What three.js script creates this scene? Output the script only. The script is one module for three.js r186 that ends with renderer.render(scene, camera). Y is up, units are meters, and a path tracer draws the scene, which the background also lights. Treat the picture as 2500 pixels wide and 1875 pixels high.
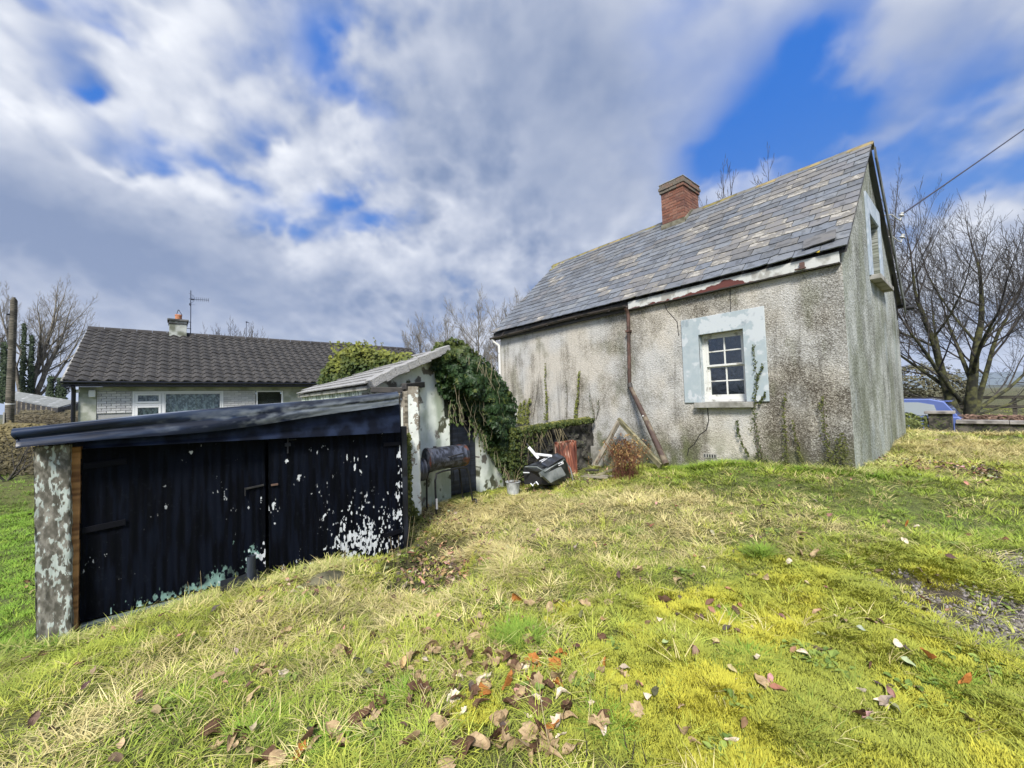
import * as THREE from 'three';
import { mergeGeometries } from 'three/addons/utils/BufferGeometryUtils.js';
import { RoundedBoxGeometry } from 'three/addons/geometries/RoundedBoxGeometry.js';

// ---------------------------------------------------------------- camera, sky, sun, exposure
const scene = new THREE.Scene();
const V = (x, y, z) => new THREE.Vector3(x, y, z);
const FPX = 980.793, YAW = 0.70276, PITCH = 0.043932, ROLL = -0.030438;     // focal length in pixels of a 2500 x 1875 frame
const fwd = V(Math.sin(YAW) * Math.cos(PITCH), Math.sin(PITCH), -Math.cos(YAW) * Math.cos(PITCH));
const r0 = V(Math.cos(YAW), 0, Math.sin(YAW)), u0 = r0.clone().cross(fwd);
const rgt = r0.clone().multiplyScalar(Math.cos(ROLL)).addScaledVector(u0, Math.sin(ROLL));
const upv = u0.clone().multiplyScalar(Math.cos(ROLL)).addScaledVector(r0, -Math.sin(ROLL));
const camera = new THREE.PerspectiveCamera(2 * Math.atan(937.5 / FPX) * 180 / Math.PI, 4 / 3, 0.05, 30000);
camera.quaternion.setFromRotationMatrix(new THREE.Matrix4().makeBasis(rgt, upv, fwd.clone().negate()));
camera.position.set(0, 0, 0);                                              // heights are measured from eye level; the ground lies about 1.6 m lower
const renderer = new THREE.WebGLRenderer({ antialias: true });
renderer.toneMapping = THREE.LinearToneMapping;
const EXPOSURE = 2.65, SUN_INTENSITY = 2.3, SUN_SOFTNESS = 24, SKY_LEVEL = 0.41;
renderer.toneMappingExposure = EXPOSURE;
renderer.shadowMap.enabled = true;
scene.fog = new THREE.FogExp2(new THREE.Color().setRGB(0.62, 0.74, 0.95), 0.00009);            // thin winter air: only the far hills fade
const sunDir = V(-0.49, 0.79, 0.37).normalize();
const sun = new THREE.DirectionalLight(new THREE.Color().setRGB(1, 0.95, 0.86), SUN_INTENSITY);
sun.position.copy(sunDir).multiplyScalar(60); sun.target.position.set(6, -1, -6); scene.add(sun.target);
sun.castShadow = true; sun.shadow.radius = SUN_SOFTNESS; sun.shadow.mapSize.set(4096, 4096);
Object.assign(sun.shadow.camera, { left: -40, right: 40, top: 40, bottom: -40, near: 1, far: 160 });
scene.add(sun);

// ---------------------------------------------------------------- numbers
function rng(s) { s |= 0; return () => { s = (s + 0x6d2b79f5) | 0; let t = Math.imul(s ^ (s >>> 15), 1 | s); t = (t + Math.imul(t ^ (t >>> 7), 61 | t)) ^ t; return ((t ^ (t >>> 14)) >>> 0) / 4294967296; }; }
const hash = (x, y, s = 0) => { let h = Math.imul(x | 0, 374761393) ^ Math.imul(y | 0, 668265263) ^ Math.imul(s | 0, 974634777); h = Math.imul(h ^ (h >>> 13), 1274126177); return ((h ^ (h >>> 16)) >>> 0) / 4294967296; };
const sst = (a, b, x) => { const t = Math.min(1, Math.max(0, (x - a) / (b - a))); return t * t * (3 - 2 * t); };
const lerp = (a, b, t) => a + (b - a) * t, clamp = (x, a = 0, b = 1) => Math.min(b, Math.max(a, x));
function vn(x, y, s = 0) {
  const ix = Math.floor(x), iy = Math.floor(y); let fx = x - ix, fy = y - iy; fx = fx * fx * (3 - 2 * fx); fy = fy * fy * (3 - 2 * fy);
  const a = hash(ix, iy, s), b = hash(ix + 1, iy, s), c = hash(ix, iy + 1, s), d = hash(ix + 1, iy + 1, s);
  return a + (b - a) * fx + (c - a) * fy + (a - b - c + d) * fx * fy;
}
function fbm(x, y, o = 4, s = 0) { let a = 0, w = 0.5, t = 0; for (let i = 0; i < o; i++) { a += w * vn(x, y, s + i * 17); t += w; w *= 0.5; x = x * 2.03 + 11.3; y = y * 2.03 - 7.7; } return a / t; }
const mix3 = (a, b, t) => [a[0] + (b[0] - a[0]) * t, a[1] + (b[1] - a[1]) * t, a[2] + (b[2] - a[2]) * t];
const toS = (c) => { c = clamp(c); return Math.round(255 * (c <= 0.0031308 ? 12.92 * c : 1.055 * Math.pow(c, 1 / 2.4) - 0.055)); };
const s2l = (r, g, b) => [r, g, b].map((v) => { v /= 255; return v <= 0.04045 ? v / 12.92 : ((v + 0.055) / 1.055) ** 2.4; });
// a point of the 2212-wide sketch of the place -> direction, or a spot in the place itself
const ray = (x, y) => fwd.clone().addScaledVector(rgt, (x * 1.1302 - 1250) / FPX).addScaledVector(upv, -(y * 1.1302 - 937.5) / FPX);
const onX = (x, y, v) => { const d = ray(x, y); return d.multiplyScalar(v / d.x); };
const onZ = (x, y, v) => { const d = ray(x, y); return d.multiplyScalar(v / d.z); };
const atD = (x, y, d) => ray(x, y).multiplyScalar(d);

// ---------------------------------------------------------------- the sky: broken cloud over blue, as a float panorama
{
  const W = 3072, Hh = 1536, data = new Float32Array(W * Hh * 4);
  const blobs = [];   // [x, y, rx, ry, turn in degrees, cover, light]
  const B = (x, y, rx, ry, a, c, l, sm = 0) => { const d = ray(x, y).normalize(), ex = ray(x + 5, y).normalize().sub(d), ey = ray(x, y + 5).normalize().sub(d); const k = ex.length() / 5, kk = ey.length() / 5; ex.normalize(); ey.addScaledVector(ex, -ey.dot(ex)).normalize(); const t = a * Math.PI / 180; const A = ex.clone().multiplyScalar(Math.cos(t)).addScaledVector(ey, Math.sin(t)), C = ey.clone().multiplyScalar(Math.cos(t)).addScaledVector(ex, -Math.sin(t)); blobs.push({ d, A, C, rx: rx * k, ry: ry * kk, c: c < 0 ? c * (x < 1300 ? 0.66 : 0.84) : c, l, s: sm, R: Math.cos(Math.min(1.4, 2.6 * Math.max(rx * k, ry * kk))) }); };
  // gaps of blue
  B(178, 190, 34, 26, 20, -1.05, 0); B(30, 236, 30, 12, 10, -0.7, 0); B(700, 70, 48, 80, 10, -0.95, 0); B(735, 185, 60, 42, 40, -0.6, 0); B(250, 85, 60, 16, 15, -0.6, 0); B(120, 18, 120, 24, 10, -0.5, 0);
  B(340, 372, 80, 34, 15, -0.75, 0); B(500, 385, 90, 20, 32, -0.75, 0); B(610, 490, 70, 30, 20, -0.75, 0); B(742, 442, 45, 26, -10, -1.1, 0); B(800, 492, 60, 18, -12, -0.8, 0); B(355, 300, 36, 34, 0, -0.5, 0); B(405, 235, 30, 20, 0, -0.3, -0.1); B(545, 150, 60, 20, 0, -0.2, -0.1);
  B(1700, 195, 90, 120, 35, -0.75, 0); B(1690, 300, 190, 75, -25, -0.75, 0); B(1540, 340, 90, 60, -30, -0.7, 0); B(1960, 330, 210, 70, -12, -0.6, 0); B(2160, 385, 140, 65, -15, -0.8, 0); B(1780, 70, 60, 90, 35, -0.6, 0); B(1470, 30, 120, 50, -30, -0.25, 0); B(2100, 190, 60, 70, 0, -0.4, 0); B(1600, 420, 120, 50, -20, -0.5, 0); B(1420, 500, 60, 40, 0, -0.3, 0);
  // veils
  B(1830, 120, 120, 60, -30, 0.30, 0.08, 0.4); B(2050, 70, 160, 90, 0, 0.0, -0.1, 0.5); B(2150, 540, 150, 120, 0, 0.8, 0.25); B(1930, 250, 120, 50, -20, 0.1, -0.1, 0.4); B(1480, 200, 260, 240, 20, -0.24, -0.08, 0.8); B(1750, 200, 260, 200, 0, -0.15, -0.1, 0.4); B(2100, 200, 240, 200, 0, -0.14, -0.1, 0.3); B(1150, 250, 240, 260, 20, -0.05, -0.08, 0.7); B(1330, 430, 160, 130, 0, 0, -0.02, 0.6); B(300, 700, 500, 120, 0, 0.2, 0, 0.8); B(1800, 320, 160, 20, -20, 0.3, 0.1); B(1590, 410, 80, 24, -20, 0.45, 0.2);
  // the grey bank and the bright tops
  B(90, 480, 300, 100, 24, 0.6, -0.34, 0.9); B(60, 420, 160, 60, 20, 0.4, -0.10, 0.3); B(380, 600, 330, 90, 14, 0.4, -0.24, 0.8); B(760, 660, 300, 70, 0, 0.3, -0.25); B(1050, 300, 190, 200, 30, 0.4, -0.22); B(1250, 120, 160, 140, 30, 0.2, -0.15); B(930, 300, 70, 110, 20, 0.05, -0.12); B(1250, 480, 200, 120, 0, 0.35, -0.15);
  B(380, 90, 90, 45, -15, 0.3, 0.42); B(105, 265, 65, 34, 20, 0.3, 0.45); B(215, 235, 65, 30, 20, 0.3, 0.42); B(625, 345, 55, 30, 0, 0.3, 0.4); B(25, 110, 70, 70, 0, 0.3, 0.35); B(660, 570, 50, 34, -20, 0.4, 0.4); B(255, 385, 80, 13, 38, 0.3, 0.4); B(440, 430, 100, 26, 14, 0.3, 0.38); B(800, 300, 40, 70, -30, 0.2, 0.28); B(995, 455, 40, 36, 0, 0.2, 0.35); B(450, 20, 60, 40, 0, 0.3, 0.25); B(330, 200, 90, 70, 0, 0.2, 0.15); B(850, 110, 60, 60, 0, 0.2, 0.2); B(870, 560, 90, 30, 0, 0.3, 0.25); B(520, 230, 80, 50, 0, 0.2, 0.2); B(1130, 340, 30, 60, 20, 0.1, 0.2); B(950, 130, 50, 60, 0, 0.2, 0.15);
  const grey = s2l(132, 149, 182), white = s2l(242, 245, 252), blueH = s2l(50, 116, 208), blueL = s2l(96, 146, 214), pale = s2l(178, 192, 216);
  const d = V(0, 0, 0);
  for (let j = Hh / 2 - 4; j < Hh; j++) {
    const el = ((j + 0.5) / Hh - 0.5) * Math.PI, y = Math.sin(el), c = Math.cos(el);
    for (let i = 0; i < W; i++) {
      const az = ((i + 0.5) / W - 0.5) * 2 * Math.PI; d.set(c * Math.cos(az), y, c * Math.sin(az));
      const k = 1 / (Math.max(y, 0) + 0.62), px = d.x * k * 2.3, pz = d.z * k * 2.3;
      const wx = fbm(px * 1.3 + 3, pz * 1.3, 2, 5) - 0.5, wz = fbm(px * 1.3 - 8, pz * 1.3 + 4, 2, 9) - 0.5;
      const f1 = fbm(px * 1.5 + wx * 0.5, pz * 1.5 + wz * 0.5, 3, 21), f2 = fbm(px * 4.6 + wx * 0.7, pz * 4.6 + wz * 0.7, 6, 40), f4 = fbm(px * 12 + wx, pz * 12 + wz, 5, 47) - 0.5;
      const f3 = 1 - Math.abs(2 * fbm(px * 5.2 + wx + 40, pz * 5.2 + wz, 4, 66) - 1); const dx = f4 * 0.035 + (f2 - 0.5) * 0.09 + wz * 0.04, dy = (f3 - 0.8) * 0.06 + wx * 0.05;
      let cB = 0, lB = 0, sB = 0;
      for (const b of blobs) {
        const q = d.dot(b.d); if (q < b.R) continue;
        const a = (d.dot(b.A) + dx) / b.rx, e = (d.dot(b.C) + dy) / b.ry, g = Math.exp(-(a * a + e * e) * 0.8);
        cB += b.c * g; lB += b.l * g; sB += b.s * g;
      }
      const rough = 1 - 0.75 * clamp(sB); let cov = 0.80 + ((f1 - 0.5) * 0.9 + (f2 - 0.5) * 0.9 + (f3 - 0.8) * 0.3 + f4 * 0.45) * rough + cB, li = 0.43 + ((f1 - 0.5) * 0.6 + (f2 - 0.5) * 0.7 + (f3 - 0.8) * 0.5 + f4 * 0.5) * rough + lB;
      const low = Math.exp(-y * 9); cov = lerp(sst(-0.08, 0.98, cov), 0.9, low * 0.7); li = lerp(clamp(li), 0.42, low * 0.75);
      let s = mix3(blueL, blueH, sst(0.1, 0.6, y)); s = mix3(s, pale, low * 0.6);
      let cl = mix3(grey, white, Math.pow(li, 1.02));
      s = mix3(s, cl, cov);
      const q = d.dot(sunDir), gl = 1 + 3.2 * Math.exp((q - 1) * 9);           // thin cloud round the sun glows
      const o = (j * W + i) * 4; for (let n = 0; n < 3; n++) data[o + n] = s[n] * SKY_LEVEL * gl; data[o + 3] = 1;
    }
  }
  for (let j = 0; j < Hh / 2 - 4; j++) for (let i = 0; i < W; i++) { const o = (j * W + i) * 4; data[o] = 0.12; data[o + 1] = 0.13; data[o + 2] = 0.08; data[o + 3] = 1; }
  const t = new THREE.DataTexture(data, W, Hh, THREE.RGBAFormat, THREE.FloatType);
  t.mapping = THREE.EquirectangularReflectionMapping; t.magFilter = THREE.LinearFilter; t.needsUpdate = true;
  scene.background = t; scene.environment = t;
}

// ---------------------------------------------------------------- names, things, parts
const taken = new Map(), ORG = new Map();
const numbered = (n) => { const k = taken.get(n) ?? 0; taken.set(n, k + 1); return k ? n + '_' + String(k).padStart(3, '0') : n; };
function tag(o, label, category, group, kind) { if (label) o.userData.label = label; if (category) o.userData.category = category; if (group) o.userData.group = group; if (kind) o.userData.kind = kind; return o; }
function thing(name, label, category, base = [0, 0, 0], group) { const o = new THREE.Group(); o.name = numbered(name); o.position.set(...base); ORG.set(o, base); scene.add(o); return tag(o, label, category, group); }
function part(parent, name, g, m, label) {                                   // g is given in the scene's own coordinates
  const b = ORG.get(parent) ?? [0, 0, 0]; g.translate(-b[0], -b[1], -b[2]);
  const o = new THREE.Mesh(g, m); o.name = name; if (label) o.userData.label = label; ORG.set(o, b); parent.add(o); return o;
}
const M4 = new THREE.Matrix4();
function piece(parent, name, g, m, mat) { const b = ORG.get(parent) ?? [0, 0, 0], o = new THREE.Mesh(g, m); o.name = name; mat.decompose(o.position, o.quaternion, o.scale); o.position.x -= b[0]; o.position.y -= b[1]; o.position.z -= b[2]; parent.add(o); return o; }
function solo(name, label, category, g, m, base = [0, 0, 0], group, kind) { g.translate(-base[0], -base[1], -base[2]); const o = new THREE.Mesh(g, m); o.name = numbered(name); o.position.set(...base); scene.add(o); return tag(o, label, category, group, kind); }

// ---------------------------------------------------------------- shapes
const flat = (g) => (g.index ? g.toNonIndexed() : g);
function uvBox(g, s = 1) {                                                   // uv in metres, by the direction each face looks
  g = flat(g); const p = g.attributes.position; if (!g.attributes.normal) g.computeVertexNormals(); const uv = new Float32Array(p.count * 2);
  for (let i = 0; i < p.count; i += 3) {
    const ax = p.getX(i), ay = p.getY(i), az = p.getZ(i), e1 = [p.getX(i + 1) - ax, p.getY(i + 1) - ay, p.getZ(i + 1) - az], e2 = [p.getX(i + 2) - ax, p.getY(i + 2) - ay, p.getZ(i + 2) - az];
    const nx = Math.abs(e1[1] * e2[2] - e1[2] * e2[1]), ny = Math.abs(e1[2] * e2[0] - e1[0] * e2[2]), nz = Math.abs(e1[0] * e2[1] - e1[1] * e2[0]);
    for (let k = i; k < i + 3; k++) { const x = p.getX(k), y = p.getY(k), z = p.getZ(k); if (nx >= ny && nx >= nz) { uv[k * 2] = -z * s; uv[k * 2 + 1] = y * s; } else if (ny >= nz) { uv[k * 2] = x * s; uv[k * 2 + 1] = -z * s; } else { uv[k * 2] = x * s; uv[k * 2 + 1] = y * s; } }
  }
  g.setAttribute('uv', new THREE.BufferAttribute(uv, 2)); return g;
}
function bx(x0, x1, y0, y1, z0, z1, r = 0.004) {
  const w = Math.abs(x1 - x0), h = Math.abs(y1 - y0), d = Math.abs(z1 - z0); r = Math.min(r, w / 3, h / 3, d / 3);
  const g = r > 0.0006 ? new RoundedBoxGeometry(w, h, d, 1, r) : new THREE.BoxGeometry(w, h, d);
  g.translate((x0 + x1) / 2, (y0 + y1) / 2, (z0 + z1) / 2); return uvBox(g);
}
function bar(a, b, w, h, r = 0.004, roll = 0) {                              // a beam from a to b
  const d = b.clone().sub(a), L = d.length(); d.normalize(); let up = Math.abs(d.y) > 0.95 ? V(1, 0, 0) : V(0, 1, 0); const s = d.clone().cross(up).normalize(); up = s.clone().cross(d);
  const g = uvBox(new RoundedBoxGeometry(L, h, w, 1, Math.min(r, w / 3, h / 3))); if (roll) g.rotateX(roll);
  g.applyMatrix4(new THREE.Matrix4().makeBasis(d, up, s).setPosition(a.clone().add(b).multiplyScalar(0.5))); return g;
}
const join = (a) => mergeGeometries(a.map((g) => { g = flat(g); for (const k of Object.keys(g.attributes)) if (!['position', 'normal', 'uv'].includes(k)) g.deleteAttribute(k); return g; }));
class Tubes {
  constructor() { this.p = []; this.n = []; this.u = []; this.i = []; }
  tube(pts, rad, sides = 6, cap = false) {
    const N = pts.length, base = this.p.length / 3; let ref = V(0.31, 0.12, 0.94), len = 0;
    for (let k = 0; k < N; k++) {
      const t = (pts[Math.min(N - 1, k + 1)].clone().sub(pts[Math.max(0, k - 1)])).normalize(); const s = ref.clone().addScaledVector(t, -ref.dot(t)); if (s.lengthSq() < 1e-4) s.set(t.y, -t.x, 0.2); s.normalize(); ref = s; const b = t.clone().cross(s);
      if (k) len += pts[k].distanceTo(pts[k - 1]);
      const r = Array.isArray(rad) ? rad[k] : rad;
      for (let j = 0; j <= sides; j++) { const a = j / sides * Math.PI * 2, c = Math.cos(a), q = Math.sin(a); const nx = s.x * c + b.x * q, ny = s.y * c + b.y * q, nz = s.z * c + b.z * q; this.p.push(pts[k].x + nx * r, pts[k].y + ny * r, pts[k].z + nz * r); this.n.push(nx, ny, nz); this.u.push(j / sides * Math.max(0.2, r * 6.28), len); }
    }
    const q = sides + 1;
    for (let k = 0; k < N - 1; k++) for (let j = 0; j < sides; j++) { const a = base + k * q + j; this.i.push(a, a + 1, a + q, a + 1, a + q + 1, a + q); }
    if (cap) for (const k of [0, N - 1]) { const c0 = this.p.length / 3, tt = pts[k].clone().sub(pts[k ? k - 1 : 1]).normalize(); this.p.push(pts[k].x, pts[k].y, pts[k].z); this.n.push(tt.x, tt.y, tt.z); this.u.push(0, 0); for (let j = 0; j <= sides; j++) { const o = (base + k * q + j) * 3; this.p.push(this.p[o], this.p[o + 1], this.p[o + 2]); this.n.push(tt.x, tt.y, tt.z); this.u.push(0, 0); } for (let j = 0; j < sides; j++) k ? this.i.push(c0, c0 + 1 + j, c0 + 2 + j) : this.i.push(c0, c0 + 2 + j, c0 + 1 + j); }
    return this;
  }
  get size() { return this.i.length / 3; }
  build() { const g = new THREE.BufferGeometry(); g.setAttribute('position', new THREE.Float32BufferAttribute(this.p, 3)); g.setAttribute('normal', new THREE.Float32BufferAttribute(this.n, 3)); g.setAttribute('uv', new THREE.Float32BufferAttribute(this.u, 2)); g.setIndex(this.i); return g; }
}
const rod = (pts, r, sides = 8, cap = true) => new Tubes().tube(pts, r, sides, cap).build();
function grid(nu, nv, f, closed = false) {                                   // surface over u, v in 0..1; f -> [x, y, z, uvx, uvy]
  const p = [], t = [], ix = [];
  for (let j = 0; j <= nv; j++) for (let i = 0; i <= nu; i++) { const q = f(i / nu, j / nv); p.push(q[0], q[1], q[2]); t.push(q[3] ?? i / nu, q[4] ?? j / nv); }
  for (let j = 0; j < nv; j++) for (let i = 0; i < nu; i++) { const a = j * (nu + 1) + i; ix.push(a, a + 1, a + nu + 1, a + 1, a + nu + 2, a + nu + 1); }
  const g = new THREE.BufferGeometry(); g.setAttribute('position', new THREE.Float32BufferAttribute(p, 3)); g.setAttribute('uv', new THREE.Float32BufferAttribute(t, 2)); g.setIndex(ix); g.computeVertexNormals(); return g;
}
function poly(pts, holes, depth, bevel = 0) {                                // an outline with holes, thick along +w
  const s = new THREE.Shape(pts.map((q) => new THREE.Vector2(q[0], q[1]))); for (const h of holes) s.holes.push(new THREE.Path(h.map((q) => new THREE.Vector2(q[0], q[1]))));
  return flat(new THREE.ExtrudeGeometry(s, { depth, bevelEnabled: bevel > 0, bevelThickness: bevel, bevelSize: bevel, bevelSegments: 1 }));
}
const rect = (a, b, c, d) => [[a, c], [b, c], [b, d], [a, d]];
const toFront = new THREE.Matrix4().set(0, 0, 1, 0, 0, 1, 0, 0, -1, 0, 0, 0, 0, 0, 0, 1);   // (u, v, w) -> (w, v, -u): a wall that looks towards -x
const uvBy = (g, f) => { const p = g.attributes.position, uv = new Float32Array(p.count * 2); for (let i = 0; i < p.count; i++) { const q = f(p.getX(i), p.getY(i), p.getZ(i)); uv[i * 2] = q[0]; uv[i * 2 + 1] = q[1]; } g.setAttribute('uv', new THREE.BufferAttribute(uv, 2)); return g; };

// ---------------------------------------------------------------- materials
function tex(w, h, f, srgb = true, rep) {
  const d = new Uint8Array(w * h * 4);
  for (let j = 0; j < h; j++) for (let i = 0; i < w; i++) { const c = f((i + 0.5) / w, (j + 0.5) / h), o = (j * w + i) * 4; if (srgb) { d[o] = toS(c[0]); d[o + 1] = toS(c[1]); d[o + 2] = toS(c[2]); } else { d[o] = d[o + 1] = d[o + 2] = Math.round(255 * clamp(c)); } d[o + 3] = 255; }
  const t = new THREE.DataTexture(d, w, h); t.magFilter = THREE.LinearFilter; t.wrapS = t.wrapT = THREE.RepeatWrapping; if (srgb) t.colorSpace = THREE.SRGBColorSpace; if (rep) t.repeat.set(...rep); t.needsUpdate = true; return t;
}
// noise that repeats after n cells, for textures used over and over
const pv = (x, y, n, s) => { const ix = Math.floor(x), iy = Math.floor(y); let fx = x - ix, fy = y - iy; fx = fx * fx * (3 - 2 * fx); fy = fy * fy * (3 - 2 * fy); const m = (k) => ((k % n) + n) % n, a = hash(m(ix), m(iy), s), b = hash(m(ix + 1), m(iy), s), c = hash(m(ix), m(iy + 1), s), e = hash(m(ix + 1), m(iy + 1), s); return a + (b - a) * fx + (c - a) * fy + (a - b - c + e) * fx * fy; };
const pf = (u, v, n, o, s) => { let a = 0, w = 0.5, t = 0; for (let k = 0; k < o; k++) { a += w * pv(u * n, v * n, n, s + k * 13); t += w; w *= 0.5; n *= 2; } return a / t; };
const mat = (c, rough = 0.85, o = {}) => { const m = new THREE.MeshStandardMaterial({ roughness: rough, ...o }); m.color.setRGB(...c); return m; };
const mottle = (a, b, n, s, o = 5, lo = 0.3, hi = 0.7) => tex(256, 256, (u, v) => mix3(a, b, sst(lo, hi, pf(u, v, n, o, s))));
const grain = tex(256, 256, (u, v) => pf(u, v, 12, 5, 71), false), fine = tex(256, 256, (u, v) => pf(u, v, 48, 3, 72), false);
const withMap = (map, rough = 0.9, bump = 0.004, o = {}) => new THREE.MeshStandardMaterial({ map, roughness: rough, bumpMap: grain, bumpScale: bump, ...o });
const woodTex = (a, b, s) => tex(256, 256, (u, v) => { const g = pv(u * 3 + 0.6 * pf(u, v, 4, 3, s), v * 42, 42, s + 3) * 0.55 + pf(u, v, 8, 5, s + 9) * 0.45; return mix3(a, b, sst(0.28, 0.72, g)); });
const MT = {};
MT.oldWood = withMap(woodTex([0.10, 0.085, 0.06], [0.30, 0.265, 0.205], 4), 0.9, 0.003);
MT.mossWood = withMap(woodTex([0.09, 0.085, 0.04], [0.24, 0.215, 0.13], 6), 0.9, 0.003);
MT.orangeWood = withMap(woodTex([0.17, 0.075, 0.028], [0.46, 0.24, 0.09], 7), 0.85, 0.003);
MT.darkWood = withMap(woodTex([0.012, 0.012, 0.013], [0.05, 0.045, 0.04], 8), 0.7, 0.003);
MT.concrete = withMap(mottle([0.16, 0.155, 0.13], [0.34, 0.33, 0.30], 6, 31), 0.92, 0.006);
MT.black = mat([0.008, 0.008, 0.01], 0.5); MT.blackGloss = mat([0.006, 0.007, 0.012], 0.28);
MT.whitePaint = withMap(tex(256, 256, (u, v) => mix3([0.62, 0.62, 0.58], [0.30, 0.29, 0.25], sst(0.62, 0.8, pf(u, v, 10, 5, 55)))), 0.6, 0.002);
MT.iron = mat([0.02, 0.022, 0.028], 0.5, { metalness: 0.4 });

// ---------------------------------------------------------------- the ground
const HP = [[0, 0, -1.62], [1.2, -1.45, -1.63], [-0.6, -3, -1.68], [-1.6, -3.6, -1.78], [-0.9, -5.3, -1.95], [-2.2, -6.5, -2.02], [2.3, -5.2, -2.0], [0.8, -5.0, -1.86], [0.3, -4.2, -1.78], [1.6, -4.6, -1.86], [2.6, -5.9, -1.95], [3.3, -6.1, -1.86], [4, -6.5, -1.84], [5.4, -6.4, -1.78], [6.8, -6.3, -1.72], [8.27, -6.6, -1.68], [8.27, -4.8, -1.50], [8.27, -2.7, -1.30], [8.27, -1.41, -1.27], [14.5, -1.4, -1.15], [16.3, 0.2, -1.2], [12, 3, -1.28], [9, 1.5, -1.34], [5.5, -3.2, -1.58], [4, 1, -1.6], [6, -0.5, -1.48], [3, -2.6, -1.64], [-3, -8, -2.02], [-4, -12, -2.0], [-7, -18, -1.95], [-2, -17, -1.6], [5, -17, -1.5], [-14, -14, -2.2], [12, -12, -1.5], [8, -14, -1.6], [18.3, 3, -1.85], [19.5, -2, -1.85], [19.5, 7, -1.85], [18.5, -7, -1.85], [21.5, 1, -1.85], [26, 0, -1.4], [30, 10, -1.4], [20, -14, -1.4], [5, 8, -1.6], [-6, 3, -1.75], [-9, -40, -1.6], [60, -30, -2.4], [60, 30, -3], [-60, -60, -2.4], [0, 60, -2], [100, 0, -4], [0, -110, -2.5]];
function H0(x, z) { let s = 0, w = 0; for (const [a, b, c] of HP) { const d = (x - a) * (x - a) + (z - b) * (z - b) + 0.25, k = 1 / (d * d); s += k * c; w += k; } return s / w; }
const pit = (x, z) => { const a = x - 2.35, b = z + 4.3, dx = (a * 0.8 + b * 0.6) / 0.62, dz = (b * 0.8 - a * 0.6) / 1.25, e = Math.sqrt(dx * dx + dz * dz) + (fbm(x * 2.2, z * 2.2, 3, 3) - 0.5) * 0.7; return 1 - sst(0.72, 0.98, e); };
const bare = (x, z) => { let g = 0; for (const [a, b, rx, rz, t] of [[4.42, -0.12, 0.42, 0.85, 0.15], [5.5, 0.5, 0.5, 0.55, 0]]) { const c = Math.cos(t), s = Math.sin(t), dx = ((x - a) * c + (z - b) * s) / rx, dz = ((z - b) * c - (x - a) * s) / rz; g = Math.max(g, 1 - sst(0.55, 1.05, Math.sqrt(dx * dx + dz * dz) + (fbm(x * 2.3, z * 2.3, 3, 8) - 0.5) * 1.0)); } return g; };
const FAR = (x, z) => sst(12, 45, Math.hypot(x, z));
const Hy = (x, z) => { const f = 1 - FAR(x, z); return H0(x, z) - 0.17 * pit(x, z) - 0.035 * bare(x, z) + f * ((fbm(x * 0.9, z * 0.9, 3, 60) - 0.5) * 0.13 + (fbm(x * 4, z * 4, 3, 61) - 0.5) * 0.07); };
const ground = (x, y) => { const d = ray(x, y); let t = 0.5; for (let k = 0; k < 400; k++) { const e = d.y * t - Hy(d.x * t, d.z * t); if (e < 0.002) break; t += Math.max(0.004, e * 0.6); if (t > 60) break; } return d.multiplyScalar(t); };
// what grows where: spots marked on the ground itself
const spots = (list) => list.map(([x, y, r, w]) => { const p = ground(x, y); return [p.x, p.z, r, w]; });
const field = (S, x, z) => { let s = 0; for (const [a, b, r, w] of S) { const d = ((x - a) ** 2 + (z - b) ** 2) / (r * r); if (d < 5) s += w * Math.exp(-d); } return s; };
const MOSS = spots([[1500, 1400, 0.42, 0.8], [1700, 1450, 0.5, 0.9], [1900, 1560, 0.4, 0.9], [1500, 1600, 0.3, 0.7], [1700, 1650, 0.3, 0.9], [1450, 1520, 0.28, 0.8], [1030, 1540, 0.13, 0.75], [1300, 1430, 0.14, 0.7], [1240, 1330, 0.2, 0.7], [1400, 1300, 0.3, 0.5], [1950, 1400, 0.4, 0.7], [2100, 1600, 0.35, 0.7], [1800, 1260, 0.45, 0.6], [2000, 1230, 0.5, 0.6], [1650, 1330, 0.45, 0.7], [2150, 1480, 0.3, 0.5], [1035, 1200, 0.18, 1.0], [1600, 1200, 0.3, 0.35], [1250, 1600, 0.15, 0.4], [1380, 1450, 0.2, 0.5]]);
const STRAW = spots([[1100, 1130, 0.9, 0.9], [1300, 1090, 1.1, 0.8], [1500, 1090, 1.0, 0.6], [1750, 1060, 1.2, 0.3], [720, 1290, 0.45, 0.6], [850, 1330, 0.5, 0.5], [560, 1330, 0.4, 0.5], [330, 1470, 0.35, 0.5], [250, 1560, 0.3, 0.5], [960, 1110, 0.7, 0.9], [1250, 1170, 0.6, 0.5], [1450, 1160, 0.6, 0.5], [1700, 1140, 0.5, 0.4], [1950, 960, 1.6, 0.8], [2100, 960, 1.6, 0.7], [1150, 1260, 0.5, 0.4], [640, 1500, 0.2, 0.45], [860, 1470, 0.15, 0.4], [540, 1430, 0.2, 0.3], [150, 1600, 0.3, 0.4], [1950, 1090, 0.8, 0.3]]);
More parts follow.
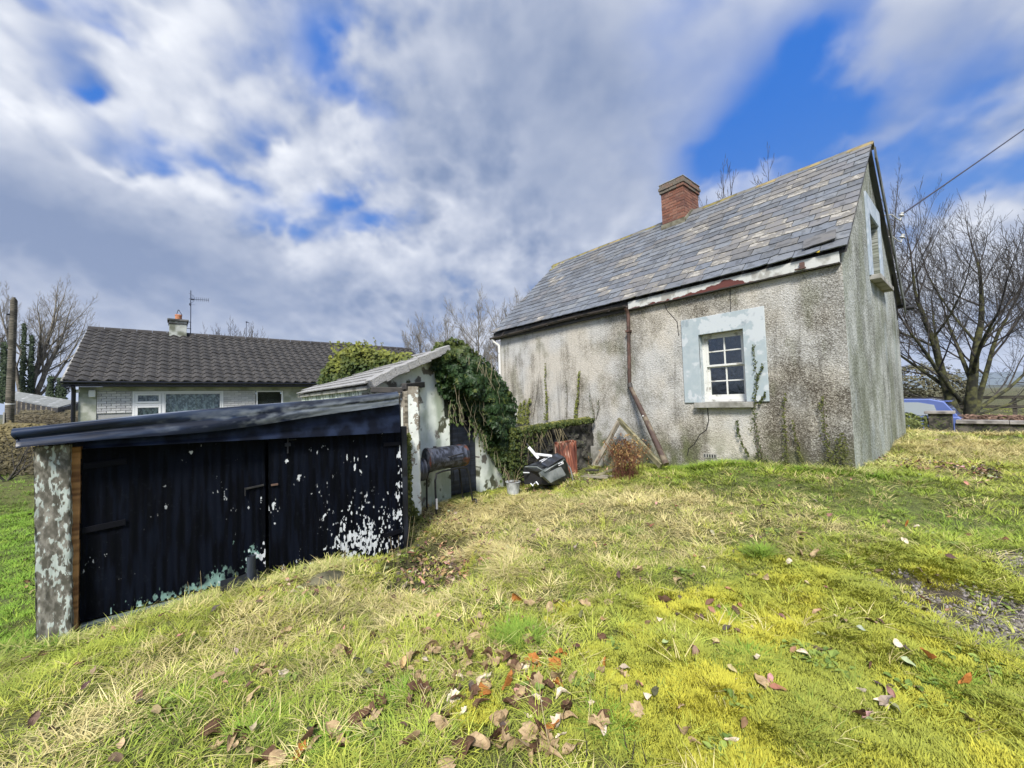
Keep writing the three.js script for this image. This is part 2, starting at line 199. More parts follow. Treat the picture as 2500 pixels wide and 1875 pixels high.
const GREEN = spots([[640, 1300, 0.2, 0.6], [1900, 1030, 0.8, 0.7], [1500, 1015, 1.0, 0.9], [1650, 1040, 0.7, 0.6], [1800, 1090, 0.7, 0.4], [1120, 1380, 0.16, 0.9], [300, 1600, 0.3, 0.7], [600, 1560, 0.25, 0.6], [120, 1420, 0.5, 0.5], [2000, 1100, 0.9, 0.5], [2150, 1160, 0.9, 0.5], [1750, 1570, 0.12, 0.6], [2180, 1480, 0.25, 0.6], [1740, 1430, 0.14, 0.5], [40, 1150, 2.2, 1.2], [40, 1250, 1.5, 1.2], [1250, 1080, 0.4, 0.4], [900, 1560, 0.2, 0.4]]);
const LITTER = spots([[960, 1215, 0.5, 1.2], [1030, 1225, 0.35, 1.0], [860, 1215, 0.4, 0.5], [1960, 1005, 0.7, 1.0], [2170, 1030, 0.6, 0.9], [940, 1120, 0.5, 0.7], [1180, 1045, 0.7, 0.8], [620, 1270, 0.35, 0.4], [1300, 1030, 0.5, 0.6]]);
const rectsOff = [[-0.93, 2.62, -7.2, -5.22], [2.4, 5.5, -12, -6.72], [2.9, 3.16, -7, -6.08], [8.2, 14.5, -11, -1.4], [5.3, 8.3, -6.9, -6.58], [-2.3, 11, -24, -17.5], [16.2, 16.6, -1.2, 30], [17.9, 19.6, -6, -0.3]];
const blocked = (x, z) => rectsOff.some(([a, b, c, d]) => x > a && x < b && z > c && z < d);
{
  const line = (lo, hi, c0, c1, fineStep) => { const a = []; let x = c0; while (x <= c1) { a.push(x); x += fineStep; } let s = fineStep; x = c1; while (x < hi) { s *= 1.16; x += s; a.push(x); } s = fineStep; x = c0; const b = []; while (x > lo) { s *= 1.16; x -= s; b.push(x); } return b.reverse().concat(a); };
  const X = line(-9000, 9000, -2, 9, 0.07), Z = line(-9000, 9000, -8, 2, 0.07), p = [], uv = [], col = [], ix = [];
  const earth = [0.055, 0.045, 0.03], turf = [0.23, 0.25, 0.065], hay = [0.38, 0.33, 0.15], gravel = [0.135, 0.108, 0.085], far = [0.13, 0.15, 0.045], moss = [0.19, 0.20, 0.015];
  for (const z of Z) for (const x of X) {
    p.push(x, Hy(x, z), z); uv.push(x / 1.7, z / 1.7);
    let c = mix3(earth, turf, 0.85); c = mix3(c, hay, clamp(field(STRAW, x, z) * 0.6)); c = mix3(c, moss, clamp(field(MOSS, x, z))); c = mix3(c, [0.17, 0.25, 0.05], clamp(field(GREEN, x, z)) * 0.6); c = mix3(c, [0.10, 0.07, 0.042], clamp(field(LITTER, x, z)) * 0.7); c = mix3(c, earth, pit(x, z) * 0.45); c = mix3(c, gravel, bare(x, z));
    c = mix3(c, mix3(far, [0.17, 0.14, 0.07], fbm(x * 0.03, z * 0.03, 3, 90)), sst(14, 30, Math.hypot(x, z))); col.push(c[0] * 2, c[1] * 2, c[2] * 2);
  }
  const w = X.length; for (let j = 0; j < Z.length - 1; j++) for (let i = 0; i < w - 1; i++) { const a = j * w + i; ix.push(a, a + w, a + 1, a + 1, a + w, a + w + 1); }
  const g = new THREE.BufferGeometry(); g.setAttribute('position', new THREE.Float32BufferAttribute(p, 3)); g.setAttribute('uv', new THREE.Float32BufferAttribute(uv, 2)); g.setAttribute('color', new THREE.Float32BufferAttribute(col, 3)); g.setIndex(ix); g.computeVertexNormals();
  const cv = document.createElement('canvas'); cv.width = cv.height = 1024; const cx = cv.getContext('2d'), q = rng(4); cx.fillStyle = 'rgb(120,120,115)'; cx.fillRect(0, 0, 1024, 1024);
  for (let k = 0; k < 26000; k++) { const x = q() * 1024, y = q() * 1024, a = q() * 6.283, l = 10 + 40 * q(), v = Math.round(60 + 195 * q() * (0.55 + 0.45 * pf(x / 1024, y / 1024, 8, 3, 12))), b = (q() - 0.5) * 1.2; cx.strokeStyle = `rgb(${v},${v},${Math.round(v * (0.75 + 0.25 * q()))})`; cx.lineWidth = 1 + 1.6 * q(); for (const [ox, oy] of [[0, 0], [x < 60 ? 1024 : x > 964 ? -1024 : 0, 0], [0, y < 60 ? 1024 : y > 964 ? -1024 : 0]]) { cx.beginPath(); cx.moveTo(x + ox, y + oy); cx.quadraticCurveTo(x + ox + l * 0.5 * Math.cos(a), y + oy + l * 0.5 * Math.sin(a), x + ox + l * Math.cos(a + b), y + oy + l * Math.sin(a + b)); cx.stroke(); if (!ox && !oy && x > 60 && x < 964 && y > 60 && y < 964) break; } }
  const t = new THREE.CanvasTexture(cv); t.colorSpace = THREE.SRGBColorSpace; t.wrapS = t.wrapT = THREE.RepeatWrapping;
  solo('ground', 'rough ground of earth, turf and gravel under the garden and fields', 'ground', g, new THREE.MeshStandardMaterial({ map: t, vertexColors: true, roughness: 0.95, bumpMap: t, bumpScale: 0.02 }), [0, 0, 0], null, 'structure');
}

// ---------------------------------------------------------------- hills far off beyond the fields
{
  const hill = (name, label, a0, a1, dist, top, seed, c) => {
    const n = 90, pts = []; const g = grid(n, 6, (u, v) => { const az = lerp(a0, a1, u), k = Math.sin(Math.PI * u) ** 0.5, h = top * k * (0.45 + 0.9 * fbm(u * 5, seed, 4, seed)); const dd = dist * (1 + v * 0.35), e = Math.sin(Math.PI * Math.min(1, v * 1.0) * 0.5); return [fwd.x * 0 + dd * Math.sin(az), -6 + h * e, -dd * Math.cos(az), u * 20, v * 3]; });
    solo(name, label, 'hill', g, withMap(mottle(c.map((k) => k * 0.75), c.map((k) => k * 1.3), 8, seed), 1, 0), [0, 0, 0], null, 'structure');
  };
  hill('hills', 'long blue ridge of far hills above the fields', 0.9, 2.3, 6500, 190, 5, [0.06, 0.075, 0.05]);
  hill('hills', 'lower dark wooded rise in front of the far blue ridge', 1.1, 2.5, 1500, 16, 9, [0.05, 0.055, 0.03]);
  hill('hills', 'low wooded skyline behind the tiled bungalow', -1.2, 0.9, 900, 14, 12, [0.04, 0.045, 0.025]);
}

// ================================================================ the cottage
const CX = 8.27, CZ = -1.408, CZ2 = -10.28, CF = 14.47, EX = 8.14, EY = 2.285, RX = 11.37, RY = 5.245;
const SL = Math.atan2(RY - EY, RX - EX), roofY = (x) => EY + (x - EX) * Math.tan(SL);
const cottage = thing('cottage', 'old roughcast stone cottage with slate roof, sash window and red brick chimney', 'cottage', [11.37, -1.4, -5.8]);
{
  // roughcast: grey-white lime over pebbles, stained brown and green
  const wu0 = 1.3, wv0 = -1.9, wU = 9.1, wV = 4.3;
  const light = [0.47, 0.463, 0.438], mid = [0.245, 0.237, 0.212], dark = [0.066, 0.058, 0.045], green = [0.10, 0.11, 0.045];
  const cracks = (u, v) => { let c = 0; const seg = (pts, w) => { for (let k = 0; k < pts.length - 1; k++) { const [ax, ay] = pts[k], [bx_, by] = pts[k + 1], dx = bx_ - ax, dy = by - ay, t = clamp(((u - ax) * dx + (v - ay) * dy) / (dx * dx + dy * dy)); const e = Math.hypot(u - ax - t * dx, v - ay - t * dy + 0); c = Math.max(c, 1 - sst(w * 0.4, w, e + (vn(u * 60, v * 60, 4) - 0.5) * 0.006)); } };
    if (u > 3.0 && u < 5.2) { seg([[4.48, 2.05], [4.44, 1.9], [4.33, 1.75], [4.22, 1.6], [4.2, 1.3]], 0.012); seg([[3.12, 2.1], [3.14, 1.6]], 0.01); seg([[3.67, -0.25], [3.66, -0.5], [3.72, -0.7], [3.86, -0.8], [3.98, -1.0], [4.1, -1.1], [4.14, -1.25]], 0.016); }
    return c; };
  const wallAlbedo = (u, v) => {
    const peb = vn(u * 74, v * 80, 3) * 0.48 + vn(u * 125, v * 132, 6) * 0.40 + vn(u * 30, v * 33, 8) * 0.12;
    const big = fbm(u * 0.9, v * 0.9, 4, 31), med = fbm(u * 3.2, v * 2.4, 4, 33), str = fbm(u * 11, v * 0.8, 4, 35);
    const corner = sst(3.1, 2.0, u) * 0.8 + 0.1 * sst(4.6, 3.4, u), farEnd = sst(5.6, 9.0, u);
    let dirt = 0.30 + (big - 0.5) * 0.9 + (med - 0.5) * 0.85 + corner * 0.24 * sst(2.2, 1.2, v) - farEnd * 0.10 + (str - 0.5) * (0.22 + 0.5 * farEnd);
    dirt += 0.22 * sst(-0.2, -1.3, v) * (med > 0 ? 1 : 1) - 0.22 * sst(1.5, 2.1, v) * sst(4.0, 2.5, u);
    const inPatch = u > 2.72 && u < 3.92; if (inPatch && v < -0.2) { const e = sst(0.0, 0.1, Math.min(u - 2.78 - 0.1 * fbm(v * 5, 1, 2, 2), 3.86 - u - 0.22 * fbm(v * 4, 3, 3, 5)) + 0.02); dirt = lerp(dirt, 0.02 + (med - 0.5) * 0.35, e * sst(-1.45, -1.1, v)); }
    dirt = clamp(dirt); const k = clamp(dirt * 1.0 + 0.04 + (0.5 - peb) * (0.95 + 0.9 * dirt));
    let c = k < 0.5 ? mix3(light, mid, k * 2) : mix3(mid, dark, k * 2 - 1);
    const warm = sst(0.35, 0.75, fbm(u * 1.3 + 9, v * 1.1, 3, 37)); c = [c[0] * (1 + 0.06 * warm), c[1], c[2] * (1 - 0.09 * warm)];
    const gr = clamp(sst(-0.55, -1.35, v) * sst(0.35, 0.65, med) * 0.75 + 0.30 * sst(0.56, 0.76, fbm(u * 2.8, v * 1.1, 4, 39)) * sst(0.4, 0.6, med)); c = mix3(c, green.map((q) => q * (0.5 + peb)), gr);
    const run = sst(0.60, 0.80, fbm(u * 9, v * 0.5, 4, 41)) * sst(2.3, 0.4, v) * 0.5; c = mix3(c, dark, run * (0.4 + 0.6 * (1 - peb)));
    return mix3(c, [0.02, 0.018, 0.015], cracks(u, v) * 0.9);
  };
  const wallMap = tex(2048, 1024, (a, b) => wallAlbedo(wu0 + a * wU, wv0 + b * wV));
  const wallBump = tex(2048, 1024, (a, b) => { const u = wu0 + a * wU, v = wv0 + b * wV; return 0.25 + 0.5 * (vn(u * 58, v * 64, 3) * 0.55 + vn(u * 110, v * 118, 6) * 0.45) + 0.3 * (fbm(u * 1.5, v * 1.5, 3, 31) - 0.5) - cracks(u, v) * 0.4; }, false);
  const roughcast = new THREE.MeshStandardMaterial({ map: wallMap, bumpMap: wallBump, bumpScale: 0.022, roughness: 0.95 });
  let g = poly(rect(1.41, 10.28, -2.2, roofY(8.3) - 0.06), [rect(2.923, 3.773, -0.16, 1.253)], 0.42).applyMatrix4(toFront); g.translate(CX - 0.003, 0, 0);
  part(cottage, 'wall', uvBy(g, (x, y, z) => [(-z - wu0) / wU, (y - wv0) / wV]), roughcast, 'roughcast front wall, grey white with brown and green stains');
  // gable
  const gMap = tex(1024, 1024, (a, b) => {
    const u = 8.2 + a * 6.4, v = -2 + b * 7.4; const peb = vn(u * 52, v * 56, 53) * 0.55 + vn(u * 90, v * 95, 56) * 0.45, med = fbm(u * 2.6, v * 2, 4, 63), str = fbm(u * 6.5, v * 0.45, 4, 65);
    const k = clamp(0.53 + (med - 0.5) * 0.9 + (str - 0.5) * 0.42 + (0.5 - peb) * 1.15 - 0.14 * sst(9.2, 8.4, u)); let c = k < 0.5 ? mix3([0.46, 0.475, 0.45], [0.235, 0.245, 0.215], k * 2) : mix3([0.235, 0.245, 0.215], [0.06, 0.062, 0.045], k * 2 - 1);
    c = mix3(c, [0.115, 0.135, 0.06], 0.28 * sst(0.45, 0.62, fbm(u * 1.6, v * 0.8, 4, 69)) + 0.3 * sst(0, -1.3, v)); c = mix3(c, [0.34, 0.39, 0.41], 0.30 * sst(0.55, 0.7, fbm(u * 2.2 + 5, v * 0.9, 3, 70)));
    const cr = 1 - sst(0.012, 0.03, Math.abs(u - (12.12 + 0.05 * (fbm(v * 3, 2, 2, 9) - 0.5) - (v + 0.8) * 0.02))); return mix3(c, [0.03, 0.035, 0.02], cr * sst(0.6, 0.1, v));
  });
  const gBump = tex(512, 512, (a, b) => { const u = 8.2 + a * 6.4, v = -2 + b * 7.4; return 0.5 * vn(u * 52, v * 56, 53) + 0.3 * vn(u * 36, v * 30, 56) + 0.2 * fbm(u * 2, v * 2, 2, 5); }, false);
  const gableMat = new THREE.MeshStandardMaterial({ map: gMap, bumpMap: gBump, bumpScale: 0.02, roughness: 0.95 });
  const outline = [[CX, -2.2], [CF, -2.2], [CF, roofY(CX) - 0.06], [RX, RY - 0.07], [CX, roofY(CX) - 0.06]];
  g = poly(outline, [rect(11.0, 12.1, 2.40, 3.68)], 0.42); g.translate(0, 0, CZ - 0.42);
  part(cottage, 'wall', uvBy(g, (x, y) => [(x - 8.2) / 6.4, (y + 2) / 7.4]), gableMat, 'grey green roughcast gable wall');
  g = poly(outline, [], 0.42); g.translate(0, 0, CZ2 + 0.002); part(cottage, 'wall', uvBy(g, (x, y) => [(x - 8.2) / 6.4, (y + 2) / 7.4]), gableMat);
  part(cottage, 'wall', bx(CF - 0.42, CF - 0.003, -2.2, roofY(CX) - 0.08, CZ2 + 0.42, CZ - 0.42, 0), MT.concrete);
  part(cottage, 'floor', bx(CX + 0.42, CF - 0.43, -1.4, -1.3, CZ2 + 0.43, CZ - 0.43, 0), MT.darkWood);

  // the window surround and the sash window
  const blueMap = tex(512, 512, (u, v) => { const n = pf(u, v, 7, 6, 81), m = pf(u, v, 22, 4, 83), st = 0.5 * sst(0.35, 0.9, v) + 0.4 * sst(0.55, 0.95, u); const flake = sst(0.60, 0.66, n * 0.7 + m * 0.3 + st * 0.22); let c = mix3([0.33, 0.385, 0.405], [0.37, 0.42, 0.435], sst(0.3, 0.7, m)); c = mix3(c, [0.47, 0.50, 0.515], flake); return mix3(c, [0.20, 0.24, 0.27], 0.55 * sst(0.60, 0.72, pf(u, v, 11, 5, 86)) * sst(0.5, 0.9, v)); });
  const blue = new THREE.MeshStandardMaterial({ map: blueMap, roughness: 0.85, bumpMap: blueMap, bumpScale: 0.003 });
  const win = part(cottage, 'window', join([bx(CX + 0.13, CX + 0.20, 1.19, 1.252, -3.772, -2.924), bx(CX + 0.13, CX + 0.20, -0.129, -0.07, -3.772, -2.924), bx(CX + 0.13, CX + 0.20, -0.07, 1.19, -3.772, -3.70), bx(CX + 0.13, CX + 0.20, -0.07, 1.19, -2.985, -2.924)]), MT.whitePaint);
  const surround = poly([[2.557, -0.135], [4.118, -0.14], [4.118, 1.60], [2.557, 1.602]], [rect(2.935, 3.760, -0.2, 1.243)].map(() => []).filter((h) => h.length), 0.02);
  const sur = poly([[2.557, -0.131], [2.923, -0.131], [2.923, 1.253], [3.773, 1.253], [3.773, -0.131], [4.118, -0.131], [4.118, 1.602], [2.557, 1.602]], [], 0.028, 0.004).applyMatrix4(toFront); sur.translate(CX - 0.027, 0, 0); void surround;
  part(win, 'surround', uvBy(sur, (x, y, z) => [(4.15 + z) / 1.7, (y + 0.15) / 1.8]), blue, 'pale blue plaster band flaking to white');
  part(win, 'sill', bx(CX - 0.12, CX + 0.2, -0.245, -0.133, -3.89, -2.80, 0.012), MT.concrete);
  for (const [z0, z1] of [[-3.7725, -3.769], [-2.927, -2.9235]]) part(win, 'reveal', bx(CX - 0.02, CX + 0.13, -0.13, 1.25, z0, z1, 0), blue);
  const glass = new THREE.MeshPhysicalMaterial({ roughness: 0.05, transmission: 1, thickness: 0, ior: 1.85, bumpMap: grain, bumpScale: 0.004 }); glass.color.setRGB(0.75, 0.8, 0.8);
  const sash = (x, y0, y1, bot) => {
    const z0 = -3.70, z1 = -2.985, st = 0.045, zm = (z0 + z1) / 2, ym = (y0 + bot + y1 - 0.035) / 2;
    part(win, 'sash', join([bx(x, x + 0.04, y0, y0 + bot, z0, z1), bx(x, x + 0.04, y1 - 0.035, y1, z0, z1), bx(x, x + 0.04, y0 + bot, y1 - 0.035, z0, z0 + st), bx(x, x + 0.04, y0 + bot, y1 - 0.035, z1 - st, z1), bx(x + 0.004, x + 0.036, y0 + bot, y1 - 0.035, zm - 0.014, zm + 0.014), bx(x + 0.006, x + 0.034, ym - 0.013, ym + 0.013, z0 + st, zm - 0.014), bx(x + 0.006, x + 0.034, ym - 0.013, ym + 0.013, zm + 0.014, z1 - st)]), MT.whitePaint);
    for (const [a, b] of [[z0 + st, zm - 0.014], [zm + 0.014, z1 - st]]) for (const [c, d] of [[y0 + bot, ym - 0.013], [ym + 0.013, y1 - 0.035]]) part(win, 'pane', bx(x + 0.018, x + 0.021, c, d, a, b, 0), glass);
  };
  sash(CX + 0.135, 0.585, 1.19, 0.04); sash(CX + 0.178, -0.07, 0.60, 0.085);
  part(win, 'pull_cord', rod([V(CX + 0.33, 1.1, -3.5), V(CX + 0.36, 0.7, -3.45), V(CX + 0.34, 0.35, -3.2)], 0.004, 5), MT.oldWood);
  part(cottage, 'window_shelf', bx(CX + 0.44, CX + 0.52, -1.2, 2.1, -4.2, -3.92, 0), MT.darkWood);

  // the blind window in the gable, boarded and painted
  const paleMap = tex(256, 256, (u, v) => mix3([0.30, 0.36, 0.42], [0.42, 0.47, 0.53], sst(0.3, 0.7, pf(u, v, 9, 5, 91))));
  const pale = withMap(paleMap, 0.85, 0.0004);
  const bw = part(cottage, 'blind_window', bx(11.0, 12.1, 2.40, 3.68, CZ - 0.24, CZ - 0.2, 0), pale, 'window opening closed with a painted board');
  g = poly([[10.70, 2.33], [11.0, 2.33], [11.0, 3.68], [12.1, 3.68], [12.1, 2.33], [12.36, 2.33], [12.36, 4.05], [10.70, 4.05]], [], 0.025, 0.003); g.translate(0, 0, CZ + 0.004); part(bw, 'surround', g, pale);
  part(bw, 'sill', bx(10.72, 12.42, 2.23, 2.33, CZ - 0.2, CZ + 0.17, 0.01), MT.concrete);

  // air brick under the window
  const vent = part(cottage, 'air_vent', bx(CX - 0.012, CX + 0.02, -1.255, -1.165, -3.80, -3.53, 0.004), MT.concrete);
  for (let k = 0; k < 5; k++) part(vent, 'slot', bx(CX - 0.0135, CX - 0.004, -1.24, -1.18, -3.78 + k * 0.05, -3.755 + k * 0.05, 0), MT.black);

  // fascia, gutter and pipes
  const fasMap = tex(1024, 64, (u, v) => { const z = 1.35 + u * 4; let c = mix3([0.52, 0.53, 0.50], [0.26, 0.25, 0.22], sst(0.48, 0.72, fbm(z * 9, v * 1.5, 4, 101)) * 0.8); const edge = 0.12 + 0.2 * (fbm(z * 4, 1, 3, 5) - 0.4) + 0.62 * Math.exp(-(((z - 3.2) / 0.26) ** 2)) + 0.30 * Math.exp(-(((z - 3.7) / 0.5) ** 2)) - sst(3.0, 2.3, z) * 0.3; if (v < 0.06 + 0.08 * fbm(z * 15, 3, 2, 4)) c = [0.035, 0.03, 0.026]; else if (v < edge + 0.75 * (fbm(z * 7, v * 2.2, 4, 9) - 0.52)) c = mix3([0.075, 0.018, 0.014], [0.14, 0.04, 0.03], pf(u, v, 30, 3, 7)); return c; });
  g = bx(8.165, 8.2, 2.065, 2.255, -5.34, -1.42, 0.004); part(cottage, 'fascia_board', uvBy(g, (x, y, z) => [(-z - 1.35) / 4, (y - 2.065) / 0.19]), new THREE.MeshStandardMaterial({ map: fasMap, roughness: 0.6 }), 'white painted fascia peeling to dark red');
  part(cottage, 'fascia_board', bx(8.175, 8.2, 2.045, 2.255, -10.5, -5.34, 0.004), MT.darkWood, 'bare dark fascia behind the gutter');
  part(cottage, 'soffit', bx(8.2, 8.268, 2.06, 2.08, -10.4, -1.42, 0), MT.darkWood);
  g = grid(40, 10, (u, v) => { const z = -5.33 - u * 5.25, a = Math.PI * (1 + v), sag = 0.03 * Math.sin(u * 5); return [8.105 + 0.06 * Math.cos(a), 2.17 + sag - 0.01 * u + 0.06 * Math.sin(a), z, u * 5, v * 0.2]; });
  const gut = withMap(mottle([0.02, 0.018, 0.016], [0.075, 0.06, 0.05], 8, 111), 0.6, 0.002, { side: THREE.DoubleSide });
  part(cottage, 'gutter', g, gut, 'dark rusting gutter');
  for (let k = 0; k < 5; k++) part(cottage, 'gutter_bracket', bar(V(8.17, 2.22, -5.8 - k * 1.05), V(8.04, 2.10, -5.8 - k * 1.05), 0.03, 0.008), gut);
  const rust = withMap(mottle([0.05, 0.028, 0.02], [0.115, 0.06, 0.045], 8, 113), 0.65, 0.002);
  part(cottage, 'downpipe', rod([V(8.105, 2.12, -5.38), V(8.17, 2.04, -5.37), V(8.205, 1.95, -5.37), V(8.205, 1.0, -5.395), V(8.205, 0.24, -5.42)], 0.042, 10), rust, 'rust brown downpipe broken off halfway');
  part(cottage, 'pipe_bracket', bx(8.15, 8.27, 1.55, 1.60, -5.44, -5.33, 0.004), rust);
  part(cottage, 'downpipe', rod([V(8.105, 2.10, -10.5), V(8.14, 1.98, -10.44), V(8.215, 1.86, -10.3), V(8.215, 1.7, -10.29), V(8.215, -1.6, -10.29)], 0.045, 10), MT.whitePaint, 'white downpipe with a swan neck at the far corner');
  part(cottage, 'gutter', rod([V(14.62, 2.2, -1.2), V(14.62, 2.2, -9)], 0.06, 8), MT.black);
  for (const y of [2.14]) part(cottage, 'fascia_hook', join([bx(8.13, 8.166, y - 0.03, y + 0.07, -1.95, -1.88, 0.004), bx(8.12, 8.15, y - 0.045, y - 0.02, -2.02, -1.86, 0.004)]), rust);

  // the roof: battens under real slates
  const R = RX - EX, run = Math.hypot(R, RY - EY), zN = -1.296, zF = -10.55;
  const deck = (sgn) => { const x0 = sgn < 0 ? EX + 0.03 : 2 * RX - EX - 0.03, y0 = EY - 0.02; const dx = RX - x0, dy = RY - 0.02 - y0, t = 0.05; const nx = -dy, ny = Math.abs(dx); const L = Math.hypot(nx, ny); const p = [[x0, y0], [RX, RY - 0.02], [RX, RY - 0.02 - t * 1.4], [x0, y0 - t]]; const q = poly(sgn < 0 ? p : p.slice().reverse(), [], zN - zF - 0.06); q.translate(0, 0, zF + 0.03); void L; return uvBox(q); };
  const slateMaps = [0, 1].map((s) => tex(256, 256, (u, v) => { const n = pf(u, v, 5, 6, 120 + s * 9), m = pf(u, v, 24, 4, 123 + s); let c = mix3([0.60, 0.62, 0.66], [0.85, 0.84, 0.82], m); c = mix3(c, [1.0, 0.95, 0.82], 0.35 * sst(0.52, 0.66, n)); return mix3(c, [0.35, 0.35, 0.33], 0.6 * sst(0.58, 0.7, pf(u, v, 9, 5, 127 + s))); }));
  const lich = tex(256, 256, (u, v) => { const n = pf(u, v, 6, 6, 131), m = pf(u, v, 30, 3, 133); let c = mix3([0.125, 0.125, 0.13], [0.185, 0.175, 0.16], pf(u, v, 8, 4, 135)); c = mix3(c, [0.165, 0.152, 0.128], sst(0.42, 0.62, n + (m - 0.5) * 0.5)); return mix3(c, [0.30, 0.285, 0.25], sst(0.62, 0.70, n + (m - 0.5) * 0.5)); });
  const slateCols = [[0.205, 0.225, 0.255], [0.175, 0.19, 0.215], [0.235, 0.25, 0.27], [0.19, 0.20, 0.215], [0.15, 0.16, 0.175], [0.215, 0.215, 0.225], [0.18, 0.178, 0.178], [0.20, 0.195, 0.19]];
  const sm = slateCols.map((c, k) => { const t = slateMaps[k % 2].clone(); t.offset.set(k * 0.37, k * 0.61); t.needsUpdate = true; const m = withMap(t, 0.62 + 0.2 * (k > 4 ? 1 : 0), 0.004); m.color.setRGB(...c.map((q) => q * 0.86)); return m; });
  const lm = [0, 1, 2].map((k) => { const t = lich.clone(); t.offset.set(k * 0.3, k * 0.45); t.needsUpdate = true; return withMap(t, 0.9, 0.006); });
  const roof = part(cottage, 'roof', deck(-1), MT.darkWood);
  part(cottage, 'roof', deck(1), sm[1]);
  const sg = []; const rr = rng(5);
  for (let k = 0; k < 8; k++) {
    const g2 = new THREE.BoxGeometry(1, 0.018, 0.40, 3, 1, 1).toNonIndexed(), p = g2.attributes.position, cut = rr() < 0.45 ? 0.03 + 0.03 * rr() : 0, bow = (rr() - 0.5) * 0.006;
    for (let i = 0; i < p.count; i++) { const x = p.getX(i), z = p.getZ(i) + 0.2; let y = p.getY(i), zz = z; if (z < 0.1) { zz += Math.sin(x * 9 + k * 2.1) * 0.005 + (x > 0.3 && k % 3 === 0 ? cut : 0) + (x < -0.3 && k % 3 === 1 ? cut : 0); y += bow * x * 2; } p.setXYZ(i, x, y, zz); }
    g2.computeVertexNormals(); uvBy(g2, (x, y, z) => [x * 0.34 + k * 0.13, z + k * 0.21]); sg.push(g2);
  }
  const ex = V(0, 0, -1), ns = V(-Math.sin(SL), Math.cos(SL), 0), ups = V(Math.cos(SL), Math.sin(SL), 0), rows = 17, gauge = run / rows, slates = [];
  for (let r = 0; r < rows; r++) {
    let z = zN; const rr2 = rng(100 + r); z += r % 2 ? 0.0 : 0; let first = true;
    while (z > zF + 0.02) {
      let w = 0.30 + 0.12 * rr2(); if (first) { w = r % 2 ? 0.19 + 0.05 * rr2() : 0.36; first = false; } if (z - w < zF + 0.14) w = z - zF;
      slates.push({ r, z: z - w / 2, w, q: rr2(), q2: rr2(), q3: rr2(), q4: rr2() }); z -= w;
    }
  }
  const place = (s, zoff = 0) => { const tilt = -0.052 + (s.q4 - 0.5) * 0.02, e = V(EX - 0.03, EY, s.z).addScaledVector(ups, s.r * gauge).addScaledVector(ns, 0.026 + 0.006 * s.q); const m = new THREE.Matrix4().makeBasis(ex, ns, ups).setPosition(e); m.multiply(new THREE.Matrix4().makeRotationX(-tilt)); m.multiply(new THREE.Matrix4().makeRotationY((s.q3 - 0.5) * 0.022)); m.multiply(new THREE.Matrix4().makeScale(s.w - 0.012, 1, 1)); return m; };
  const chooseM = (s) => { const x = -s.z, patch = fbm(x * 1.1, s.r * 0.33, 3, 141) + 0.10 * Math.exp(-(((x - 4.4 + s.r * 0.08) / 1.4) ** 2)); if (patch + (s.q2 - 0.5) * 0.6 > 0.775) return lm[Math.floor(s.q * 3)]; const n = fbm(x * 0.9 + 30, s.r * 0.3, 2, 143); return sm[Math.min(7, Math.floor(clamp(n * 0.75 + (s.q - 0.5) * 0.8 + 0.05, 0, 0.999) * 8))]; };
  // patches around the chimney are left free of slates
  const chim = { x0: 10.9, x1: 11.84, z0: -5.87, z1: -5.2 };
  const near = slates.map((s) => { const p = V(EX, EY, s.z).addScaledVector(ups, s.r * gauge); return { s, d: p.length() / Math.sqrt(s.w) }; }).filter(({ s }) => !(s.r > rows - 3 && s.z < chim.z1 - 0.1 && s.z > chim.z0 + 0.1 && false)).sort((a, b) => a.d - b.d);
  const rest = new Map();
  near.forEach(({ s }, k) => {
    const m = place(s), geo = sg[Math.floor(s.q3 * 8)], mm = chooseM(s);
    if (k < 298) piece(roof, 'slate', geo, mm, m); else { const q = geo.clone().applyMatrix4(m); if (!rest.has(mm)) rest.set(mm, []); rest.get(mm).push(q); }
  });
  for (const [m, gs] of rest) tag(part(roof, 'slate_rows', mergeGeometries(gs), m), null, null, null, 'stuff');
  // slipped slate near the eave and broken end by the far verge
  const slip = place({ r: 0.75, z: -1.68, w: 0.46, q: 0.9, q3: 0.9, q4: 0.9 }); slip.multiply(new THREE.Matrix4().makeRotationY(0.10)).setPosition(slip.elements[12] - 0.03, slip.elements[13] + 0.03, slip.elements[14]); const sp = piece(roof, 'slate', sg[0], sm[6], slip); sp.userData.label = 'slipped brown slate lying askew near the eave';
  // moss and yellow lichen
  const mossM = withMap(mottle([0.13, 0.12, 0.02], [0.30, 0.27, 0.05], 8, 151), 1, 0.01), yel = withMap(mottle([0.28, 0.2, 0.02], [0.5, 0.38, 0.05], 8, 153), 1, 0.01);
  const cushion = (p, a, b, h, seed) => { const g2 = new THREE.SphereGeometry(1, 14, 8, 0, Math.PI * 2, 0, Math.PI / 2), q = g2.attributes.position; for (let i = 0; i < q.count; i++) { const k = 0.7 + 0.6 * vn(q.getX(i) * 3 + seed, q.getZ(i) * 3, seed); q.setXYZ(i, q.getX(i) * a * k, q.getY(i) * h * k, q.getZ(i) * b * k); } g2.computeVertexNormals(); return uvBox(g2.applyMatrix4(new THREE.Matrix4().makeBasis(ex, ns, ups).setPosition(p))); };
  const onRoof = (t, z, o = 0.03) => V(EX, EY, z).addScaledVector(ups, t * run).addScaledVector(ns, o);
  part(roof, 'moss', join([cushion(onRoof(0.955, -10.42), 0.12, 0.1, 0.03, 3), cushion(onRoof(0.90, -10.5), 0.08, 0.1, 0.03, 5), cushion(onRoof(0.97, -10.1), 0.16, 0.05, 0.03, 8), cushion(onRoof(0.93, -10.47), 0.07, 0.12, 0.03, 6)]), mossM);
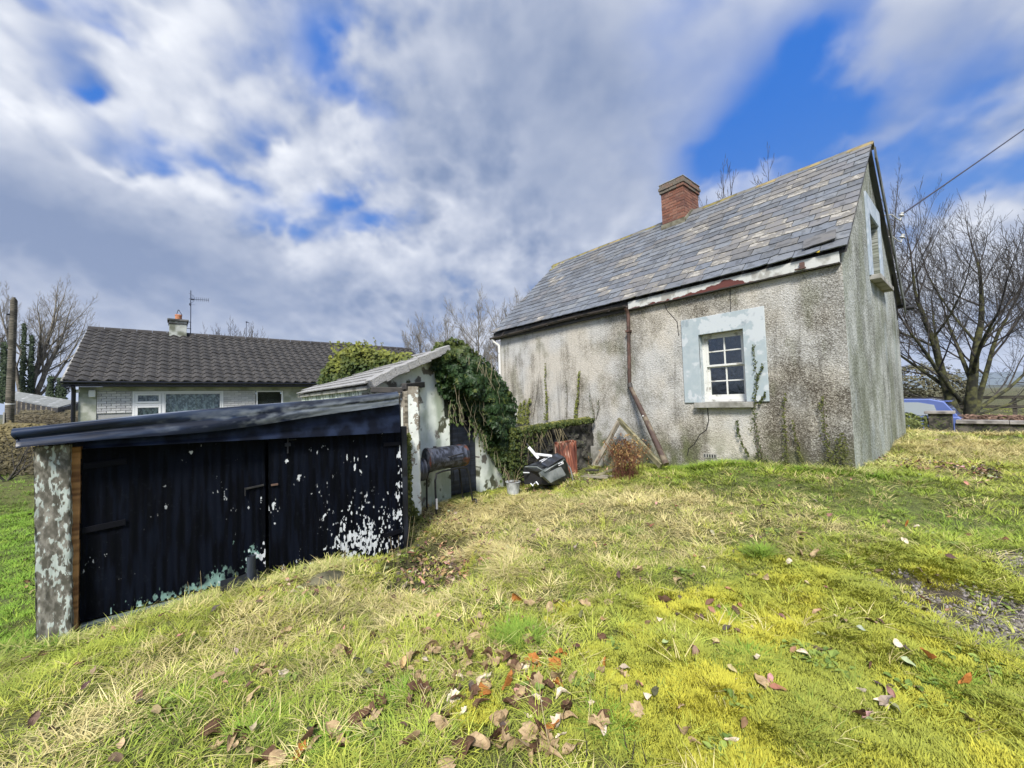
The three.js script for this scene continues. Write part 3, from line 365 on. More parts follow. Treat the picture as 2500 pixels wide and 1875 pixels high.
  part(roof, 'lichen', join([cushion(onRoof(0.29, -1.55), 0.05, 0.03, 0.012, 3), cushion(onRoof(0.25, -1.62), 0.02, 0.05, 0.01, 4), cushion(onRoof(0.005, -1.66), 0.07, 0.03, 0.012, 7)]), yel, 'bright yellow lichen spots');
  // ridge tiles
  const ridM = [withMap(mottle([0.10, 0.085, 0.045], [0.26, 0.20, 0.09], 6, 161), 0.95, 0.008), withMap(mottle([0.09, 0.075, 0.025], [0.22, 0.18, 0.05], 6, 163), 0.95, 0.008), withMap(mottle([0.09, 0.085, 0.07], [0.20, 0.19, 0.15], 6, 165), 0.95, 0.008)];
  const rgeo = (() => { const w = 0.17, t = 0.022, c = Math.cos(SL), s = Math.sin(SL); const o = [[0, 0.035], [-w * c, 0.035 - w * s], [-w * c + t * s * 0.2, 0.035 - w * s - t], [0, 0.035 - t * 1.6], [w * c - t * s * 0.2, 0.035 - w * s - t], [w * c, 0.035 - w * s]]; return uvBox(poly(o, [], 0.44)); })();
  const rg = rng(9); for (let z = -1.27, k = 0; z > -10.3; z -= 0.45, k++) { if (z < chim.z1 + 0.2 && z > chim.z0 + 0.1) { if (z < chim.z1 + 0.05) continue; } piece(roof, 'ridge_tile', rgeo, ridM[z > -3.5 ? (rg() < 0.6 ? 0 : 2) : Math.floor(rg() * 2.99)], new THREE.Matrix4().makeTranslation(RX, RY + 0.03 + 0.006 * rg(), z - 0.45).multiply(new THREE.Matrix4().makeRotationZ((rg() - 0.5) * 0.06))); }
  // the far barge board, seen past the gable
  const bb = [[RX + 0.02, RY - 0.06], [RX + 0.02, RY - 0.30], [14.60, roofY(EX) - 0.34 + 0.02], [14.66, roofY(EX) - 0.06]]; g = poly(bb, [], 0.03); g.translate(0, 0, -1.285); part(cottage, 'barge_board', uvBox(g), withMap(mottle([0.05, 0.055, 0.05], [0.15, 0.16, 0.145], 6, 171), 0.8, 0.004), 'weathered barge board on the far slope');
  part(cottage, 'pipe_end', rod([V(14.6, 2.12, -1.26), V(14.6, 2.12, -1.10)], 0.06, 10), MT.black);

  // the chimney, brick by brick
  const mortar = withMap(mottle([0.10, 0.075, 0.055], [0.22, 0.17, 0.13], 8, 181), 0.95, 0.004);
  const { x0, x1, z0, z1 } = chim, yb = 4.72, cb = 0.082, top = 6.02;
  const ch = part(cottage, 'chimney', bx(x0 + 0.012, x1 - 0.012, yb, 6.17, z0 + 0.012, z1 - 0.012, 0.003), mortar);
  const bt = tex(256, 256, (u, v) => { const n = pf(u, v, 6, 5, 183); return mix3(mix3([0.55, 0.45, 0.42], [1, 0.95, 0.9], n), [0.6, 0.55, 0.5], sst(0.6, 0.75, pf(u, v, 14, 4, 185))); });
  const bm = [[0.29, 0.135, 0.092], [0.25, 0.115, 0.08], [0.33, 0.175, 0.125], [0.20, 0.10, 0.078], [0.27, 0.155, 0.12]].map((c) => { const m = withMap(bt, 0.9, 0.006); m.color.setRGB(...c); return m; });
  const capM = [[0.24, 0.19, 0.15], [0.26, 0.15, 0.11], [0.20, 0.19, 0.16]].map((c) => { const m = withMap(bt, 0.95, 0.006); m.color.setRGB(...c); return m; });
  const bricks = [1, 2].map((k) => bx(-0.5, 0.5, -0.5, 0.5, -0.5, 0.5, 0.05));
  const br = rng(77);
  const ring = (y, h, ox, oz, mats, odd) => {
    const X0 = x0 - ox, X1 = x1 + ox, Z0 = z0 - oz, Z1 = z1 + oz, d = 0.1; const side = (len, f) => { let s = odd ? 0.105 : 0.215, a = 0; while (a < len - 0.01) { let b = Math.min(len, a + s); if (len - b < 0.07) b = len; f(a, b); a = b; s = 0.217; } };
    const put = (cx, cy, cz, sx, sy, sz) => { const e = (br() - 0.5) * 0.010; piece(ch, 'brick', bricks[0], mats[Math.floor(br() * mats.length)], new THREE.Matrix4().makeTranslation(cx + e, cy, cz - e).multiply(new THREE.Matrix4().makeRotationY((br() - 0.5) * 0.03)).multiply(new THREE.Matrix4().makeScale(sx - 0.008, sy - 0.010, sz - 0.008))); };
    side(Z1 - Z0, (a, b) => put(X0 + d / 2, y + h / 2, Z1 - (a + b) / 2, d, h, b - a));                    // face towards the garden
    side(X1 - X0 - d, (a, b) => put(X0 + d + (a + b) / 2, y + h / 2, Z1 - d / 2, b - a, h, d));            // face towards the gable
  };
  for (let k = 0; k < 13; k++) { const y = top - 0.12 - (k + 1) * cb + 0.02; ring(y, cb, 0, 0, bm, k % 2); }
  ring(5.92, 0.085, 0.035, 0.035, capM, 0); ring(6.005, 0.085, 0.055, 0.055, capM, 1); ring(6.09, 0.085, 0.03, 0.03, capM, 0);
  part(ch, 'cap', bx(x0 - 0.04, x1 + 0.04, 6.172, 6.20, z0 - 0.04, z1 + 0.04, 0.01), MT.concrete);
  part(ch, 'flashing', join([bx(x0 - 0.03, x0 + 0.004, 4.78, 5.0, z0 - 0.02, z1 + 0.02, 0.006), bar(V(x0, 4.93, z1 + 0.012), V(RX, 5.33, z1 + 0.012), 0.03, 0.09), bar(V(RX, 5.33, z1 + 0.012), V(x1, 4.96, z1 + 0.012), 0.03, 0.09)]), withMap(mottle([0.10, 0.09, 0.06], [0.2, 0.19, 0.14], 6, 187), 0.95, 0.01));
}

// ================================================================ the black shed
{
  const shed = thing('shed', 'low black timber shed with flaking double doors and a curved sheet roof edge', 'shed', [0.8, -1.95, -5.9]);
  const flake = (list, seed, teal) => tex(1024, 1024, (u, v) => {
    const rib = 0.5 + 0.5 * Math.sin(u * 21 * Math.PI * 2); const n = pf(u, v, 10, 6, seed), m = pf(u, v, 60, 3, seed + 3), st = pf(u, v * 0.12, 40, 3, seed + 5);
    const m2 = pf(u, v * 0.5, 72, 3, seed + 9); let w = sst(0.24, 0.76, m2 * 0.85 + n * 0.15) - 1.03; let d = 0.01 + 0.05 * sst(0.6, 0.75, n), tl = 0; void rib;
    for (const [a, b, ra, rb, k] of list) { const e = ((u - a) / ra) ** 2 + ((v - b) / rb) ** 2; if (e < 6) d += k * Math.exp(-e); }
    for (const [a, b, ra, rb, k] of teal) { const e = ((u - a) / ra) ** 2 + ((v - b) / rb) ** 2; if (e < 6) tl += k * Math.exp(-e); }
    let c = mix3([0.0016, 0.002, 0.0038], [0.004, 0.006, 0.012], sst(0.35, 0.7, st) * 0.8); c = mix3(c, [0.012, 0.015, 0.02], sst(0.7, 0.8, m) * 0.25);
    if (tl > 0.01) c = mix3(c, mix3([0.05, 0.075, 0.065], [0.22, 0.36, 0.31], sst(0.45, 0.7, n)), 0.9 * sst(0.52, 0.62, tl * 0.52 + (n - 0.5) * 0.9 + (m2 - 0.5) * 1.1));
    return mix3(c, mix3([0.42, 0.45, 0.46], [0.66, 0.68, 0.69], m), sst(0.0, 0.04, w + d * (0.30 + 0.7 * n)));
  });
  const leftFl = [[0.92, 0.10, 0.06, 0.08, 0.36], [0.995, 0.14, 0.03, 0.07, 0.8], [0.55, 0.93, 0.02, 0.01, 0.4], [0.97, 0.55, 0.012, 0.05, 0.55], [0.5, 0.41, 0.012, 0.06, -0.3]];
  const leftTeal = [[0.80, 0.10, 0.18, 0.08, 1.0], [0.93, 0.2, 0.06, 0.1, 0.7], [0.60, 0.04, 0.25, 0.05, 0.9], [0.3, 0.03, 0.3, 0.04, 0.6], [0.75, 0.28, 0.1, 0.03, 0.35]];
  const rightFl = [[0.985, 0.78, 0.02, 0.09, 0.55], [0.985, 0.58, 0.02, 0.10, 0.62], [0.97, 0.44, 0.022, 0.08, 0.62], [0.98, 0.25, 0.018, 0.1, 0.55], [0.955, 0.30, 0.02, 0.03, 0.7], [0.60, 0.78, 0.025, 0.04, 0.5], [0.59, 0.73, 0.02, 0.02, 0.6], [0.70, 0.80, 0.01, 0.015, 0.6], [0.535, 0.82, 0.01, 0.02, 0.6], [0.65, 0.70, 0.012, 0.03, 0.5], [0.62, 0.24, 0.13, 0.12, 0.42], [0.55, 0.11, 0.16, 0.09, 0.46], [0.70, 0.12, 0.12, 0.10, 0.42], [0.50, 0.25, 0.02, 0.1, 0.4], [0.85, 0.10, 0.1, 0.1, 0.38], [0.30, 0.05, 0.16, 0.035, 0.50], [0.11, 0.83, 0.012, 0.05, 0.5], [0.03, 0.5, 0.025, 0.06, 0.5], [0.14, 0.08, 0.1, 0.05, 0.35], [0.57, 0.38, 0.012, 0.06, 0.45], [0.5, 0.5, 0.3, 0.3, 0.06], [0.7, 0.25, 0.25, 0.2, 0.14]];
  const rightTeal = [[0.1, 0.05, 0.14, 0.06, 0.6], [0.5, 0.02, 0.4, 0.03, 0.5]];
  const corr = (x0, x1, yb, yt, z, yTop2) => grid(168, 6, (u, v) => { const x = lerp(x0, x1, u); const y = lerp(yb, lerp(yt, yTop2 ?? yt, u), v); return [x, y, z + 0.0018 * Math.cos(u * 21 * Math.PI * 2) + 0.012 * (vn(u * 3, v * 2, 7) - 0.5), u, v]; });
  const dm = (t) => new THREE.MeshPhysicalMaterial({ map: t, roughness: 0.6, specularIntensity: 0.12, bumpMap: t, bumpScale: 0.001, side: THREE.DoubleSide });
  const blackM = withMap(tex(256, 256, (u, v) => mix3([0.005, 0.006, 0.010], [0.018, 0.022, 0.034], sst(0.4, 0.75, pf(u, v * 0.3, 12, 5, 205)))), 0.4, 0.002);
  const doorL = part(shed, 'door', corr(-0.625, 0.815, -1.86, -0.315, -5.37), dm(flake(leftFl, 211, leftTeal)), 'black door leaf with two strap hinges and green paint showing at its foot');
  const doorR = part(shed, 'door', corr(0.838, 2.44, -2.0, -0.335, -5.305), dm(flake(rightFl, 223, rightTeal)), 'black door leaf speckled with flaked white paint');
  const hingeM = new THREE.MeshPhysicalMaterial({ roughness: 0.7, specularIntensity: 0.2, bumpMap: grain, bumpScale: 0.003 }); hingeM.color.setRGB(0.004, 0.0045, 0.007);
  const strap = (p, a, b) => part(p, 'hinge', join([bar(a, b, 0.012, 0.055, 0.003), bx(a.x - 0.09, a.x - 0.005, a.y - 0.07, a.y + 0.07, a.z - 0.004, a.z + 0.008, 0.002)]), hingeM);
  strap(doorL, V(-0.62, -0.47, -5.35), V(-0.33, -0.455, -5.35)); strap(doorL, V(-0.62, -1.05, -5.35), V(-0.33, -1.03, -5.35));
  part(doorL, 'latch', join([bar(V(0.62, -0.875, -5.35), V(0.80, -0.858, -5.35), 0.012, 0.022), bx(0.615, 0.626, -0.95, -0.86, -5.355, -5.335, 0.003)]), withMap(mottle([0.008, 0.008, 0.009], [0.035, 0.033, 0.03], 8, 229), 0.6, 0.002));
  part(doorR, 'hinge', join([bar(V(2.42, -0.53, -5.288), V(2.18, -0.525, -5.288), 0.012, 0.05)]), hingeM); part(doorR, 'hinge', join([bar(V(2.42, -1.72, -5.288), V(2.16, -1.74, -5.288), 0.012, 0.06)]), hingeM);
  part(doorR, 'bolt', join([rod([V(1.03, -0.33, -5.285), V(1.03, -0.52, -5.285)], 0.010, 8), bx(1.0, 1.06, -0.44, -0.40, -5.30, -5.275, 0.003), rod([V(1.03, -0.37, -5.295), V(1.12, -0.365, -5.285)], 0.008, 6)]), MT.iron);
  part(doorR, 'staple', join([bx(0.86, 0.93, -0.872, -0.85, -5.30, -5.28, 0.003)]), withMap(mottle([0.05, 0.028, 0.02], [0.11, 0.065, 0.045], 8, 231), 0.7, 0.002));
  // posts and frame
  const pt = tex(512, 1024, (u, v) => { const n = pf(u, v, 6, 6, 241), m = pf(u * 1, v * 2, 18, 5, 243), k = pf(u, v, 40, 3, 247); let c = mix3([0.085, 0.08, 0.062], [0.24, 0.225, 0.19], sst(0.3, 0.7, m)); const fl = sst(0.55, 0.59, n * 0.35 + m * 0.65 + (k - 0.5) * 0.35 + 0.05 * Math.sin(v * 17 + 1)); c = mix3(c, mix3([0.32, 0.38, 0.34], [0.48, 0.52, 0.48], k), fl); return mix3(c, [0.10, 0.11, 0.04], sst(0.13, 0.02, v) * 0.8); });
  const pg = grid(40, 60, (u, v) => { const k = u * 4, s = Math.floor(Math.min(3.999, k)), f = k - s, w = 0.105, d = 0.10; const P = [[-w, d], [w, d], [w, -d], [-w, -d], [-w, d]]; const rnd = 0.985; const x = lerp(P[s][0], P[s + 1][0], f) * rnd, z = lerp(P[s][1], P[s + 1][1], f) * rnd; const y = lerp(-2.1, -0.262, v), b = (fbm(u * 16, v * 24, 3, 251) - 0.5) * 0.02, lean = 0.04 * (1 - v); return [-0.795 + lean + x * (1 + b * 3) + b, y, -5.36 + z * (1 + b * 3) + b, u * 2, v]; });
  part(shed, 'post', pg, new THREE.MeshStandardMaterial({ map: pt, roughness: 0.95, bumpMap: pt, bumpScale: 0.008 }), 'concrete corner post flaked with pale green paint');
  part(shed, 'jamb', bx(-0.70, -0.632, -1.92, -0.29, -5.45, -5.335, 0.006), MT.orangeWood, 'bare orange brown timber jamb');
  part(shed, 'jamb', bx(2.45, 2.53, -2.08, -0.30, -5.42, -5.31, 0.006), blackM);
  part(shed, 'sill_board', bx(-0.62, 0.83, -2.02, -1.88, -5.40, -5.31, 0.006), withMap(mottle([0.03, 0.045, 0.045], [0.10, 0.13, 0.12], 6, 253), 0.8, 0.004));
  part(shed, 'wall', join([bx(-0.90, -0.78, -2.1, -0.27, -6.95, -5.47, 0), bx(2.40, 2.50, -2.2, 0.0, -6.95, -5.43, 0), bx(-0.9, 2.5, -2.1, -0.25, -6.98, -6.9, 0)]), blackM);
  // fascia of lapped sheet above the doors: a wedge that deepens towards the outbuilding
  const fas = grid(60, 10, (u, v) => { const x = lerp(-0.60, 2.38, u), yb = lerp(-0.30, -0.372, u), yt = lerp(-0.22, 0.06, u); const y = lerp(yb, yt, v); const lip = v < 0.12 ? 0.012 : 0, ridge = 0.010 * Math.exp(-(((v - 0.45 + 0.1 * (1 - u)) / 0.05) ** 2)) * sst(0.3, 0.6, u); return [x, y, -5.20 - 0.03 * v + lip + ridge + 0.01 * (fbm(u * 8, v * 2, 2, 4) - 0.5), x, y]; });
  const navy = tex(512, 256, (u, v) => { let c = mix3([0.005, 0.007, 0.014], [0.016, 0.024, 0.05], sst(0.35, 0.7, pf(u, v, 6, 5, 261))); return c; });
  const navyM = new THREE.MeshPhysicalMaterial({ map: navy, roughness: 0.45, specularIntensity: 0.22, side: THREE.DoubleSide });
  part(shed, 'fascia', fas, navyM);
  // roof sheet: rolls over the front edge, rises towards the outbuilding
  const worn = tex(1024, 256, (u, v) => { const n = pf(u, v, 7, 6, 271), st = pf(u * 2, v * 0.5, 20, 4, 273); let c = mix3([0.006, 0.009, 0.018], [0.018, 0.03, 0.06], sst(0.35, 0.7, n)); const dust = sst(0.35, 0.75, st * 0.5 + n * 0.5 + 0.22 * sst(0.3, 0.8, u) - 0.08) * sst(0.08, 0.5, u) * sst(0.30, 0.05, Math.abs(v - 0.82) - 0.04); c = mix3(c, [0.17, 0.19, 0.20], dust * 0.75); c = mix3(c, [0.30, 0.33, 0.37], 0.5 * sst(0.52, 0.46, v) * sst(0.40, 0.6, n)); return c; });
  const rs = grid(110, 26, (u, v) => {
    const x0 = lerp(-1.0, 2.335, u), top = lerp(-0.085, 0.20, u) + 0.02 * Math.sin(u * 6.0) * u, h = lerp(0.155, 0.175, u) + 0.07 * Math.exp(-(((u - 0.42) / 0.25) ** 2));
    const dent = (fbm(u * 7, v * 4, 4, 281) - 0.5) * 0.045 * sst(0.02, 0.2, u) + 0.012 * Math.sin(v * 14 + u * 5);
    if (v < 0.45) { const t = v / 0.45, z = lerp(-7.0, -5.19, t); return [x0 + 0.03 * (1 - t), top - 0.01 - 0.002 * (1 - t) + dent * 0.25 * t, z, u, v]; }
    const t = (v - 0.45) / 0.55, r = 0.055, arc = Math.min(1, t / 0.35) * Math.PI / 2, down = Math.max(0, (t - 0.35) / 0.65);
    const crease = 0.018 * Math.exp(-(((down - 0.35) / 0.12) ** 2)) * sst(0, 0.3, down + 0.2);
    return [x0 + (u < 0.004 ? 0.06 * down : 0) + dent * 0.1, top - r + r * Math.cos(arc) - 0.01 - down * (h - r), -5.19 + r * Math.sin(arc) + 0.02 * down + dent * 0.7 - crease, u, v];
  });
  part(shed, 'roof_sheet', rs, new THREE.MeshPhysicalMaterial({ map: worn, roughness: 0.34, specularIntensity: 0.45, side: THREE.DoubleSide, bumpMap: grain, bumpScale: 0.004 }), 'black bent sheet roof edge, dented and dusty');
  part(shed, 'end_cap', grid(8, 8, (u, v) => { const z = lerp(-5.6, -5.13, u), y = lerp(-0.25, -0.10 - 0.04 * u * u, v); return [-0.985 + 0.05 * (1 - v) + 0.01 * Math.sin(u * 3), y, z, u, v]; }), navyM);
}

// ================================================================ the outbuilding with ivy
const ZG = -6.7;
{
  const ob = thing('outbuilding', 'small whitewashed outbuilding with a pale slurried slate roof and a dark door', 'outbuilding', [4.0, -1.85, -8]);
  const lime = tex(1024, 1024, (u, v) => { const n = pf(u, v, 5, 6, 301), m = pf(u, v, 26, 4, 303), st = pf(u, v * 0.2, 16, 4, 305); let c = mix3([0.60, 0.66, 0.59], [0.74, 0.77, 0.71], m); const g = sst(0.40, 0.66, n * 0.7 + st * 0.3 + 0.14 * sst(0.5, 0, v)); c = mix3(c, [0.24, 0.29, 0.21], 0.85 * g); c = mix3(c, [0.15, 0.14, 0.12], sst(0.63, 0.70, pf(u, v, 9, 5, 307) * 0.8 + m * 0.2)); return mix3(c, [0.07, 0.075, 0.045], sst(0.66, 0.76, pf(u, v, 13, 4, 309) + 0.1 * sst(0.3, 0, v))); });
  const limeM = new THREE.MeshStandardMaterial({ map: lime, roughness: 0.93, bumpMap: lime, bumpScale: 0.006 });
  const peel = tex(512, 1024, (u, v) => { const n = pf(u, v * 2, 6, 6, 311), m = pf(u, v * 2, 30, 3, 313); let c = mix3([0.70, 0.74, 0.68], [0.78, 0.80, 0.75], m); const e = sst(0.56, 0.59, n * 0.72 + m * 0.28 + 0.10 * sst(0.72, 0.85, v) - 0.07 * sst(0.6, 0.4, v) * sst(0.15, 0.3, v)); c = mix3(c, mix3([0.22, 0.18, 0.13], [0.38, 0.35, 0.29], m), e); return mix3(c, [0.12, 0.13, 0.05], sst(0.25, 0.08, v) * sst(0.4, 0.6, n)); });
  const peelM = new THREE.MeshStandardMaterial({ map: peel, roughness: 0.93, bumpMap: peel, bumpScale: 0.01 });
  const u1 = (g) => uvBy(g, (x, y) => [x / 2.2, (y + 2) / 2.6]);
  let g = poly([[2.5, -2.2], [3.3, -2.2], [3.3, -2.15], [4.07, -2.15], [4.07, 0.04], [4.74, 0.04], [4.74, -2.2], [5.42, -2.2], [5.42, 0.33], [4.0, 1.0], [2.5, 0.30]], [], 0.28); g.translate(0, 0, ZG - 0.28); part(ob, 'wall', u1(g), limeM, 'whitewashed gable wall, grey green with damp');
  part(ob, 'pier', uvBy(grid(24, 50, (u, v) => { const k = u * 4, s = Math.floor(Math.min(3.999, k)), f = k - s, x0 = 2.93, x1 = 3.14, z0 = ZG - 0.1, z1 = -6.1; const P = [[x0, z1], [x1, z1], [x1, z0], [x0, z0], [x0, z1]]; const b = (fbm(u * 14, v * 20, 3, 321) - 0.5) * 0.03; return [lerp(P[s][0], P[s + 1][0], f) + b, lerp(-2.1, 0.30, v), lerp(P[s][1], P[s + 1][1], f) + b]; }), (x, y, z) => [(x + z) * 0.9, (y + 2.1) / 2.4]), peelM, 'white pier with peeling limewash');
  part(ob, 'pier_board', bx(2.87, 2.928, -1.9, 0.22, -6.16, -6.09, 0.006), MT.oldWood);
  part(ob, 'lintel', bx(4.0, 4.9, 0.035, 0.14, ZG - 0.1, ZG + 0.025, 0.01), peelM);
  part(ob, 'wall', join([bx(2.5, 2.75, -2.2, 0.28, -11.2, ZG - 0.28, 0), bx(5.15, 5.42, -2.2, 0.28, -11.2, ZG - 0.28, 0), bx(2.75, 5.15, -2.2, 0.4, -11.2, -11.0, 0)]), limeM);
  const dr = part(ob, 'door', join([0, 1, 2, 3, 4].map((k) => bx(4.075 + k * 0.133, 4.203 + k * 0.133, -1.78, 0.03, ZG - 0.14, ZG - 0.11, 0.005))), withMap(woodTex([0.006, 0.008, 0.014], [0.02, 0.027, 0.045], 9), 0.5, 0.003), 'dark navy plank door');
  part(dr, 'bracket', rod([V(4.36, -0.36, ZG - 0.1), V(4.52, -0.36, ZG - 0.09)], 0.008, 6), MT.whitePaint); part(dr, 'hinge', bar(V(4.08, -0.35, ZG - 0.1), V(4.4, -0.35, ZG - 0.1), 0.01, 0.04), MT.iron);
  const mossy = withMap(mottle([0.05, 0.07, 0.012], [0.16, 0.17, 0.03], 8, 331), 1, 0.02);
  part(ob, 'doorstep', bx(4.0, 4.9, -2.1, -1.80, ZG - 0.2, ZG + 0.32, 0.03), mossy, 'moss covered step');
  // roof of slates grouted over with pale slurry, laid in courses
  const slur = [0, 1, 2, 3].map((k) => withMap(tex(256, 256, (u, v) => { const n = pf(u, v, 6, 5, 341 + k), m = pf(u, v, 30, 3, 345 + k); let c = mix3([0.20, 0.20, 0.20], [0.36, 0.355, 0.34], n); c = mix3(c, [0.15, 0.14, 0.12], sst(0.56, 0.72, n * 0.6 + m * 0.4)); return c; }), 0.9, 0.008));
  const sl = Math.atan2(0.70, 1.56), upL = V(Math.cos(sl), Math.sin(sl), 0), nL = V(-Math.sin(sl), Math.cos(sl), 0);
  const rf = part(ob, 'roof', join([(() => { const q = poly([[2.44, 0.33], [4.0, 1.03], [5.52, 0.35], [5.52, 0.28], [4.0, 0.95], [2.44, 0.27]], [], 4.7); q.translate(0, 0, -11.3); return uvBox(q); })()]), MT.concrete);
  const qr = rng(31), slab = bx(-0.5, 0.5, -0.5, 0.5, -0.5, 0.5, 0.02);
  for (let r = 0; r < 8; r++) for (let z = -6.52 - (r % 2 ? 0.2 : 0), k = 0; z > -11.2; k++) { const w = 0.36 + 0.14 * qr(), gg = 1.72 / 8; const m = new THREE.Matrix4().makeBasis(V(0, 0, -1), nL, upL).setPosition(V(2.42, 0.355, z - w / 2).addScaledVector(upL, (r + 0.5) * gg).addScaledVector(nL, 0.012 + 0.006 * qr())); m.multiply(new THREE.Matrix4().makeRotationX(0.10)).multiply(new THREE.Matrix4().makeScale(w - 0.006, 0.022, gg + 0.05)); piece(rf, 'slate', slab, slur[Math.floor(qr() * 4)], m); z -= w; }
  // broken verge: lumps of mortar and flat stones along the gable edge
  const vr = rng(41); for (let k = 0; k < 7; k++) { const t = (k + 0.5) / 7 * 1.62 + 0.02, p = V(2.44, 0.36, -6.5).addScaledVector(upL, t); piece(rf, 'verge_stone', bx(-0.5, 0.5, -0.5, 0.5, -0.5, 0.5, 0.12), slur[k % 4], new THREE.Matrix4().makeBasis(upL, nL, V(0, 0, 1)).setPosition(p).multiply(new THREE.Matrix4().makeRotationZ((vr() - 0.5) * 0.3)).multiply(new THREE.Matrix4().makeRotationY((vr() - 0.5) * 0.3)).multiply(new THREE.Matrix4().makeScale(0.25, 0.13 + 0.04 * vr(), 0.24 + 0.05 * vr()))); }
  part(ob, 'beam', bar(V(2.45, 0.26, -6.42), V(3.1, 0.24, -6.16), 0.1, 0.09, 0.01), MT.darkWood); part(ob, 'beam', bar(V(2.88, 0.30, -6.12), V(3.5, 0.36, -6.66), 0.09, 0.1, 0.01), MT.darkWood);
}
// the low dark wall between outbuilding and cottage
{
  const st = tex(512, 512, (u, v) => { const n = pf(u, v, 8, 6, 351), m = pf(u, v, 30, 3, 353); let c = mix3([0.018, 0.017, 0.014], [0.10, 0.092, 0.08], sst(0.35, 0.75, n)); c = mix3(c, [0.22, 0.22, 0.2], sst(0.70, 0.78, m * 0.6 + n * 0.4)); return mix3(c, [0.05, 0.06, 0.02], sst(0.5, 0.7, pf(u, v, 5, 4, 357)) * 0.7); });
  const gw = thing('garden_wall', 'low dark damp stone wall capped with moss between outbuilding and cottage', 'wall', [6.9, -1.8, -6.75]);
  const sm = new THREE.MeshStandardMaterial({ map: st, roughness: 0.95, bumpMap: st, bumpScale: 0.03 });
  part(gw, 'wall', grid(70, 30, (u, v) => { const x = lerp(5.42, 8.26, u), t = lerp(-0.62, -0.49, u); return [x, lerp(-2.1, t, v), -6.6 + 0.07 * (fbm(u * 14, v * 6, 4, 361) - 0.5), x, v * 1.4]; }), sm);
  part(gw, 'wall', bx(5.42, 8.26, -2.1, -0.66, -6.86, -6.66, 0.01), sm);
  part(gw, 'moss', grid(80, 10, (u, v) => { const x = lerp(5.42, 8.265, u), t = lerp(-0.63, -0.50, u), a = v * Math.PI; return [x, t + 0.055 * Math.sin(a) * (0.6 + 0.9 * fbm(u * 30, v * 3, 3, 365)) - 0.05 * Math.abs(Math.cos(a)), -6.72 + 0.16 * Math.cos(Math.PI - a) * -1, x, v]; }), withMap(mottle([0.04, 0.05, 0.01], [0.17, 0.165, 0.035], 14, 367), 1, 0.03));
  const rr = rng(3); const stg = [0, 1, 2].map((k) => { const g = new THREE.DodecahedronGeometry(1, 1), p = g.attributes.position; for (let i = 0; i < p.count; i++) { const q = 0.75 + 0.5 * vn(p.getX(i) * 2 + k * 5, p.getY(i) * 2 + p.getZ(i), k); p.setXYZ(i, p.getX(i) * q, p.getY(i) * q, p.getZ(i) * q); } g.computeVertexNormals(); return uvBox(g); });
  for (let k = 0; k < 46; k++) { const x = 5.7 + rr() * 2.5, y = -1.75 + rr() * 1.1; piece(gw, 'stone', stg[k % 3], sm, new THREE.Matrix4().makeTranslation(x, y, -6.60).multiply(new THREE.Matrix4().makeRotationZ(rr() * 6)).multiply(new THREE.Matrix4().makeScale(0.10 + 0.09 * rr(), 0.06 + 0.05 * rr(), 0.05 + 0.02 * rr()))); }
}

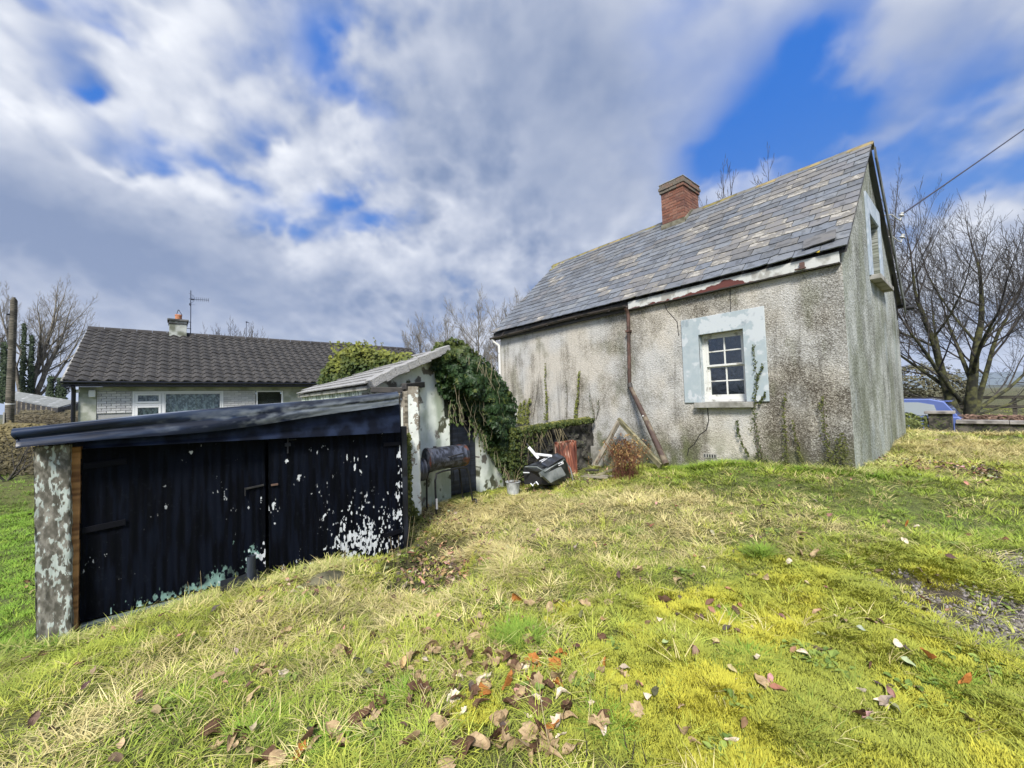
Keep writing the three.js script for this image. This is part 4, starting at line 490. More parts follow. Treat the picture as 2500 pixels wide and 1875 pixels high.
// ================================================================ the bungalow behind
{
  const zb = -17.6, bg = thing('bungalow', 'low bungalow with dark wavy tiled roof and white brick panels', 'bungalow', [4, -1.6, -20]);
  const plaster = withMap(mottle([0.26, 0.28, 0.22], [0.42, 0.43, 0.38], 5, 401), 0.95, 0.004);
  part(bg, 'wall', join([bx(-2.15, -1.77, -1.8, 0.84, zb - 0.3, zb, 0.005), bx(-1.77, 10.5, 0.71, 0.84, zb - 0.3, zb - 0.01, 0.005), bx(3.28, 10.5, -1.8, 0.71, zb - 0.3, zb - 0.02, 0.005), bx(-1.77, 3.28, -1.8, -0.35, zb - 0.3, zb - 0.02, 0.005), bx(-2.15, -1.9, -1.8, 0.84, -25.8, zb - 0.3, 0), bx(10.25, 10.5, -1.8, 0.84, -25.8, zb - 0.3, 0), bx(-2.15, 10.5, -1.8, 0.84, -26, -25.8, 0)]), plaster);
  const mort = mat([0.30, 0.30, 0.30], 0.95); part(bg, 'brick_backing', join([bx(-1.77, -0.97, -0.35, 0.71, zb - 0.25, zb - 0.035, 0), bx(1.40, 2.38, -0.35, 0.71, zb - 0.25, zb - 0.035, 0)]), mort);
  const wb = [[0.55, 0.55, 0.55], [0.48, 0.48, 0.49], [0.60, 0.60, 0.60]].map((c) => withMap(mottle(c.map((k) => k * 0.9), c, 6, 411), 0.9, 0.003)), bgeo = bx(-0.5, 0.5, -0.5, 0.5, -0.5, 0.5, 0.03), br = rng(7);
  for (const [a, b] of [[-1.765, -0.975], [1.405, 2.375]]) for (let r = 0; r < 9; r++) { let x = a; let w = r % 2 ? 0.105 : 0.215; const y = 0.70 - (r + 1) * 0.076; while (x < b - 0.02) { const e = Math.min(b, x + w); piece(bg, 'brick', bgeo, wb[Math.floor(br() * 3)], new THREE.Matrix4().makeTranslation((x + e) / 2, y + 0.038, zb - 0.03 + (br() - 0.5) * 0.004).multiply(new THREE.Matrix4().makeScale(e - x - 0.012, 0.064, 0.05))); x = e; w = 0.215; } }
  // window with net curtain
  const wp = mat([0.72, 0.73, 0.74], 0.4), gl = new THREE.MeshPhysicalMaterial({ roughness: 0.05, transmission: 1, thickness: 0 }); gl.color.setRGB(0.8, 0.85, 0.85);
  const F = (x0, x1, y0, y1, z = zb - 0.06, z1 = zb - 0.005) => bx(x0, x1, y0, y1, z, z1, 0.006);
  const wn = part(bg, 'window', join([F(-0.97, -0.91, -0.40, 0.70), F(1.33, 1.40, -0.40, 0.70), F(-0.91, 1.33, 0.635, 0.70), F(-0.27, -0.20, -0.40, 0.635), F(-0.91, -0.27, 0.235, 0.30)]), wp, 'white framed window with net curtain');
  const pn = (x0, x1, y0, y1, s) => { part(wn, 'frame', join([F(x0, x0 + s, y0, y1, zb - 0.045, zb + 0.012), F(x1 - s, x1, y0, y1, zb - 0.045, zb + 0.012), F(x0 + s, x1 - s, y1 - s, y1, zb - 0.045, zb + 0.012), F(x0 + s, x1 - s, y0, y0 + s, zb - 0.045, zb + 0.012)]), wp); part(wn, 'pane', bx(x0 + s, x1 - s, y0 + s, y1 - s, zb - 0.03, zb - 0.026, 0), gl); };
  pn(-0.905, -0.275, 0.305, 0.63, 0.065); pn(-0.905, -0.275, -0.38, 0.23, 0.065); pn(-0.195, 1.325, -0.38, 0.63, 0.03);
  const lace = tex(512, 256, (u, v) => { const f = pf(u, v, 18, 5, 421); return mix3([0.16, 0.19, 0.19], [0.48, 0.52, 0.52], sst(0.35, 0.68, f)); });
  part(wn, 'net_curtain', grid(120, 4, (u, v) => [lerp(-0.9, 1.32, u), lerp(-0.38, 0.64, v), zb - 0.16 + 0.03 * Math.sin(u * 70 + 2 * Math.sin(u * 17)), u * 3, v]), new THREE.MeshStandardMaterial({ map: lace, roughness: 1, side: THREE.DoubleSide }));
  part(bg, 'room', bx(-1.8, 10.2, -1.7, 0.7, -22, -21.9, 0), MT.black);
  const dw = part(bg, 'doorway', join([F(2.40, 2.44, -0.4, 0.70), F(3.22, 3.28, -0.4, 0.70), F(2.44, 3.22, 0.655, 0.70)]), wp); part(dw, 'pane', bx(2.44, 3.22, -0.4, 0.655, zb - 0.05, zb - 0.045, 0), gl); part(dw, 'blind', bx(2.44, 3.22, -0.4, 0.66, zb - 0.2, zb - 0.19, 0), mat([0.07, 0.06, 0.045], 0.8));
  const lampG = part(bg, 'wall_lamp', bx(-1.93, -1.78, 0.52, 0.74, zb, zb + 0.12, 0.02), mat([0.62, 0.63, 0.60], 0.5)); void lampG;
  part(bg, 'fascia', join([bx(-2.45, 10.8, 0.83, 0.965, zb + 0.30, zb + 0.33, 0.004), bx(-2.42, 10.8, 0.845, 0.86, zb, zb + 0.30, 0)]), MT.blackGloss, 'black fascia and soffit'); part(bg, 'gutter', rod([V(-2.46, 0.965, zb + 0.38), V(10.8, 0.93, zb + 0.38)], 0.055, 8), MT.blackGloss);
  part(bg, 'downpipe', rod([V(-2.22, 0.86, zb + 0.34), V(-2.24, 0.72, zb + 0.06), V(-2.24, -1.7, zb + 0.06)], 0.05, 8), MT.blackGloss); part(bg, 'pipe_collar', bx(-2.2, -2.12, 0.66, 0.76, zb, zb + 0.05, 0.01), wp);
  // roof
  const ez = zb + 0.42, ey = 0.985, rz = -21.6, ry = 3.20, L = Math.hypot(ez - rz, ry - ey), a = Math.atan2(ry - ey, ez - rz), up = V(0, Math.sin(a), -Math.cos(a)), nn = V(0, Math.cos(a), Math.sin(a)), exx = V(1, 0, 0);
  const rf = part(bg, 'roof', (() => { const q = poly([[-ez, ey - 0.06], [-rz, ry - 0.06], [-(rz - (ez - rz)), ey - 0.06], [-rz, ry - 0.3]], [], 13.1).applyMatrix4(new THREE.Matrix4().set(0, 0, 1, -2.36, 0, 1, 0, 0, -1, 0, 0, 0, 0, 0, 0, 1)); return uvBox(q); })(), MT.black);
  const tt = tex(256, 256, (u, v) => { const n = pf(u, v, 6, 5, 431); let c = mix3([0.020, 0.018, 0.016], [0.045, 0.041, 0.038], n); return mix3(c, [0.12, 0.115, 0.10], sst(0.66, 0.74, pf(u, v, 14, 4, 433))); });
  const tm = [0.85, 1, 1.15, 1.3].map((k) => { const m = withMap(tt, 0.8, 0.006); m.color.setScalar(k); return m; });
  const prof = (x) => 0.030 * Math.sin(x * Math.PI * 2) + 0.008 * Math.sin(x * Math.PI * 4 + 0.5), N = 13, gw = 0.30, rows = 14, gz = L / rows;
  const tile = uvBox(flat((() => { const p = [], ix = []; const n = 9; for (let k = 0; k <= n; k++) { const x = k / n * 1.03, y = prof(x); p.push(x * gw, y, 0, x * gw, y, -gz - 0.05, x * gw, y - 0.035, 0); } for (let k = 0; k < n; k++) { const q = k * 3; ix.push(q, q + 3, q + 1, q + 3, q + 4, q + 1, q + 2, q + 5, q, q + 5, q + 3, q); } const g = new THREE.BufferGeometry(); g.setAttribute('position', new THREE.Float32BufferAttribute(p, 3)); g.setIndex(ix); const f = g.toNonIndexed(); f.computeVertexNormals(); return f; })())); void N;
  for (const m of tm) m.side = THREE.DoubleSide;
  const tr = rng(51), all = []; for (let c = 0; c < 43; c++) for (let r = 0; r < rows; r++) all.push({ c, r, q: tr(), e: tr() });
  const restT = new Map(); all.forEach(({ c, r, q, e }, k) => { const bas = new THREE.Matrix4().makeBasis(exx, nn, V(0, 0, 0).crossVectors(exx, nn)); bas.setPosition(V(-2.42 + c * gw, ey, ez).addScaledVector(up, r * gz).addScaledVector(nn, 0.05 + (e - 0.5) * 0.012)); bas.multiply(new THREE.Matrix4().makeRotationX(-0.09)); const mm = tm[Math.floor(q * 4)]; if (k < 294) piece(rf, 'tile', tile, mm, bas); else { if (!restT.has(mm)) restT.set(mm, []); restT.get(mm).push(tile.clone().applyMatrix4(bas)); } });
  for (const [m, gs] of restT) tag(part(rf, 'tile_rows', mergeGeometries(gs), m), null, null, null, 'stuff');
  for (let x = -2.42; x < 10.5; x += 0.45) piece(rf, 'ridge_tile', (rf.userData_g ??= uvBox(new THREE.CylinderGeometry(0.13, 0.13, 0.44, 10, 1, true, -Math.PI / 2 - 0.1, Math.PI + 0.2).rotateZ(Math.PI / 2).rotateX(0))), tm[Math.floor(tr() * 4)], new THREE.Matrix4().makeTranslation(x + 0.22, ry - 0.02, rz));
  delete rf.userData_g;
  part(rf, 'verge', bar(V(-2.43, ey - 0.03, ez), V(-2.40, ry - 0.03, rz), 0.05, 0.12), MT.concrete);
  const wl = withMap(mottle([0.14, 0.15, 0.11], [0.42, 0.44, 0.40], 5, 441), 0.95, 0.006);
  const c = part(bg, 'chimney', bx(-0.11, 0.45, 2.9, 3.74, rz - 0.35, rz + 0.22, 0.01), wl, 'rendered stack, stained green');
  part(c, 'cap', join([bx(-0.17, 0.51, 3.74, 3.82, rz - 0.41, rz + 0.28, 0.01), bx(-0.14, 0.48, 3.62, 3.66, rz - 0.38, rz + 0.25, 0.01)]), withMap(mottle([0.05, 0.05, 0.05], [0.14, 0.14, 0.13], 6, 443), 0.9, 0.004));
  part(c, 'pot', new THREE.LatheGeometry([[0.10, 3.80], [0.115, 3.82], [0.112, 3.98], [0.122, 3.99], [0.122, 4.05], [0.09, 4.05]].map((q) => new THREE.Vector2(...q)), 18).translate(0.185, 0, rz - 0.06), withMap(mottle([0.32, 0.12, 0.06], [0.46, 0.20, 0.10], 6, 445), 0.85, 0.002), 'orange clay pot');
  part(c, 'cowl', join([rod([V(0.12, 4.04, rz), V(0.175, 4.26, rz - 0.05)], 0.012, 6), rod([V(0.30, 4.04, rz), V(0.19, 4.26, rz - 0.05)], 0.010, 6), rod([V(0.155, 4.25, rz - 0.05), V(0.215, 4.25, rz - 0.05)], 0.012, 6)]), MT.iron);
  // the aerials on the roof
  const ae = thing('television_aerial', 'tall aerial on a thin mast clamped beside the rendered chimney', 'aerial', [0.58, 3.2, rz]); const am = mat([0.05, 0.06, 0.09], 0.5, { metalness: 0.4 });
  part(ae, 'mast', rod([V(0.58, 3.2, rz), V(0.58, 5.13, rz)], 0.016, 7), am);
  part(ae, 'boom', join([rod([V(0.52, 4.765, rz), V(1.20, 4.80, rz)], 0.010, 6), bx(0.57, 0.70, 4.74, 4.79, rz - 0.03, rz + 0.03, 0.006)]), am);
  for (let k = 0; k < 8; k++) part(ae, 'element', rod([V(0.70 + k * 0.069, 4.71 + k * 0.0035, rz - 0.08), V(0.70 + k * 0.069, 4.85 + k * 0.0035, rz + 0.08)], 0.006, 5), am);
  part(ae, 'reflector', join([[4.84, 4.93], [4.62, 4.72]].flatMap(([y0, y1]) => [rod([V(0.60, y0, rz), V(0.66, y0 + 0.02, rz), V(0.66, y1, rz), V(0.60, y1 + 0.02, rz)], 0.008, 5)])), am);
  part(ae, 'junction_box', join([bx(0.53, 0.60, 4.49, 4.58, rz - 0.04, rz + 0.04, 0.008), rod([V(0.60, 4.56, rz), V(0.72, 4.53, rz)], 0.005, 5), rod([V(0.52, 5.0, rz), V(0.58, 4.99, rz)], 0.008, 5)]), am);
  part(ae, 'clamp', join([rod([V(0.45, 3.78, rz), V(0.60, 3.77, rz)], 0.016, 6), rod([V(0.45, 3.50, rz), V(0.60, 3.49, rz)], 0.013, 6)]), am);
  const a2 = thing('television_aerial', 'short thin mast with a small round head on the tiled ridge', 'aerial', [2.56, 3.2, rz]); part(a2, 'mast', rod([V(2.56, 3.15, rz), V(2.56, 3.98, rz)], 0.011, 6), am); part(a2, 'head', join([new THREE.SphereGeometry(0.038, 10, 8).translate(2.57, 3.99, rz), rod([V(2.57, 3.99, rz), V(2.67, 3.96, rz)], 0.012, 6)]), am);
}

// ================================================================ things in the yard
// barrel barbecue with a side firebox
{
  const b = thing('barrel_barbecue', 'rusty black barrel barbecue on tube legs beside the white pier', 'barbecue', [3.75, -1.84, -6.3]);
  const bm = (s, r) => withMap(tex(512, 256, (u, v) => { const n = pf(u, v, 6, 6, s), st = pf(u, v * 0.4, 24, 4, s + 3); let c = mix3([0.020, 0.022, 0.03], [0.075, 0.085, 0.115], sst(0.35, 0.7, st)); return mix3(c, mix3([0.05, 0.022, 0.016], [0.16, 0.062, 0.04], st), sst(r, r + 0.16, n * 0.7 + 0.30 * sst(0.6, 1, u))); }), 0.45, 0.003, { metalness: 0.25, side: THREE.DoubleSide });
  const lidM = bm(501, 0.55), botM = bm(507, 0.44), ax = V(0.985, 0.02, 0.05).normalize(), c0 = V(3.36, -0.965, -6.31), c1 = V(4.11, -0.955, -6.27), r = 0.195;
  const cyl = (a, e, r0, t0, t1, n = 26) => { const d = e.clone().sub(a).normalize(), up = V(0, 1, 0).addScaledVector(d, -d.y).normalize(), sd = d.clone().cross(up); return grid(n, 8, (u, v) => { const t = lerp(t0, t1, u), p = a.clone().lerp(e, v).addScaledVector(up, r0 * Math.cos(t)).addScaledVector(sd, r0 * Math.sin(t)); return [p.x, p.y, p.z, v, u]; }); };
  const disc = (p, d, r0, n = 24) => { const g = new THREE.CylinderGeometry(r0, r0, 0.014, n); g.rotateZ(Math.PI / 2).rotateY(Math.atan2(-d.z, d.x)); return g.translate(p.x, p.y, p.z); };
  part(b, 'lower_drum', join([cyl(c0, c1, r, 1.75, 4.75), disc(c0, ax, r), disc(c1, ax, r)]), botM, 'rusted lower half of the drum');
  const lid = part(b, 'lid', join([cyl(c0, c1, r + 0.008, -1.55, 1.78), cyl(c0, c0.clone().addScaledVector(ax, 0.03), r + 0.016, -1.55, 1.78)]), lidM, 'dull lid fading to red rust');
  part(lid, 'handle', join([rod([V(3.66, -0.93, -6.10), V(3.68, -0.92, -6.06), V(3.93, -0.885, -6.03), V(3.95, -0.885, -6.07)], 0.011, 7)]), MT.black); part(lid, 'stub', rod([V(3.52, -0.77, -6.3), V(3.52, -0.74, -6.3)], 0.03, 10), MT.black);
  part(b, 'firebox', join([cyl(V(2.98, -1.12, -6.32), V(3.27, -1.11, -6.31), 0.19, 0, Math.PI * 2), disc(V(3.27, -1.11, -6.31), ax, 0.19), disc(V(2.98, -1.12, -6.32), ax, 0.19), cyl(V(3.245, -1.11, -6.31), V(3.28, -1.11, -6.31), 0.197, 0, Math.PI * 2)]), bm(511, 0.68));
  part(b, 'vent', rod([V(4.11, -0.86, -6.27), V(4.19, -0.87, -6.26)], 0.03, 10), botM);
  const legM = mat([0.012, 0.013, 0.014], 0.5, { metalness: 0.3 });
  for (const s of [0.16, -0.17]) part(b, 'leg_frame', rod([V(3.42, -1.86, -6.28 + s), V(3.42, -1.3, -6.28 + s * 0.9), V(3.46, -1.19, -6.28 + s * 0.8), V(3.6, -1.165, -6.28 + s * 0.75), V(3.95, -1.15, -6.27 + s * 0.75), V(4.06, -1.17, -6.27 + s * 0.8), V(4.10, -1.27, -6.27 + s * 0.9), V(4.17, -1.86, -6.27 + s)], 0.017, 8), legM);
  part(b, 'bare_tube', rod([V(3.421, -1.77, -6.098), V(3.421, -1.60, -6.10)], 0.019, 8), mat([0.5, 0.5, 0.5], 0.4));
  part(b, 'wheel', (() => { const g = new THREE.TorusGeometry(0.05, 0.022, 8, 18); return g.rotateY(Math.PI / 2).translate(4.20, -1.80, -6.10); })(), MT.black);
}
// the dumped black machine body with grey panel
{
  const c = thing('dumped_box', 'tipped black plastic box with a grey panel and a bent white handle', 'box', [5.8, -1.7, -5.75]);
  const bl = withMap(mottle([0.010, 0.012, 0.014], [0.035, 0.04, 0.045], 8, 521), 0.35, 0.003), gy = withMap(mottle([0.09, 0.105, 0.10], [0.24, 0.255, 0.245], 5, 523), 0.6, 0.003), nv = withMap(mottle([0.012, 0.016, 0.026], [0.04, 0.05, 0.075], 8, 525), 0.3, 0.003);
  const Q = (x, y, z = -5.8) => { const p = onZ(x, y, z); return p; };
  const slab = (a, b, d, e, n) => { const m = []; const f = [a, b, d, e], nrm = b.clone().sub(a).cross(e.clone().sub(a)).normalize().multiplyScalar(n); const g = f.map((q) => q.clone().add(nrm)); const idx = [[0, 1, 2, 3], [7, 6, 5, 4], [0, 4, 5, 1], [1, 5, 6, 2], [2, 6, 7, 3], [3, 7, 4, 0]], P = f.concat(g); for (const q of idx) for (const k of [0, 1, 2, 0, 2, 3]) m.push(P[q[k]].x, P[q[k]].y, P[q[k]].z); const o = new THREE.BufferGeometry(); o.setAttribute('position', new THREE.Float32BufferAttribute(m, 3)); o.computeVertexNormals(); return uvBox(o); };
  const A = Q(1131, 1010, -5.95), Bq = Q(1203, 978, -6.05), C = Q(1221, 988, -5.85), D = Q(1180, 1016, -5.55), E = Q(1238, 1032, -5.75), G = Q(1190, 1046, -5.55), Hh = Q(1133, 1046, -5.95), I = Q(1238, 1048, -5.9);
  part(c, 'shell', slab(A, D, C, Bq, -0.05), bl); part(c, 'shell', slab(A, Hh, G, D, -0.08), MT.black); part(c, 'shell', slab(D, G, I, C, -0.30), bl);
  part(c, 'lid', slab(Q(1168, 1004, -5.66), Q(1183, 1011, -5.56), Q(1216, 990, -5.82), Q(1200, 983, -5.94), 0.03), nv, 'dark blue lid strip');
  part(c, 'panel', slab(Q(1190, 1043, -5.50), Q(1223, 1026, -5.66), Q(1212, 1008, -5.66), Q(1171, 1026, -5.50), -0.05), gy, 'dull grey plastic panel');
  part(c, 'panel', slab(Q(1167, 1021, -5.52), Q(1171, 1030, -5.50), Q(1190, 1014, -5.56), Q(1186, 1008, -5.58), -0.04), gy);
  part(c, 'rim', rod([A.clone().add(V(0, 0.02, 0.05)), Q(1160, 1009, -5.62), Q(1176, 1019, -5.52), Q(1190, 1010, -5.56), Q(1219, 993, -5.80), Q(1232, 1012, -5.72), Q(1238, 1038, -5.70)], 0.014, 7), gy);
  const wh = mat([0.72, 0.73, 0.74], 0.45); part(c, 'handle', bar(Q(1142, 966, -5.95), Q(1163, 990, -5.85), 0.05, 0.06, 0.01), wh); part(c, 'handle', bar(Q(1158, 981, -5.9), Q(1192, 985, -5.8), 0.04, 0.05, 0.01), wh); part(c, 'handle', rod([Q(1138, 958, -6.0), Q(1142, 966, -5.95)], 0.016, 7), MT.black);
  part(c, 'strip', bar(Q(1170, 998, -5.75), Q(1186, 988, -5.9), 0.02, 0.015, 0.004), wh); part(c, 'strip', bar(Q(1166, 996, -5.78), Q(1178, 990, -5.88), 0.02, 0.012, 0.004), wh); part(c, 'strip', bar(Q(1131, 1021, -5.85), Q(1143, 1021, -5.85), 0.03, 0.02, 0.006), wh);
  part(c, 'clip', join([bar(Q(1206, 1002, -5.64), Q(1214, 998, -5.68), 0.015, 0.012, 0.003), bar(Q(1207, 1006, -5.64), Q(1213, 1003, -5.67), 0.015, 0.012, 0.003), new THREE.TorusGeometry(0.022, 0.009, 6, 12).translate(...Q(1215, 1000, -5.66).toArray())]), wh);
  for (const [x, y, x2, y2] of [[1146, 1044, 1152, 1050], [1158, 1040, 1163, 1047], [1151, 1048, 1156, 1043]]) part(c, 'scrap', bar(Q(x, y, -5.6), Q(x2, y2, -5.55), 0.03, 0.01, 0.003), wh);
}
// rusty ribbed sheet
{
  const rm = withMap(tex(256, 512, (u, v) => { const st = pf(u, v * 0.15, 20, 4, 531), n = pf(u, v, 8, 5, 533); let c = mix3([0.10, 0.026, 0.015], [0.28, 0.095, 0.05], sst(0.3, 0.7, st)); c = mix3(c, [0.055, 0.018, 0.012], sst(0.45, 0.7, n) * sst(0.55, 0.9, v)); return mix3(c, [0.50, 0.36, 0.29], sst(0.60, 0.74, st) * 0.75); }), 0.75, 0.004, { side: THREE.DoubleSide });
  const r = thing('rusty_panel', 'rust red ribbed metal panel standing against the dark stone wall', 'metal panel', [6.93, -1.7, -6.3]);
  part(r, 'face', grid(60, 8, (u, v) => [lerp(6.655, 7.215, u), lerp(-1.76, -0.975 - 0.01 * u, v), -6.26 - 0.10 * v + 0.03 * Math.abs(Math.sin(u * Math.PI * 7)) , u, v]), rm);
  part(r, 'edge', join([bx(6.64, 7.23, -0.985, -0.945, -6.40, -6.345, 0.008), bx(7.205, 7.235, -1.76, -0.96, -6.41, -6.27, 0.006), bx(6.64, 6.665, -1.76, -0.96, -6.41, -6.28, 0.006)]), rm);
}
// bucket with dead plants
{
  const b = thing('plant_bucket', 'chipped white bucket with dead stems below the ivy', 'bucket', [5.03, -1.72, -6.0]);
  part(b, 'tub', new THREE.LatheGeometry([[0.11, -0.04], [0.135, 0.18], [0.144, 0.185], [0.144, 0.2], [0.128, 0.196], [0.10, 0.0], [0, 0.0]].map((q) => new THREE.Vector2(...q)), 24).translate(5.03, -1.735, -6.0), withMap(mottle([0.16, 0.17, 0.16], [0.46, 0.48, 0.48], 6, 541), 0.6, 0.003, { side: THREE.DoubleSide }));
  part(b, 'soil', new THREE.CircleGeometry(0.13, 18).rotateX(-Math.PI / 2).translate(5.03, -1.57, -6.0), mat([0.03, 0.022, 0.015], 1));
  const q = rng(12), t = new Tubes(); for (let k = 0; k < 12; k++) { const a = q() * 6.28, h = 0.1 + 0.2 * q(), p = V(5.03 + 0.08 * Math.cos(a), -1.54, -6 + 0.08 * Math.sin(a)); t.tube([p, p.clone().add(V(0.04 * Math.cos(a), h * 0.6, 0.04 * Math.sin(a))), p.clone().add(V(0.14 * Math.cos(a), h, 0.14 * Math.sin(a)))], [0.005, 0.004, 0.002], 4); } part(b, 'stems', t.build(), mat([0.22, 0.17, 0.10], 0.9));
}
// timbers
{
  const P = (x, y, z) => onX(x, y, z);
  let a = P(1337, 910, 7.95), b = P(1286, 1003, 7.75); solo('timber', 'grey old timber leaning from the apex down towards the dark wall', 'timber', bar(a, b, 0.07, 0.10, 0.006), MT.oldWood, b.toArray());
  a = P(1336, 906, 7.98); b = P(1428, 1007, 7.55); solo('timber', 'mossy timber sloping from the apex down to the foot of the broken pipe', 'timber', bar(a, b, 0.07, 0.11, 0.006), MT.mossWood, b.toArray());
  a = P(1360, 833, 8.20); b = P(1439, 1003, 7.55); const pm = withMap(tex(256, 256, (u, v) => mix3([0.055, 0.032, 0.024], [0.15, 0.12, 0.08], sst(0.35, 0.7, pf(u, v, 8, 5, 551)))), 0.75, 0.004);
  const lp = thing('broken_downpipe', 'long brown broken downpipe leaning out from the wall below its stump', 'pipe', b.toArray()); part(lp, 'pipe', rod([a, a.clone().lerp(b, 0.4).add(V(0.02, 0, 0)), b], [0.045, 0.055, 0.065], 10), pm); part(lp, 'collar', rod([a.clone().add(V(0, 0.05, 0.0)), a.clone().lerp(b, 0.03)], 0.056, 10), MT.darkWood); part(lp, 'speck', new THREE.SphereGeometry(0.02, 8, 6).translate(...a.clone().lerp(b, 0.43).add(V(-0.05, 0.01, 0.01)).toArray()), MT.whitePaint);
  const gr = (x, y, h = 0.03) => ground(x, y).add(V(0, h, 0)); const defs = [[1262, 1040, 1345, 1012, MT.mossWood, 'mossy plank lying aslant under the red stemmed shrub'], [1266, 1031, 1325, 1036, MT.oldWood, 'pale split plank lying on the pile before the apex timbers'], [1258, 1036, 1310, 1041, MT.oldWood, 'grey plank at the front edge of the pile by the shrub'], [1268, 1024, 1292, 1025, MT.darkWood, 'short dark board lying nearest the leaning grey timber']];
  defs.forEach(([x, y, x2, y2, m, l], k) => { const p = gr(x, y, 0.03 + 0.02 * k), q = gr(x2, y2, 0.05 + 0.015 * k); solo('plank', l, 'plank', bar(p, q, 0.10, 0.03, 0.004), m, p.toArray()); });
  const sl0 = onX(1290, 985, 8.2); solo('slate_sheet', 'loose grey slate sheet propped against the cottage behind the timbers', 'slate', bx(8.14, 8.16, sl0.y - 0.35, sl0.y + 0.25, sl0.z - 0.15, sl0.z + 0.22, 0.004), MT.concrete, [8.15, sl0.y, sl0.z]);
  const pp = ground(543, 1262), pb = thing('plastic_pipe', 'short upright black plastic pipe in the grass before the shed doors', 'pipe', pp.toArray()); part(pb, 'pipe', new THREE.LatheGeometry([[0.040, -0.1], [0.042, 0.30], [0.036, 0.30], [0.034, -0.05]].map((q) => new THREE.Vector2(...q)), 20).translate(pp.x, pp.y, pp.z), withMap(mottle([0.018, 0.024, 0.034], [0.04, 0.05, 0.065], 6, 561), 0.5, 0.002, { side: THREE.DoubleSide }));
  const bs = ground(475, 1290), bs2 = ground(560, 1262); solo('black_sheet', 'flat black plastic sheet on the ground at the foot of the doors', 'plastic sheet', grid(12, 6, (u, v) => { const p = bs.clone().lerp(bs2, u); return [p.x + 0.02 * v, p.y + 0.03 + 0.03 * vn(u * 4, v * 3, 5) + 0.03 * v, p.z - 0.22 * v, u, v]; }), mat([0.015, 0.017, 0.02], 0.4, { side: THREE.DoubleSide }), bs.toArray());
  const st = ground(1075, 1066); void st; const rk = ground(700, 1258); const sg = new THREE.DodecahedronGeometry(1, 2), sp = sg.attributes.position; for (let i = 0; i < sp.count; i++) { const k = 0.8 + 0.4 * vn(sp.getX(i) * 1.5 + 3, sp.getY(i) * 1.5 + sp.getZ(i), 9); sp.setXYZ(i, sp.getX(i) * 0.24 * k, sp.getY(i) * 0.07 * k, sp.getZ(i) * 0.15 * k); } sg.computeVertexNormals(); solo('stone', 'low flat mossy stone at the foot of the flaking door', 'stone', uvBox(sg.translate(rk.x, rk.y - 0.01, rk.z - 0.05)), withMap(mottle([0.04, 0.04, 0.02], [0.13, 0.12, 0.07], 6, 565), 0.95, 0.01), rk.toArray());
}

